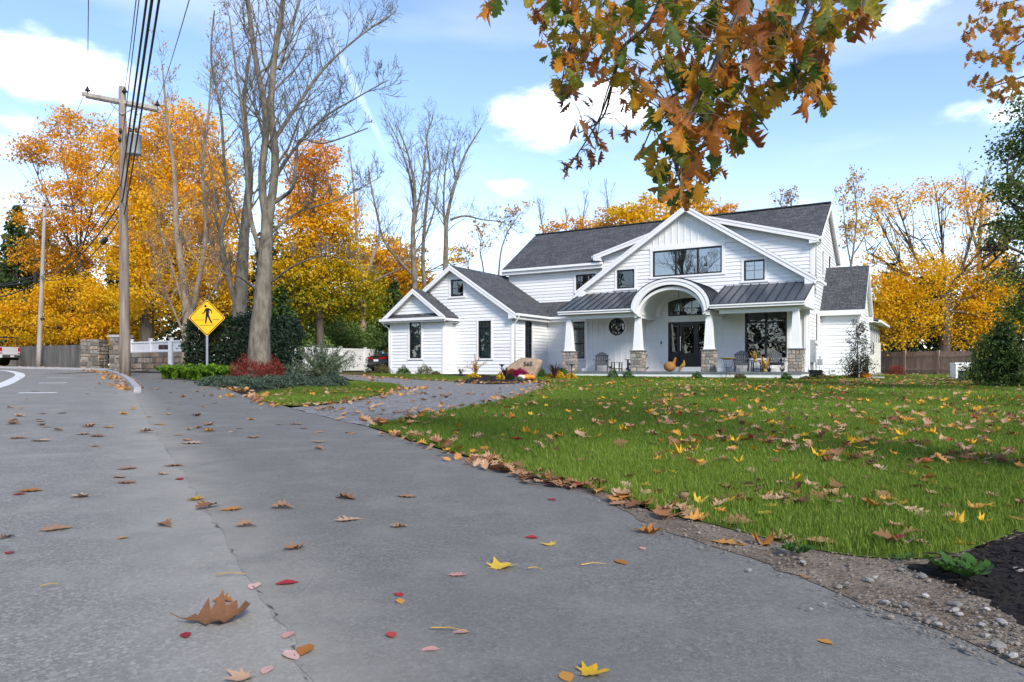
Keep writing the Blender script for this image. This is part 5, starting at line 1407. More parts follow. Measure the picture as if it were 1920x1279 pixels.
# shrubs
def shrub(name, label, px, depth, rx, rz, mat, n, lsize, seed, cat='shrub', stems=7, squash=1.0, group=None, lift=0.0, up=.6, xyz=None, slim=.55, ry=None, shell=.45, droop=0.0, stemmat='twig'):
    g = np.random.default_rng(seed); rnd = random.Random(seed)
    b = Vector(xyz) if xyz is not None else GX(px, depth)
    root = tag(empty(name, tuple(b)), label, cat, group)
    tb = TB()
    for i in range(stems):
        a = rnd.uniform(0, 6.28); e = (math.cos(a) * rx * .7, math.sin(a) * rx * .6, rz * rnd.uniform(.9, 1.6) * squash + lift)
        tb.add([(0, 0, -.02), (e[0] * .4, e[1] * .4, e[2] * .6), e], [.014, .010, .004], 4)
    tb.build('stems', M[stemmat], root, (0, 0, 0))
    v = g.normal(size=(n, 3)); v /= np.linalg.norm(v, axis=1)[:, None]; v[:, 2] = np.abs(v[:, 2]) * 1.0 - .12 * (g.random(n) < .3)
    bump = 1 + .16 * np.sin(v[:, 0] * 5 + seed) * np.cos(v[:, 1] * 4 + seed * 2) + .10 * np.sin(v[:, 2] * 9 + v[:, 0] * 7)
    rad = (shell + (1 - shell) * g.random(n) ** .5) * bump
    P = v * rad[:, None] * np.array((rx, ry or rx * .85, rz * 2 * squash)) + (0, 0, lift)
    P[:, 2] = np.maximum(P[:, 2], .01)
    V, Fc, tn = leafcloud(P, np.full(n, lsize), g, np.clip(g.normal(.5, .22, n), 0, 1), v * .7 + (0, 0, up), slim, droop)
    mknp('foliage', V, Fc, mat, root, False, tn)
    return root
# clipped yew hedge
def hedge(name, label, x0, x1, d0, d1, ytop, mat, n, lsize, seed):
    g = np.random.default_rng(seed); a = GX(x0, d0); b = GX(x1, d0); H = PT(x0, ytop, d0).z - a.z
    c = GX((x0 + x1) / 2, (d0 + d1) / 2); root = tag(empty(name, tuple(c)), label, 'hedge')
    W = (b.x - a.x) / 2; Dp = (d1 - d0) / 2
    P = g.uniform(-1, 1, (n, 3)); f = g.integers(0, 4, n)
    P[f == 0, 1] = -1; P[f == 1, 2] = 1; P[f == 2, 0] = -1; P[f == 3, 0] = 1
    fl = g.random(n) < .35; P[fl] = g.uniform(-1, 1, (fl.sum(), 3))
    nb = P * np.array([(f == 2) | (f == 3), f == 0, f == 1]).T
    rd = 1 - .06 * np.abs(P[:, 0]) ** 6 * np.abs(P[:, 2]) ** 2
    Q = P * np.array((W, Dp, H / 2)) * rd[:, None]; Q[:, 2] += H / 2
    Q += g.normal(0, .07, (n, 3)) + (.10 * np.sin(Q[:, [1, 2, 0]] * 4.1) + .07 * np.sin(Q[:, [2, 0, 1]] * 9))
    Q[:, 2] = np.maximum(Q[:, 2], .02)
    V, Fc, tn = leafcloud(Q, np.full(n, lsize), g, np.clip(g.normal(.45, .25, n), 0, 1), nb * 1.5 + (0, -.2, .4), .4)
    mknp('foliage', V, Fc, mat, root, False, tn)
    tb = TB()
    for i in range(9):
        x = -W + 2 * W * (i + .5) / 9; tb.add([(x, 0, -.05), (x + .1, .05, H * .5), (x, 0, H * .85)], [.05, .035, .01], 5)
    tb.build('stems', M['barkdark'], root, (0, 0, 0))
hedge('yew_hedge', 'tall dark clipped yew hedge behind the bare trunk and pedestrian sign', 366, 556, 25.5, 28.0, 597, DGR, 17000, .13, 71)
gR = 'rhododendrons behind the white panel fence'
for i, (px, d, rx, rz, lb) in enumerate([(588, 46, 1.5, 1.25, 'light green rhododendron beside the hedge above the white fence'), (642, 51, 2.1, 1.6, 'tall yellowish rhododendron in the middle above the white fence'), (702, 52, 2.0, 1.5, 'dark green rhododendron nearest the garage wing above the white fence')]):
    shrub('rhododendron', lb, px, d, rx, rz, RHO, 5600, .21, 80 + i, 'shrub', 9, 1.0, gR, .55, .9, slim=.42)
shrub('red_lace_maple', 'low weeping red lace-leaf maple at the foot of the big bare trunk', 470, 20.6, .78, .36, REDM, 3600, .07, 85, 'shrub', 10, 1.0, None, .06, .5, slim=.25, droop=.8)
shrub('red_lace_maple', 'smaller dark red lace-leaf maple mound right of the bare trunk', 512, 21.0, .46, .37, REDM, 2000, .07, 86, 'shrub', 7, 1.0, None, .06, .5, slim=.25, droop=.8)
# feathery grey-green shrub: upright wands
def wands(name, label, px, depth, rx, h, mat, nst, per, lsize, seed, cat='shrub', xyz=None, lean=.5, group=None, stemmat='twig', slim=.22, sr=.006):
    g = np.random.default_rng(seed); rnd = random.Random(seed); b = Vector(xyz) if xyz is not None else GX(px, depth)
    root = tag(empty(name, tuple(b)), label, cat, group); tb = TB(); Cs = []
    for i in range(nst):
        a = rnd.uniform(0, 6.28); q = rnd.random() ** .7
        e = np.array((math.cos(a) * rx * q, math.sin(a) * rx * q * .8, h * rnd.uniform(.55, 1.05) * (1 - .35 * q)))
        m_ = e * np.array((lean * .6, lean * .6, .6)); P = catmull([np.zeros(3), m_, e], 4)
        tb.add(P, np.linspace(sr, sr * .4, len(P)), 3)
        t = g.random(per); P = np.array(P); ii = (t * (len(P) - 1)).astype(int); Cs.append(P[ii] + (P[np.minimum(ii + 1, len(P) - 1)] - P[ii]) * g.random((per, 1)) + g.normal(0, lsize * .35, (per, 3)))
    tb.build('stems', M[stemmat], root, (0, 0, 0)); C = np.concatenate(Cs); C[:, 2] = np.maximum(C[:, 2], .01)
    V, Fc, tn = leafcloud(C, np.full(len(C), lsize), g, np.clip(g.normal(.5, .22, len(C)), 0, 1), np.array((0, -.3, .6)), slim, -.8)
    mknp('foliage', V, Fc, mat, root, False, tn); return root
wands('feathery_shrub', 'feathery grey-green shrub arching in front of the white fence', 604, 20.5, 1.1, 1.3, SAGE, 150, 80, .075, 90, lean=.7)
gJ = 'juniper groundcover along the bed edge'
jl = ['at the pavement end of the bed', 'below the red lace-leaf maple', 'under the big bare trunk', 'between the trunk and the feathery shrub', 'in front of the feathery shrub', 'at the gravel end of the bed']
for i, (px, d, rx, rz) in enumerate([(420, 19.6, .75, .13), (462, 18.6, .75, .14), (505, 18.4, .75, .15), (548, 18.8, .70, .20), (590, 18.9, .55, .13), (624, 19.4, .42, .19)]):
    shrub('juniper', 'low blue-green juniper ' + jl[i], px, d, rx, rz, JUN, 2400, .075, 100 + i, 'groundcover', 5, 1.0, gJ, .02, .9, slim=.3)
# ferns by the sign: each clump its own plant
FR_ = random.Random(4)
def fern_clump(x, y, h, seed, label):
    g = np.random.default_rng(seed); rnd = random.Random(seed); root = tag(empty('fern', (x, y, gz(x, y))), label, 'fern', 'ferns around the pedestrian sign')
    Cs = []; tb = TB(); Ns = []
    for i in range(20):
        a = rnd.uniform(0, 6.28); L = h * rnd.uniform(.8, 1.2)
        P = catmull([np.zeros(3), np.array((math.cos(a) * L * .22, math.sin(a) * L * .22, L * .62)), np.array((math.cos(a) * L * .62, math.sin(a) * L * .62, L * .84))], 6); P = np.array(P)
        tb.add(P, np.linspace(.006, .002, len(P)), 3)
        for j in range(2, len(P)):
            w_ = .10 * (1 - j / len(P)) + .02
            for s_ in (-1, 1):
                for q in (0, .5): Cs.append(P[j] - (P[j] - P[j - 1]) * q + np.array((-math.sin(a), math.cos(a), 0)) * s_ * w_ * .5)
    C = np.array(Cs); V, Fc, tn = leafcloud(C, np.full(len(C), .10), g, np.clip(g.normal(.55, .2, len(C)), 0, 1), np.array((0, -.3, 1.)), .3)
    tb.build('stems', M['twig'], root, (0, 0, 0)); mknp('fronds', V, Fc, FERN, root, False, tn)
for i in range(13):
    px = 308 + i * 9.6; d = 25.2 - i * .28 + FR_.uniform(-.4, .4); p = GX(px, d)
    fern_clump(p.x, p.y, FR_.uniform(.42, .58), 120 + i, 'bright green fern clump in the row around the sign post')
# ------------------------------------------------------------------ street things
def loc(px, d): return GX(px, d)
# pedestrian warning sign
sp = loc(388, 25.0)
sign = tag(empty('pedestrian_sign', tuple(sp)), 'yellow diamond pedestrian crossing sign on a grey steel post', 'sign')
zc = PT(388, 596, 25.0).z - sp.z; hd = 35.0 * 25 / F
mb = MB()
def rdiamond(r, y0, y1, rc=.06):
    P = []
    for k in range(4):
        a = math.pi / 2 * k + math.pi / 2; c = Vector((math.cos(a), math.sin(a))) * (r - rc * 1.41)
        for j in range(-2, 3):
            b = a + j * math.pi / 8; P.append((c.x + rc * math.cos(b), c.y + rc * math.sin(b)))
    return P
plate = MB().prism([(x, -.004, zc + z) for x, z in rdiamond(hd, 0, 0)], (0, .004, 0)).build('panel', M['sign_yellow'], sign)
A, B = rdiamond(hd * .955, 0, 0), rdiamond(hd * .905, 0, 0)
V = []; Fc = []
for (p, q) in zip(A, B): V += [(p[0], -.0055, zc + p[1]), (q[0], -.0055, zc + q[1])]
n = len(A)
for i in range(n):
    j = (i + 1) % n; Fc.append((2 * i, 2 * i + 1, 2 * j + 1, 2 * j))
mk('border', V, Fc, M['sign_black'], plate)
S_ = hd / 150.0      # figure traced on a 300 x 300 diamond
def flat(polys, name):
    mb = MB()
    for P in polys:
        V = [((x - 150) * S_, -.006, zc + (150 - y) * S_) for x, y in P]; mb.add(V, [tuple(range(len(V)))])
    return mb.build(name, M['sign_black'], plate)
fig = [[(138 + 10.5 * math.cos(2 * math.pi * k / 16), 56 + 10.5 * math.sin(2 * math.pi * k / 16)) for k in range(16)],
       [(143, 70), (164, 72), (171, 80), (166, 130), (140, 130), (141, 95)],
       [(143, 70), (141, 96), (128, 116), (110, 118), (108, 111), (124, 107), (133, 86)],
       [(164, 72), (187, 85), (193, 114), (186, 117), (181, 95), (168, 88)],
       [(140, 126), (157, 126), (154, 152), (145, 196), (134, 196), (138, 158)],
       [(150, 126), (167, 126), (178, 156), (196, 190), (185, 196), (166, 164)]]
flat(fig, 'walking_figure')
flat([[(48, 167), (133, 165), (133, 169), (48, 171)], [(196, 164), (250, 163), (250, 167), (196, 168)], [(92, 209), (206, 206), (206, 210), (92, 213)]], 'crosswalk_lines')
MB().box(-.035, .035, .001, .035, -.3, zc + hd * .8).build('post', M['galv'], sign)
MB().tube([(0, -.012, zc + .42), (0, .04, zc + .42)], .012, 8).tube([(0, -.012, zc - .42), (0, .04, zc - .42)], .012, 8).build('bolt', M['galv'], sign)

# utility poles
def utility_pole(label, px, d, base_r, ytop, xtop, arm, mat, lean_dep=0):
    b = loc(px, d); root = tag(empty('utility_pole', tuple(b)), label, 'utility pole', 'utility poles along the road')
    T = PT(xtop, ytop, d + lean_dep) - b
    n = 9; P = [T * (i / n) for i in range(n + 1)]; P[0] = Vector((0, 0, -.3))
    MB().tube(P, [base_r * (1 - .38 * i / n) for i in range(n + 1)], 14).build('pole', mat, root, True)
    return root, b, T
D1 = 27.6
up1, ub1, uT1 = utility_pole('tall wooden utility pole with transformer standing by the kerb', 235, D1, .20, 163, 229, None, M['polebrown'])
UB = lambda px, py, dd=0.0: PT(px, py, D1 + dd) - ub1
# double crossarm, braces, insulators, transformer
a0, a1 = UB(157, 178, -.35), UB(298, 206, .45)
for o in (-.13, .13):
    MB().bar(a0 + Vector((0, o, 0)), a1 + Vector((0, o, 0)), .10, .13).build('crossarm', M['pole'], up1)
br0, br1 = UB(222, 212), None
for (x, y) in ((203, 190), (258, 201)):
    MB().bar(UB(x, y, -.16), UB(228, 214, -.16), .03, .05).build('arm_brace', M['pole'], up1)
def insulator(p, par):
    MB().lathe(p, [(.02, 0), (.03, .05), (.09, .08), (.11, .11), (.05, .14), (.06, .17), (.035, .2), (.04, .24), (.0, .25)], 12, False).build('insulator', M['cable'], par, True)
IN1 = [UB(164, 176, -.3), UB(234, 178, -.1), UB(295, 203, .4)]
for p in IN1: insulator(p + Vector((0, 0, .03)), up1)
tp_ = UB(249, 270, -.05)
tf = MB().lathe(tp_ + Vector((.05, 0, -.42)), [(.0, 0), (.24, 0), (.26, .04), (.26, .72), (.28, .73), (.28, .77), (.10, .83), (0, .84)], 20, False).build('transformer', M['galv'], up1, True)
for o in (-.1, .1): MB().lathe(tp_ + Vector((.05 + o, -.05, .4)), [(.03, 0), (.05, .05), (.03, .1), (.05, .14), (.02, .2), (0, .21)], 10, False).build('bushing', M['cable'], tf, True)
MB().bar(UB(231, 268), UB(243, 268), .08, .5).build('transformer_bracket', M['iron'], up1)
for (x, y) in ((226, 250), (224, 266)): MB().lathe(UB(x, y, -.18), [(0, 0), (.05, .02), (.06, .12), (.04, .18), (0, .2)], 8, False).build('cutout', M['iron'], up1, True)
D2 = 48
up2, ub2, uT2 = utility_pole('distant pale utility pole with a single crossarm by the concrete wall', 72, D2, .155, 388, 84, None, M['pole'])
UC_ = lambda px, py, dd=0.0: PT(px, py, D2 + dd) - ub2
MB().bar(UC_(42, 384, -.3), UC_(126, 398, .3), .10, .13).build('crossarm', M['pole'], up2)
for x, y in ((70, 396), (96, 399)): MB().bar(UC_(x, y - 6, -.12), UC_(81, 407, -.12), .03, .05).build('arm_brace', M['pole'], up2)
IN2 = [UC_(46, 383, -.3), UC_(84, 388, -.1), UC_(123, 395, .3)]
for p in IN2: insulator(p, up2)
MB().tube([UC_(79.5, 596, 0), UC_(79.4, 600, 0)], .135, 14).build('pole_band', M['iron'], up2)
MB().box(-.10, .04, -.32, -.14, UC_(75, 524).z - .25, UC_(75, 516).z + .2).build('splice_box', M['iron'], up2)
# cables: sagging spans pole to pole and on over the camera
def cable(label, P, Q, sag, r, mat='cable', R2=None, sag2=0, group='overhead cables'):
    pts = []
    def span(p, q, sg, n=26):
        return [p.lerp(q, i / n) - Vector((0, 0, sg * 4 * (i / n) * (1 - i / n))) for i in range(n + 1)]
    pts = span(P, Q, sag)
    if R2 is not None: pts += span(Q, R2, sag2)[1:]
    o = MB().tube(pts, r, 6).build('overhead_cable', M[mat], None, True)
    tag(o, label, 'cable', group); return o
W1 = lambda px, py, dd=0.0: PT(px, py, D1 + dd)
W2 = lambda px, py, dd=0.0: PT(px, py, D2 + dd)
NEAR = 9.0
cable('thick black telephone cable, leftmost of the three, bowing down to the distant pole', PT(308, -250, NEAR), W1(227, 345, -.25), .1, .021, R2=W2(78, 516, -.2), sag2=.75)
cable('thick black telephone cable, middle of the three, hung on the tall pole', PT(320, -250, NEAR), W1(230, 375, -.3), .1, .026, R2=W2(77, 519, -.2), sag2=.8)
cable('thick black telephone cable, lowest of the three, with a splice case', PT(337, -250, NEAR), W1(234, 398, -.25), .1, .021, R2=W2(79, 523, -.2), sag2=.95)
cable('thin black service wire running up past the crossarm centre', PT(290, -250, 12), W1(229, 262, -.2), .05, .012, R2=W2(84, 430, -.1), sag2=.5)
for lb, i, npx in (('bare power wire on the outer left insulator of the tall pole', 0, (167, -120, 8)), ('bare power wire on the centre insulator of the tall pole', 1, (262, -60, 8)), ('bare power wire slanting up from the right insulator of the tall pole', 2, (372, -60, 9))):
    cable(lb, PT(*npx), ub1 + IN1[i] + Vector((0, 0, .25)), .1, .008, 'wire', ub2 + IN2[i] + Vector((0, 0, .22)), .6)
for lb, a, b, sg in (('cable leaving the distant pole to the left, uppermost', (77, 514), (-60, 540), .2), ('cable leaving the distant pole to the left, lower one', (77, 522), (-60, 532), .3), ('slack low cable leaving the distant pole to the left', (77, 526), (-60, 556), .5)):
    cable(lb, W2(*a), PT(b[0], b[1], 50), sg, .04)
spl = MB().tube([W2(77, 523).lerp(W1(234, 398), .83) + Vector((0, 0, -.55)), W2(77, 523).lerp(W1(234, 398), .855) + Vector((0, 0, -.50))], .11, 10).build('splice_case', M['cable'], None, True)
tag(spl, 'black splice case hanging on the lowest telephone cable near the tall pole', 'splice case')

# gate pillars, concrete wall, stone wall with white fence on top
prn = random.Random(23)
def frame_world(p, dirv):
    d = Vector(dirv).normalized(); return Fr((p.x, p.y), d, Vector((d.y, -d.x)))
def stone_pillar(label, px, d, wpx, ytop, capz):
    c = loc(px, d); root = tag(empty('stone_pillar', tuple(c)), label, 'pillar', 'stone gate pillars')
    w2 = wpx * d / F / 2; H = PT(px, ytop, d).z - c.z
    MB().box(-w2 + .02, w2 - .02, -w2 + .02, w2 - .02, -.2, H).build('core', M['mortar'], root)
    for o, a, nn in (((0, -w2 + .02), (1, 0), (0, -1)), ((w2 - .02, 0), (0, 1), (1, 0)), ((-w2 + .02, 0), (0, -1), (-1, 0))):
        stone_face(root, Fr(o, a, nn), -w2 + .02, w2 - .02, -.1, H, .30, prn, .05, .012, .25, ('fieldstone', 'fieldstonewarm'))
    if capz: MB().box(-w2 - .06, w2 + .06, -w2 - .06, w2 + .06, H, H + capz).build('cap', M['kerb'], root)
stone_pillar('squat mortared stone pillar at the end of the concrete wall', 177, 42, 33, 637, 0)
stone_pillar('stone gate pillar with a flat granite cap behind the tall utility pole', 226, 41, 28, 633, .14)
def low_wall(name, label, pts, d0, mat, cat, thick=.35):
    """pts: (px, depth, y of the top)"""
    P = [(loc(px, d), PT(px, yt, d).z) for px, d, yt in pts]
    c = P[0][0]; root = tag(empty(name, tuple(c)), label, cat); mb = MB()
    for (a, za), (b, zb) in zip(P, P[1:]):
        t = (b - a); t.z = 0; nrm = Vector((t.y, -t.x, 0)).normalized() * thick
        q = [a, b, b - nrm, a - nrm]
        mb.hexa([Vector((v.x, v.y, v.z - .3)) - c for v in q] + [Vector((q[0].x, q[0].y, za)) - c, Vector((q[1].x, q[1].y, zb)) - c, Vector((q[2].x, q[2].y, zb)) - c, Vector((q[3].x, q[3].y, za)) - c])
    mb.build('wall', mat, root); return root
low_wall('concrete_wall', 'stained grey concrete wall along the far side of the road', [(-60, 58, 652), (30, 54, 650), (100, 47, 648), (162, 42.4, 646)], 0, M['concrete'], 'wall')
sw_a, sw_b = loc(240, 40.5), loc(356, 37.0)
swr = tag(empty('stone_wall', tuple(sw_a)), 'low mortared fieldstone wall right of the gate pillars', 'wall')
tv = sw_b - sw_a; Lw = Vector((tv.x, tv.y)).length; fws = Fr((0, 0), Vector((tv.x, tv.y)).normalized(), Vector((tv.y, -tv.x)).normalized())
hw_ = PT(300, 660, 38.7).z - sw_a.z
mb = MB(); fbox(mb, fws, 0, Lw, -.4, -.01, -.3, hw_); mb.build('core', M['mortar'], swr)
stone_face(swr, fws, 0, Lw, -.2, hw_, .34, prn, .045, .014, .45, ('fieldstone', 'fieldstonewarm'))
pf = tag(empty('panel_fence', tuple(sw_a)), 'white panelled fence standing on the fieldstone wall', 'fence')
ft = PT(300, 640, 38.7).z - sw_a.z
npn = 3
for i in range(npn):
    x0, x1 = Lw * i / npn, Lw * (i + 1) / npn
    nb_ = int((x1 - x0) / .15)
    for j in range(nb_):
        b0 = x0 + (x1 - x0) * j / nb_; mb = MB(); fbox(mb, fws, b0 + .004, b0 + (x1 - x0) / nb_ - .004, -.2, -.17, hw_ + .005, ft - .06); mb.build('board', M['vinyl'], pf)
    mb = MB(); fbox(mb, fws, x0, x1, -.24, -.13, ft - .06, ft + .03); mb.build('rail', M['vinyl'], pf)
    mb = MB(); fbox(mb, fws, x0, x1, -.23, -.14, hw_ + .005, hw_ + .10); mb.build('rail', M['vinyl'], pf)
for i in range(npn + 1):
    x = Lw * i / npn; mb = MB(); fbox(mb, fws, x - .07, x + .07, -.26, -.11, hw_ + .003, ft + .14); fbox(mb, fws, x - .1, x + .1, -.29, -.08, ft + .14, ft + .18); mb.build('post', M['vinyl'], pf)
# mailbox
mp_ = loc(320, 33); mbx = tag(empty('mailbox', tuple(mp_)), 'black mailbox on a square white post before the stone wall', 'mailbox')
zt = PT(320, 641, 33).z - mp_.z
MB().box(-.08, .08, -.08, .08, -.2, zt + .02).build('post', M['vinyl'], mbx)
MB().box(-.52, .02, -.1, .1, zt - .40, zt - .36).build('bracket', M['vinyl'], mbx)
prof = [(-.1, 0), (.1, 0), (.1, .12)] + [(.1 * math.cos(math.pi * k / 8), .12 + .1 * math.sin(math.pi * k / 8)) for k in range(1, 8)] + [(-.1, .12)]
box_ = MB().prism([(-.5, y, zt - .355 + z) for y, z in prof], (.42, 0, 0)).build('box', M['iron'], mbx)
MB().box(-.3, -.27, -.112, -.1, zt - .3, zt - .12).build('flag', M['red_lamp'], box_)
MB().prism([(-.51, y * 1.04, zt - .357 + z * 1.02) for y, z in prof], (.012, 0, 0)).build('lid', M['iron'], box_)

# white pickup truck, rear quarter in view
def pickup():
    d = 50.0; p = loc(-55, d); r = tag(empty('pickup_truck', (p.x, p.y, gz(p.x, p.y)), R(-4)), 'white pickup truck cut off by the left edge', 'truck')
    # local x forward = left; tail at x = +2.9
    L0, L1 = -2.9, 2.9
    def sec(P, w, name, mat, par=r, bev=.0):
        return MB().prism([(x, -w, z) for x, z in P], (0, 2 * w, 0)).build(name, mat, par)
    bed = sec([(.3, .55), (2.75, .62), (2.86, .78), (2.84, 1.30), (.3, 1.34)], .93, 'bed', M['white_car'])
    MB().box(.35, 2.80, -.80, .80, 1.31, 1.345).build('bed_liner', M['tyre'], bed)
    MB().box(2.842, 2.875, -.72, .72, .80, 1.27).build('tailgate', M['white_car'], bed)
    cab = sec([(.3, .55), (.3, 1.34), (.12, 1.80), (-1.0, 1.82), (-1.75, 1.32), (-2.8, 1.22), (-2.9, .9), (-2.85, .55)], .92, 'cab', M['white_car'])
    sec([(.26, 1.38), (.11, 1.73), (-.95, 1.75), (-1.5, 1.38)], .925, 'side_window', M['black_car'], cab)
    MB().box(.29, .305, -.7, .7, 1.4, 1.72).build('rear_window', M['black_car'], cab)
    for s in (-1, 1):
        MB().box(2.80, 2.89, s * .82 - .1, s * .82 + .1, .86, 1.26).build('tail_lamp', M['red_lamp'], bed)
        MB().box(2.87, 2.895, s * .82 - .07, s * .82 + .07, .90, 1.0).build('reverse_lamp', M['white_car'], bed)
        for x in (-1.85, 1.75):
            w_ = MB(); w_.tube([(x, s * .70, .38), (x, s * .95, .38)], .38, 24); wh_ = w_.build('wheel', M['tyre'], r, True)
            MB().tube([(x, s * .9, .38), (x, s * .956, .38)], .22, 16).build('rim', M['chrome'], wh_, True)
    bp = MB().box(2.84, 3.05, -.9, .9, .56, .74).build('bumper', M['chrome'], r); MB().box(3.051, 3.06, -.16, .16, .6, .72).build('number_plate', M['white'], bp)
    MB().box(.4, 2.85, -.85, .85, .40, .56).build('chassis', M['tyre'], r)
    mb = MB()
    for x in (.45, 2.7):
        for s in (-1, 1): mb.tube([(x, s * .86, 1.3), (x, s * .86, 1.98)], .025, 6)
    for s in (-1, 1): mb.tube([(-.9, s * .86, 2.0), (2.85, s * .86, 1.98)], .03, 6)
    for x in (.45, 2.7): mb.tube([(x, -.86, 1.98), (x, .86, 1.98)], .025, 6)
    mb.build('ladder_rack', M['iron'], r)
pickup()
# dark saloon behind the garage wing, tail in view
def saloon():
    d = 42.0; p = loc(716, d); r = tag(empty('parked_car', (p.x + .9, p.y + 1.6, gz(p.x, p.y)), R(60)), 'black saloon with red tail lamps parked behind the garage wing', 'car')
    body = [(-2.25, .35), (-2.32, .62), (-2.25, .92), (-1.55, 1.0), (-1.0, .98), (1.1, .95), (2.0, .82), (2.3, .6), (2.28, .32)]
    # lofted cross sections for rounded sides
    xs = np.linspace(-2.3, 2.3, 24); V = []; n = 12
    top = lambda x: float(np.interp(x, [-2.3, -2.1, -1.7, -1.15, -.5, .3, 1.0, 1.7, 2.3], [.72, .98, 1.03, 1.30, 1.44, 1.43, 1.05, .90, .58]))
    belt = lambda x: float(np.interp(x, [-2.3, -2.0, 1.0, 2.3], [.70, .93, .92, .56]))
    hwf = lambda x: float(np.interp(abs(x), [0, 1.6, 2.1, 2.3], [.90, .88, .80, .66]))
    for x in xs:
        t, b_, h = top(x), min(belt(x), top(x) - .01), hwf(x); rw_ = h * (.68 if t > b_ + .15 else .86)
        V += [(x, -h * .9, .24), (x, -h, .45), (x, -h, b_ * .8), (x, -h * .96, b_), (x, -rw_, t - .04), (x, -rw_ * .6, t), (x, rw_ * .6, t), (x, rw_, t - .04), (x, h * .96, b_), (x, h, b_ * .8), (x, h, .45), (x, h * .9, .24)]
    Fc = [tuple(range(n)), tuple((len(xs) - 1) * n + k for k in range(n - 1, -1, -1))]
    for i in range(len(xs) - 1):
        for k in range(n): Fc.append((i * n + k, (i + 1) * n + k, (i + 1) * n + (k + 1) % n, i * n + (k + 1) % n))
    b = mk('body', V, Fc, M['black_car'], r, True)
    MB().prism([(-1.62, -.58, 1.06), (-1.62, .58, 1.06), (-1.12, .52, 1.325), (-1.12, -.52, 1.325)], (-.015, 0, .02)).build('rear_window', M['mirror_glass'], b)
    for s in (-1, 1):
        MB().prism([(-2.285, s * .28, .76), (-2.20, s * .74, .80), (-1.98, s * .86, .82), (-2.0, s * .86, .92), (-2.24, s * .70, .92), (-2.31, s * .28, .86)], (-.03, s * .02, 0)).build('tail_lamp', M['red_lamp'], b)
        for x in (-1.4, 1.4):
            w_ = MB().tube([(x, s * .68, .32), (x, s * .91, .32)], .32, 20).build('wheel', M['tyre'], r, True); MB().tube([(x, s * .88, .32), (x, s * .915, .32)], .2, 14).build('rim', M['chrome'], w_, True)
    MB().box(-2.345, -2.325, -.17, .17, .64, .76).build('number_plate', M['white'], b); MB().box(-2.345, -2.2, -.7, .7, .3, .42).build('rear_bumper', M['tyre'], b)
saloon()
# white panel fence behind the beds
wa, wb = loc(535, 41), loc(768, 49)
pf2 = tag(empty('panel_fence', tuple(wa)), 'plain white panel fence between the hedge and the garage wing', 'fence')
tv = wb - wa; Lw2 = Vector((tv.x, tv.y)).length; ff = Fr((0, 0), Vector((tv.x, tv.y)).normalized(), Vector((tv.y, -tv.x)).normalized())
npn = 5; h2 = 1.42
for i in range(npn):
    x0, x1 = Lw2 * i / npn, Lw2 * (i + 1) / npn; nb_ = int((x1 - x0) / .2)
    for j in range(nb_):
        b0 = x0 + (x1 - x0) * j / nb_; mb = MB(); fbox(mb, ff, b0 + .003, b0 + (x1 - x0) / nb_ - .003, -.02, .01, .05, h2 - .1); mb.build('board', M['vinyl'], pf2)
    mb = MB(); fbox(mb, ff, x0, x1, -.04, .03, h2 - .1, h2); mb.build('rail', M['vinyl'], pf2)
for i in range(npn + 1):
    x = Lw2 * i / npn; mb = MB(); fbox(mb, ff, x - .065, x + .065, -.065, .065, -.1, h2 + .06); fbox(mb, ff, x - .085, x + .085, -.085, .085, h2 + .06, h2 + .1); mb.build('post', M['vinyl'], pf2)
# cedar fence at the right rear
ca_, cb_2 = loc(1640, 46), loc(1905, 38)
cf_ = tag(empty('cedar_fence', tuple(ca_)), 'reddish cedar board fence below the big yellow maple', 'fence')
tv = cb_2 - ca_; Lc = Vector((tv.x, tv.y)).length; fcf = Fr((0, 0), Vector((tv.x, tv.y)).normalized(), Vector((tv.y, -tv.x)).normalized()); zs_ = lambda a: tv.z * a / Lc
HF = 1.32; npn = int(Lc / 2.1)
for i in range(npn):
    x0, x1 = Lc * i / npn, Lc * (i + 1) / npn; zb = zs_((x0 + x1) / 2)
    for j in range(14):
        b0 = x0 + (x1 - x0) * j / 14; mb = MB(); fbox(mb, fcf, b0 + .003, b0 + (x1 - x0) / 14 - .003, -.03, -.008, zb + .06, zb + HF); mb.build('board', M['fence'], cf_)
    for z in (.2, HF - .32): mb = MB(); fbox(mb, fcf, x0, x1, -.007, .05, zb + z, zb + z + .1); mb.build('rail', M['fence'], cf_)
for i in range(npn + 1):
    x = Lc * i / npn; mb = MB(); fbox(mb, fcf, x - .07, x + .07, -.05, .08, zs_(x) - .2, zs_(x) + HF + .06); mb.build('post', M['fence'], cf_)

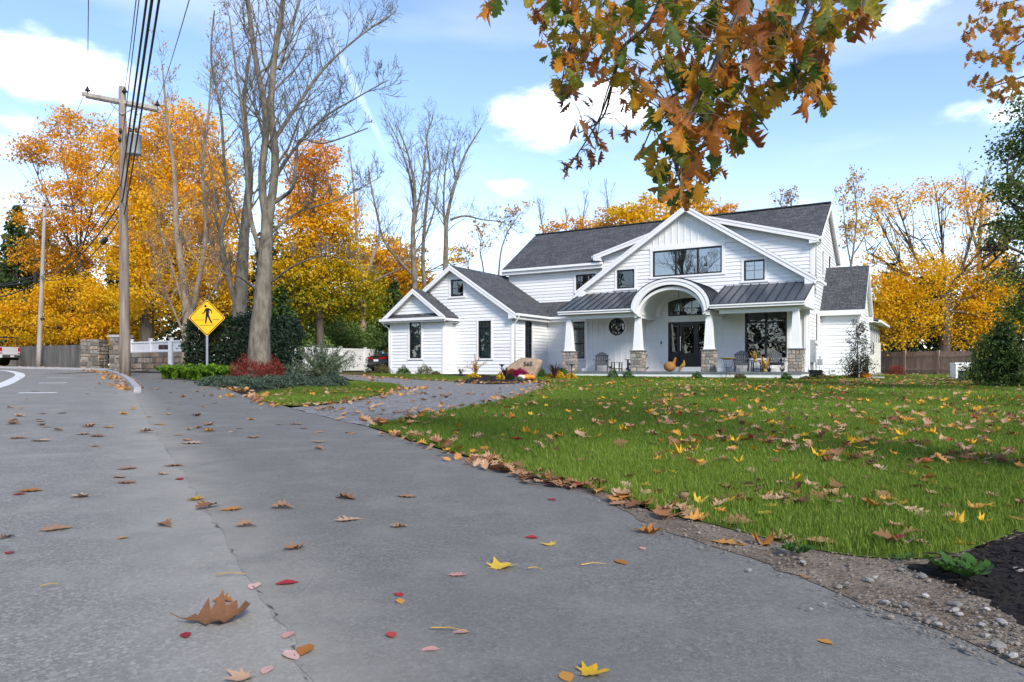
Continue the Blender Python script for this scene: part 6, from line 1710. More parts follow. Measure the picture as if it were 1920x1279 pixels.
# ------------------------------------------------------------------ porch furniture (house coordinates -> world)
def at_house(name, u, s, z, rz=0.0):
    p = HP(u, s, z); return empty(name, tuple(p), house.rotation_euler[2] + rz)
FZ = .525
def adirondack(label, u, s, rz):
    r = at_house('rocking_chair', u, s, FZ, rz); tag(r, label, 'chair', 'grey rocking chairs on the porch')
    # front of the chair towards -y
    for i in range(7):      # fan back
        x = (i - 3) * .078; tx = (i - 3) * .098; h = .98 - .045 * abs(i - 3) ** 1.6 * .55
        MB().hexa([(x - .033, .20, .36), (x + .033, .20, .36), (x + .033, .222, .36), (x - .033, .222, .36), (tx - .042, .47, h), (tx + .042, .47, h), (tx + .042, .492, h), (tx - .042, .492, h)]).build('back_slat', M['chair'], r)
    for i in range(6):
        y = -.30 + i * .092; z = .40 - i * .016; MB().box(-.27, .27, y, y + .08, z, z + .022).build('seat_slat', M['chair'], r)
    MB().box(-.28, .28, -.325, -.302, .30, .42).build('apron', M['chair'], r)
    for b_ in (.50, .76): yb = .20 + (b_ - .36) / .62 * .27; MB().box(-.27 - .02, .29, yb + .026, yb + .05, b_, b_ + .06).build('back_rail', M['chair'], r)
    for sx in (-1, 1):
        MB().prism([(sx * .26, -.36, .575), (sx * .43, -.36, .575), (sx * .41, .12, .575), (sx * .34, .36, .575), (sx * .27, .36, .575)], (0, 0, .024)).build('armrest', M['chair'], r)
        MB().box(sx * .31 - .018, sx * .31 + .018, -.30, -.20, .06, .574).build('leg', M['chair'], r)
        MB().hexa([(sx * .31 - .018, .18, .06), (sx * .31 + .018, .18, .06), (sx * .31 + .018, .27, .06), (sx * .31 - .018, .27, .06), (sx * .31 - .018, .29, .574), (sx * .31 + .018, .29, .574), (sx * .31 + .018, .36, .574), (sx * .31 - .018, .36, .574)]).build('leg', M['chair'], r)
        pts = [(-.42, .10), (-.25, .035), (0, .0), (.25, .02), (.45, .09), (.60, .17)]
        MB().prism([(sx * .275 - .018, y, z) for y, z in pts] + [(sx * .275 - .018, y, z + .075) for y, z in reversed(pts)], (.036, 0, 0)).build('rocker', M['chair'], r)
        MB().hexa([(sx * .285 - .015, -.3, .32), (sx * .285 + .015, -.3, .32), (sx * .285 + .015, .28, .24), (sx * .285 - .015, .28, .24), (sx * .285 - .015, -.3, .40), (sx * .285 + .015, -.3, .40), (sx * .285 + .015, .28, .33), (sx * .285 - .015, .28, .33)]).build('seat_rail', M['chair'], r)
adirondack('dark grey slatted rocking chair below the round window', -4.78, 1.05, R(24))
adirondack('dark grey rocking chair half hidden behind the stone pier left of the door', -2.98, 1.15, R(-20))
adirondack('dark grey rocking chair between the wire stand and the slatted table', 2.12, 1.15, R(12))
adirondack('dark grey rocking chair beside the rightmost stone pier', 3.62, 1.15, R(20))
def slat_table(label, u, s):
    r = at_house('side_table', u, s, FZ); tag(r, label, 'table', 'small slatted porch tables')
    for i in range(5): MB().box(-.235, .235, -.22 + i * .09, -.22 + i * .09 + .08, .43, .452).build('top_slat', M['chair'], r)
    for sx in (-1, 1):
        for sy in (-1, 1): MB().box(sx * .2 - .025, sx * .2 + .025, sy * .17 - .02, sy * .17 + .02, 0, .43).build('leg', M['chair'], r)
        MB().box(sx * .2 - .015, sx * .2 + .015, -.15, .15, .1, .15).build('stretcher', M['chair'], r)
    MB().box(-.19, .19, -.015, .015, .115, .15).build('stretcher', M['chair'], r)
    return r
slat_table('small dark slatted table between the chairs under the round window', -3.98, 1.1)
slat_table('small dark slatted table holding dried husks between the right-hand chairs', 2.88, .85)
# wire plant stand with a shallow dish
st = at_house('wire_stand', 1.96, -.62, gz(*HP(1.96, -.62)[:2])); tag(st, 'black wire stand with a shallow tan dish in front of the porch', 'plant stand')
for k in range(3):
    a = k * 2.094 + .5; MB().tube(catmull([(math.cos(a) * .26, math.sin(a) * .26, .82), (math.cos(a) * .16, math.sin(a) * .16, .5), (math.cos(a) * .05, math.sin(a) * .05, .38), (math.cos(a) * .14, math.sin(a) * .14, 0)], 4), .011, 6).build('leg', M['iron'], st)
MB().tube([(math.cos(t) * .1, math.sin(t) * .1, .47) for t in np.linspace(0, 6.2, 14)], .008, 5).build('ring', M['iron'], st)
MB().lathe((0, 0, .80), [(0, .0), (.2, .02), (.33, .08), (.34, .095), (.2, .05), (0, .04)], 20, False).build('dish', M['ochre'], st, True)
# dried husk arrangements: sheaves of pointed leaves
def husks(label, u, s, z, n, h, sp, seed):
    g = np.random.default_rng(seed); r = at_house('husk_sheaf', u, s, z); tag(r, label, 'decoration', 'dried husks on the porch')
    MB().lathe((0, 0, 0), [(0, 0), (.07, .0), (.09, .06), (.05, .14), (0, .15)], 10, False).build('bundle', M['ochre'], r, True)
    for i in range(n):
        a = g.uniform(0, 6.28); t = np.array((math.cos(a) * sp * g.uniform(.3, 1), math.sin(a) * sp * g.uniform(.3, 1), h * g.uniform(.5, 1))); w_ = g.uniform(.05, .09); sd = np.array((-math.sin(a), math.cos(a), 0)) * w_
        m_ = t * .55; mk('husk', [(0, 0, .06), tuple(m_ - sd), tuple(t), tuple(m_ + sd), tuple(m_ + np.array((0, 0, .02)))], [(0, 1, 4), (1, 2, 4), (2, 3, 4), (3, 0, 4)], M['ochre'], r)
husks('spray of dry golden husks standing on the slatted table', 2.82, .82, FZ + .453, 12, .55, .32, 1)
husks('spray of dry husks on the porch floor before the rightmost chair', 3.35, .25, FZ, 12, .78, .38, 2)
# wicker bird: round body, neck, raised tail
wk = at_house('wicker_turkey', -.95, .25, FZ, R(10)); tag(wk, 'round brown wicker turkey ornament before the front door', 'ornament')
V = []; Fc = []; nu, nv = 20, 12
for j in range(nv + 1):
    ph = math.pi * j / nv
    for i in range(nu):
        th = 2 * math.pi * i / nu; k = 1 + .05 * math.cos(th * 10)
        V.append((.27 * math.sin(ph) * math.cos(th) * k, .23 * math.sin(ph) * math.sin(th) * k, .24 - .235 * math.cos(ph)))
for j in range(nv):
    for i in range(nu): Fc.append((j * nu + i, j * nu + (i + 1) % nu, (j + 1) * nu + (i + 1) % nu, (j + 1) * nu + i))
mk('body', V, Fc, M['wicker'], wk, True)
MB().tube(catmull([(.16, 0, .36), (.22, 0, .50), (.24, 0, .60), (.31, 0, .62)], 4), [.09, .085, .075, .07, .06, .055, .05, .05, .055, .05, .045, .035, .02], 10).build('neck', M['wicker'], wk, True)
mk('wattle', [(.30, -.015, .60), (.33, -.015, .58), (.31, -.015, .48), (.29, .015, .5), (.30, .015, .60)], [(0, 1, 2, 3, 4)], M['red_lamp'], wk)
for i in range(7):
    a = R(-40 + i * 13.3); mk('tail_feather', [(-.22, 0, .3), (-.34 - .05 * math.cos(a), math.sin(a) * .16 - .04, .42), (-.46, math.sin(a) * .26, .46), (-.34 - .05 * math.cos(a), math.sin(a) * .16 + .04, .42)], [(0, 1, 2, 3)], M['wicker'], wk)
cn_ = at_house('husk_sheaf', -.42, .3, FZ); tag(cn_, 'slim curved sheaf of yellow husks beside the wicker turkey', 'decoration', 'dried husks on the porch')
MB().tube(catmull([(-.1, 0, .02), (-.02, 0, .2), (.12, 0, .34), (.13, 0, .55)], 4), list(np.linspace(.05, .09, 8)) + [.08, .06, .04, .025, .01], 8).build('bundle', M['ochre'], cn_, True)
# hanging lantern in the arch
ln_ = at_house('porch_lantern', -.62, .55, 0); tag(ln_, 'black bell-shaped glass lantern hanging in the porch arch', 'lantern')
MB().tube([(0, 0, 4.42), (0, 0, 3.78)], .010, 6).build('chain', M['iron'], ln_)
MB().lathe((0, 0, 3.74), [(0, .05), (.05, .04), (.22, .01), (.23, 0), (0, 0)], 16, False).build('canopy', M['iron'], ln_)
MB().lathe((0, 0, 3.34), [(.20, 0), (.19, .1), (.14, .28), (.10, .40)], 16, False).build('shade', M['glass'], ln_, True)
for k in range(4): a = k * math.pi / 2; MB().tube([(math.cos(a) * .2, math.sin(a) * .2, 3.34), (math.cos(a) * .14, math.sin(a) * .14, 3.62), (math.cos(a) * .1, math.sin(a) * .1, 3.74)], .008, 5).build('rib', M['iron'], ln_)
MB().tube([(math.cos(t) * .2, math.sin(t) * .2, 3.34) for t in np.linspace(0, 6.283, 20)], .012, 5).build('rim', M['iron'], ln_)
MB().tube([(0, 0, 3.72), (0, 0, 3.46)], .03, 8).build('bulb', M['white'], ln_)
dbell = at_house('doorbell', -2.05, SG - .03, 1.95); tag(dbell, 'small black doorbell on the wall left of the front door', 'doorbell')
MB().box(-.03, .03, -.03, 0, -.07, .07).build('case', M['iron'], dbell); MB().lathe((0, -.031, -.03), [(0, 0), (.012, 0)], 8, False).build('button', M['galv'], dbell)
# meters on the right wall
em = at_house('electric_meter_box', UR, 3.1, 0); tag(em, 'tall grey electric service cabinet on the right side wall', 'meter box')
MB().box(.03, .22, -.32, .28, .95, 2.0).build('cabinet', M['galv'], em); MB().box(.222, .24, -.26, .22, 1.02, 1.7).build('door', M['galv'], em); MB().tube([(.24, -.02, 1.85), (.32, -.02, 1.85)], .09, 14).build('meter', M['white'], em)
for y in (-.15, .1): MB().tube([(.1, y, .95), (.1, y, .3)], .035, 8).build('conduit', M['galv'], em)
em2 = at_house('gas_meter', UR, 4.5, 0); tag(em2, 'small grey gas meter on pipes near the inner corner', 'gas meter')
MB().box(.12, .32, -.15, .15, .82, 1.12).build('case', M['galv'], em2); MB().tube([(.22, -.1, 1.12), (.22, -.1, 1.25), (.22, -.22, 1.25), (.22, -.22, .3)], .022, 8).tube([(.22, .1, 1.12), (.22, .1, 1.28)], .022, 8).build('pipe', M['galv'], em2)
ds_ = at_house('vent_cover', 5.35, SA - .03, .52); tag(ds_, 'small white vent cover low on the right addition wall', 'vent')
MB().box(-.14, .14, -.05, 0, -.12, .14).build('cover', M['white'], ds_); MB().box(-.08, .08, -.055, -.049, .0, .06).build('opening', M['iron'], ds_)
pot = at_house('hose_pot', UR + .45, 1.6, gz(*HP(UR + .4, 1.6)[:2])); tag(pot, 'shiny black round pot at the house corner below the meters', 'pot')
MB().lathe((0, 0, 0), [(0, 0), (.22, .0), (.30, .08), (.32, .2), (.29, .34), (.30, .36), (.26, .37), (.24, .3), (0, .28)], 20, False).build('body', M['black_car'], pot, True); MB().tube([(.3, 0, .32), (.37, 0, .26), (.33, 0, .18)], .015, 6).build('handle', M['iron'], pot)
# condensers
def condenser(label, px, d, w_, h, mat, rz):
    p = loc(px, d); r = tag(empty('air_conditioner', tuple(p), rz), label, 'air conditioner', 'outdoor units beside the addition')
    b = MB().box(-w_, w_, -.17, .17, .12, h).build('case', mat, r)
    MB().box(-w_ - .02, w_ + .02, -.22, .22, .0, .12).build('base', M['mortar'], r)
    for i in range(10): z = .18 + (h - .26) * i / 10; MB().box(-w_ + .04, w_ - .04, -.185, -.171, z, z + .02).build('louvre', M['galv'], b)
condenser('tall cream heat pump unit against the sunroom wall', 1643, 40, .42, 1.75, M['cream'], R(70))
condenser('shorter grey condenser unit behind the staked holly', 1634, 36.5, .40, 1.12, M['cream'], R(70))
gp = loc(1805, 29.5); gn = tag(empty('generator', tuple(gp), R(-12)), 'white standby generator cabinet beside the green utility box', 'generator')
b = MB().box(-.36, .36, -.3, .3, .05, .62).build('case', M['generator'], gn); MB().prism([(-.38, -.32, .62), (-.38, .32, .62), (-.38, .26, .69), (-.38, -.26, .69)], (.76, 0, 0)).build('lid', M['generator'], gn)
for i in range(5): MB().box(-.28, .05, -.306, -.301, .2 + i * .07, .235 + i * .07).build('louvre', M['iron'], b)
for x in (-.2, .2): MB().box(x - .05, x + .05, -.325, -.31, .6, .66).build('latch', M['iron'], gn)
MB().box(-.42, .42, -.36, .36, -.05, .05).build('base', M['kerb'], gn)
bp_ = loc(1817, 27); bx = tag(empty('utility_box', tuple(bp_), R(-8)), 'low dark green utility box in front of the white generator', 'utility box')
MB().hexa([(-.3, -.24, 0), (.3, -.24, 0), (.3, .24, 0), (-.3, .24, 0), (-.28, -.22, .30), (.28, -.22, .30), (.28, .22, .36), (-.28, .22, .36)]).build('cabinet', M['greenbox'], bx); MB().box(-.31, .31, -.27, .25, .36, .40).build('lid', M['greenbox'], bx)

# ------------------------------------------------------------------ boulder with house number, bed plants
bl_d = 31.0; bpnt = loc(985, bl_d)
bo = tag(empty('boulder', tuple(bpnt)), 'leaning tan boulder carrying the house number 565', 'boulder')
K = bl_d / F
outl = [(938, 712), (950, 690), (962, 680), (975, 671), (995, 671), (1010, 674), (1017, 677), (1014, 690), (1006, 703), (1000, 714)]
brn = random.Random(8)
V = []; n = len(outl)
ctr = Vector(((978 - 985) * K, 0, (712 - 692) * K))
for k, (sc, dy) in enumerate([(.86, -.20), (1.0, -.05), (1.0, .2), (.85, .42), (.5, .52)]):
    for (x, y) in outl:
        q = Vector(((x - 985) * K, 0, (712 - y) * K - .05)); v = ctr + (q - ctr) * sc
        V.append((v.x + brn.gauss(0, .012) + .10 * (dy + .2), dy + brn.gauss(0, .015) + (v.z - .3) * .25, v.z + brn.gauss(0, .012)))
Fc = [tuple(range(n - 1, -1, -1))] + [tuple(4 * n + k for k in range(n))]
for r_ in range(4):
    for k in range(n): Fc.append((r_ * n + k, r_ * n + (k + 1) % n, (r_ + 1) * n + (k + 1) % n, (r_ + 1) * n + k))
rock = mk('rock', V, Fc, M['boulder'], bo)
md = rock.modifiers.new('bevel', 'BEVEL'); md.width = .035; md.segments = 2
cu = bpy.data.curves.new('number', 'FONT'); cu.body = '565'; cu.size = .26; cu.extrude = .012; cu.align_x = 'CENTER'; cu.offset = .004
no = bpy.data.objects.new('house_number', cu); cu.materials.append(M['number']); COL.objects.link(no)
zn = (712 - 688.5) * K
no.location = ((990 - 985) * K, -.235 + (zn - .3) * .25, zn); no.rotation_euler = (R(90 - 14), 0, 0)
bpy.context.view_layer.update()
nm = bpy.data.meshes.new_from_object(no.evaluated_get(bpy.context.evaluated_depsgraph_get()))
n2 = bpy.data.objects.new('number', nm); link(n2, bo); n2.location = no.location; n2.rotation_euler = no.rotation_euler
bpy.data.objects.remove(no)
def pumpkin(label, px, d, r, mat, ribs=10, sq=.72):
    p = loc(px, d); o = tag(empty('pumpkin', tuple(p)), label, 'pumpkin', 'pumpkins before the boulder'); V = []; Fc = []; nu, nv = 40, 14
    for j in range(nv + 1):
        ph = math.pi * j / nv
        for i in range(nu):
            th = 2 * math.pi * i / nu; k = (1 - .09 * abs(math.cos(th * ribs / 2)) ** 6) * r; dip = .18 * r * (max(0, math.cos(ph)) ** 6 + max(0, -math.cos(ph)) ** 6)
            V.append((k * math.sin(ph) * math.cos(th), k * math.sin(ph) * math.sin(th), r * sq - (r * sq - dip * .6) * math.cos(ph) if math.cos(ph) > 0 else r * sq - (r * sq - dip) * math.cos(ph)))
    for j in range(nv):
        for i in range(nu): Fc.append((j * nu + i, j * nu + (i + 1) % nu, (j + 1) * nu + (i + 1) % nu, (j + 1) * nu + i))
    mk('flesh', V, Fc, mat, o, True); MB().tube([(0, 0, r * 1.2), (.01, 0, r * 1.5), (.04, 0, r * 1.62)], [.025, .02, .022], 7).build('stalk', M['greenbox'], o)
pumpkin('orange pumpkin next to the white one in front of the boulder', 988, 28.2, .17, M['orange'])
pumpkin('smaller orange pumpkin at the boulder\'s right foot', 997, 28.6, .15, M['orange'])
pumpkin('white pumpkin below the magenta chrysanthemum', 978, 28.0, .16, M['ivory'])
shrub('variegated_plant', 'low green and white leafy plant beside the white pumpkin', 974, 27.6, .2, .07, SAGE, 350, .06, 201, 'plant', 4)
shrub('chrysanthemum', 'magenta chrysanthemum mound in front of the boulder', 976, 28.7, .34, .17, MAG, 2600, .05, 202, 'flower', 6, 1, None, .1, .8)
shrub('chrysanthemum', 'dull red chrysanthemum mound left of the magenta one', 960, 28.9, .28, .17, REDM, 1700, .05, 203, 'flower', 6, 1, None, .1, .8)
shrub('boxwood', 'small dark green boxwood left of the red chrysanthemum', 957, 28.3, .19, .13, DGR, 1100, .05, 204, 'shrub', 5)
shrub('chrysanthemum', 'small yellow chrysanthemum by the left path light', 938, 28.4, .17, .15, YMU, 800, .05, 205, 'flower', 5)
shrub('chrysanthemum', 'yellow chrysanthemum behind the right path light', 1071, 29.5, .26, .14, YMU, 1500, .05, 206, 'flower', 6)
shrub('chrysanthemum', 'amber chrysanthemum left of the tall red flax', 1032, 30, .2, .12, YMU, 900, .05, 207, 'flower', 5)
shrub('chrysanthemum', 'amber chrysanthemum right of the tall red flax', 1050, 30.3, .22, .16, YMU, 1000, .05, 208, 'flower', 5)
shrub('hydrangea', 'broad-leaved green plant beside the leftmost stone pier', 1052, 32, .38, .22, BOX, 900, .12, 209, 'shrub', 6)
shrub('boxwood', 'little green shrub behind the boulder', 1016, 32.5, .22, .22, BOX, 700, .06, 210, 'shrub', 5)
def flax(label, px, d, h, n, seed, mat=FLX):
    g = np.random.default_rng(seed); p = loc(px, d); r = tag(empty('flax', tuple(p)), label, 'plant', 'spiky red flax plants'); V = []; Fc = []; T = []
    for i in range(n):
        a = g.uniform(0, 6.28); q = g.uniform(.1, .55) * h; hh = h * g.uniform(.6, 1); o = len(V); sd = np.array((-math.sin(a), math.cos(a), 0)) * .022
        for t, w_ in ((0, .8), (.35, 1), (.7, .8), (1, .05)):
            c = np.array((math.cos(a) * q * t ** 1.6, math.sin(a) * q * t ** 1.6, hh * (t - .12 * t * t))); V += [c - sd * w_, c + sd * w_]
        for k in range(3): Fc.append((o + 2 * k, o + 2 * k + 1, o + 2 * k + 3, o + 2 * k + 2))
        T += [g.random()] * 8
    mknp('blades', np.array(V), np.array(Fc), mat, r, False, np.array(T)); return r
flax('spiky dark red flax right of the boulder', 1040, 29.6, .85, 46, 211)
flax('small dark flax behind the left path light', 948, 28.8, .62, 34, 212)
def path_light(label, px, d, h=.52):
    p = loc(px, d); r = tag(empty('path_light', tuple(p)), label, 'path light', 'black path lights in the front bed')
    MB().tube([(0, 0, -.05), (0, 0, h - .06)], .017, 8).build('stake', M['iron'], r); MB().lathe((0, 0, h - .07), [(.04, 0), (.045, .05), (.1, .055), (.105, .085), (.03, .1), (0, .1)], 14, False).build('head', M['iron'], r)
path_light('black path light left of the boulder', 941, 26.0, .6); path_light('black path light before the yellow chrysanthemum', 1072, 28.8, .6)
path_light('black path light in front of the porch by the sage mound', 1144, 31.0, .5)
bxl = [(1146, 31.5, .20, .16, SAGE, 'grey-green sage mound in front of the porch'), (1152, 32.2, .16, .22, BOX, 'upright little boxwood next to the sage mound'), (1178, 31.2, .29, .17, BOX, 'round boxwood below the second stone pier'), (1307, 29.6, .26, .15, BOX, 'round boxwood left of the third stone pier'), (1388, 29.0, .28, .12, OLV, 'brownish low shrub below the wire stand'), (1474, 28.0, .26, .14, BOX, 'round boxwood before the rightmost stone pier'),
       (716, 36.5, .52, .26, OLV, 'bronze rounded shrub at the left corner of the bump-out'), (757, 36.2, .38, .22, BOX, 'loose green shrub below the bump-out window'), (797, 35.8, .48, .26, OLV, 'bronze green shrub at the right of the bump-out wall'), (1600, 31, .22, .11, YMU, 'small yellow-green shrub left of the staked holly'), (1682, 37, .46, .3, REDM, 'rounded brown-red shrub by the cedar fence'), (1845, 26.8, .42, .2, OLV, 'brown twiggy shrub beside the green utility box'),
       (1512, 28.6, .3, .08, OLV, 'flat dry brown plant at the porch corner'), (1545, 29.2, .42, .1, OLV, 'low olive plant along the right addition'), (818, 35.5, .25, .1, OLV, 'small low shrub at the bump-out corner'), (888, 31.5, .34, .1, YMU, 'low yellow-green plant at the left of the mulch bed')]
for i, (px, d, rx, rz, m_, lb) in enumerate(bxl): shrub('shrub', lb, px, d, rx, rz, m_, int(1500 if rx > .3 else 900), .055, 230 + i, 'shrub', 5)
ORS = leafmat('orange_shrub', [(0, (.45, .20, .012)), (.5, (.72, .30, .015)), (1, (.80, .40, .02))], .35)
shrub('shrub', 'glowing orange shrub right of the staked holly', 1621, 30.5, .32, .13, ORS, 1500, .06, 260, 'shrub', 5)
wands('orange_leaved_shrub', 'airy shrub with pale orange leaves before the wing window', 892, 33.6, .62, 1.15, PALE, 26, 16, .075, 261, lean=.4, slim=.6, sr=.008)
wands('sparse_shrub', 'sparse dark shrub left of the pale orange one', 863, 33.8, .34, .55, HLY, 14, 14, .06, 262, slim=.5)
# staked young holly at the right corner
hp = loc(1607, 30.6); hy = tag(empty('holly_tree', tuple(hp)), 'young dark-leaved tree tied to a stake at the right corner', 'tree')
g = np.random.default_rng(270); tb = TB(); rnd_ = random.Random(270); tips = []
tb.add([(0, 0, -.05), (.03, 0, 1.2), (-.02, .02, 2.5)], [.035, .025, .008], 7)
for i in range(30):
    z = .25 + 2.1 * i / 30; a = rnd_.uniform(0, 6.28); grow(tb, (0, 0, z), norm3((math.cos(a), math.sin(a), .55)), (.95 - .25 * z) * rnd_.uniform(.6, 1.1), .010, 0, rnd_, tips, (4, 2), (25, 55), .5, .14, .05, .003)
tb.build('trunk', M['twig'], hy, (0, 0, 0))
T = np.array(tips); T = T[g.integers(0, len(T), 1300)] + g.normal(0, .06, (1300, 3)); low = g.normal(0, 1, (2600, 3)) * (.26, .24, .30) + (0, 0, .42); low = low[low[:, 2] > .02]; C = np.concatenate([T, low])
V, Fc, tn = leafcloud(C, np.full(len(C), .075), g, g.uniform(0, .9, len(C)), None, .5, .3); mknp('foliage', V, Fc, HLY, hy, False, tn)
stk = tag(MB().tube([(hp.x - .04, hp.y - .25, hp.z - .2), (hp.x - .03, hp.y - .25, hp.z + .95)], .022, 8).build('tree_stake', M['cream']), 'pale wooden stake supporting the young dark-leaved tree', 'stake')
fs = loc(1640, 30.5); fst = tag(empty('flat_stone', tuple(fs)), 'flat pale stepping stone right of the orange shrub', 'stone')
MB().prism([(-.35, -.2, 0), (.3, -.25, 0), (.42, .05, 0), (.2, .25, 0), (-.3, .2, 0)], (0, 0, .09)).build('slab', M['kerb'], fst)
# ------------------------------------------------------------------ leaves, grass, pebbles
def leaf_mesh(kind, seed, curl):
    """flat-built lobed leaf (length 1 along +y), folded and curled; returns V, F (quads/tris)"""
    r = random.Random(seed); V = []; Fc = []
    if kind == 'oak':
        st = [(0, .012, 0), (.08, .03, 0), (.17, .15, .03), (.23, .09, 0), (.33, .30, .05), (.41, .14, 0), (.53, .40, .06), (.62, .17, 0), (.72, .30, .07), (.80, .13, 0), (.88, .15, .04), (.95, .05, .02), (1.0, .006, 0)]
        for t, w_, fwd in st:
            wl_, wr_ = w_ * r.uniform(.8, 1.2), w_ * r.uniform(.8, 1.2)
            V += [(-wl_, t + fwd, 0), (0, t, 0), (wr_, t + fwd, 0)]
        for i in range(len(st) - 1):
            a = i * 3; Fc += [(a, a + 1, a + 4, a + 3), (a + 1, a + 2, a + 5, a + 4)]
        n = len(V); V += [(-.008, -.13, 0), (.008, -.13, 0)]; Fc.append((n, n + 1, 2, 0))
    elif kind == 'maple':
        pts = [(-90, .30), (-70, .28), (-48, .62), (-34, .42), (-20, .50), (-8, .78), (8, .52), (28, .66), (38, .98), (52, .62), (64, .52), (78, .82), (90, 1.06), (102, .82), (116, .52), (128, .62), (142, .98), (152, .66), (172, .52), (188, .78), (200, .50), (214, .42), (228, .62), (250, .28)]
        V = [(0, .42, 0)]
        for a, q in pts:
            q *= r.uniform(.9, 1.1) * .52; V.append((q * math.cos(R(a)), .42 + q * math.sin(R(a)), 0))
        n = len(pts); Fc = [(0, 1 + i, 1 + (i + 1) % n) for i in range(n)]
        m_ = len(V); V += [(-.008, -.25, 0), (.008, -.25, 0), (0, .3, 0)]; Fc.append((m_, m_ + 1, m_ + 2))
    else:
        st = [(0, .01), (.12, .13), (.3, .25), (.5, .29), (.7, .23), (.86, .12), (1, .005)]
        for t, w_ in st: V += [(-w_, t, 0), (0, t, 0), (w_, t, 0)]
        for i in range(len(st) - 1):
            a = i * 3; Fc += [(a, a + 1, a + 4, a + 3), (a + 1, a + 2, a + 5, a + 4)]
    c1, c2, c3, c4_ = curl * r.uniform(.5, 1.5), curl * r.uniform(-.5, 1.2), r.uniform(-.5, .5) * curl, r.uniform(0, 6.28)
    W = []
    for x, y, z in V:
        z = c1 * x * x * 2.6 + c2 * (y - .5) ** 2 * .9 + c3 * x * (y - .4) * 1.6 + .05 * curl * math.sin(y * 9 + c4_ + x * 6) + .08 * abs(x)
        W.append((x, y - .45, z))
    mn = min(w_[2] for w_ in W)
    return [(x, y, z - mn) for x, y, z in W], Fc
def leaf_data(kind, seed, curl, mat):
    V, Fc = leaf_mesh(kind, seed, curl); me = bpy.data.meshes.new('leaf'); me.from_pydata(V, [], Fc); me.materials.append(mat)
    me.polygons.foreach_set('use_smooth', [True] * len(me.polygons)); me.update(); return me
LM = {}
LM['tan'] = leafmat('fallen_tan', [(0, (.30, .16, .085)), (.5, (.43, .255, .15)), (1, (.54, .36, .24))], .12, .75, 'object')
LM['brown'] = leafmat('fallen_brown', [(0, (.15, .072, .035)), (.5, (.26, .125, .058)), (1, (.37, .20, .10))], .12, .75, 'object')
LM['orange'] = leafmat('fallen_orange', [(0, (.38, .15, .03)), (.5, (.52, .23, .045)), (1, (.60, .30, .07))], .2, .7, 'object')
LM['yellow'] = leafmat('fallen_yellow', [(0, (.58, .33, .03)), (.5, (.74, .45, .03)), (1, (.80, .54, .07))], .3, .65, 'object')
LM['red'] = leafmat('fallen_red', [(0, (.26, .02, .02)), (.5, (.40, .025, .035)), (1, (.48, .06, .05))], .2, .6, 'object')
LM['pink'] = leafmat('fallen_pink', [(0, (.50, .25, .22)), (.5, (.58, .34, .30)), (1, (.64, .42, .36))], .15, .7, 'object')
LEAF = {}
for c in LM:
    for kd in ('oak', 'maple', 'oval'):
        LEAF[(c, kd)] = [leaf_data(kd, hash_, cu_, LM[c]) for hash_, cu_ in ((11, .25), (12, .4), (13, .75), (14, .12))]
lr = random.Random(77)
def settle(o, lift):
    m_ = o.rotation_euler.to_matrix(); s_ = o.scale[0]; zmin = min((m_ @ (v.co * s_)).z for v in o.data.vertices)
    o.location.z = gz(o.location.x, o.location.y) + lift - zmin - .0015
def put_leaf(x, y, size, col, kd, label, group, lift=.012, var=None, rz=None, tilt=.12):
    me = LEAF[(col, kd)][lr.randrange(4) if var is None else var]
    o = bpy.data.objects.new('fallen_leaf', me); COL.objects.link(o)
    o.location = (x, y, gz(x, y) + lift); o.scale = (size,) * 3
    o.rotation_euler = (lr.gauss(0, tilt), lr.gauss(0, tilt), lr.uniform(0, 6.28) if rz is None else rz)
    if lift < .02: settle(o, lift)
    return tag(o, label, 'leaf', group)
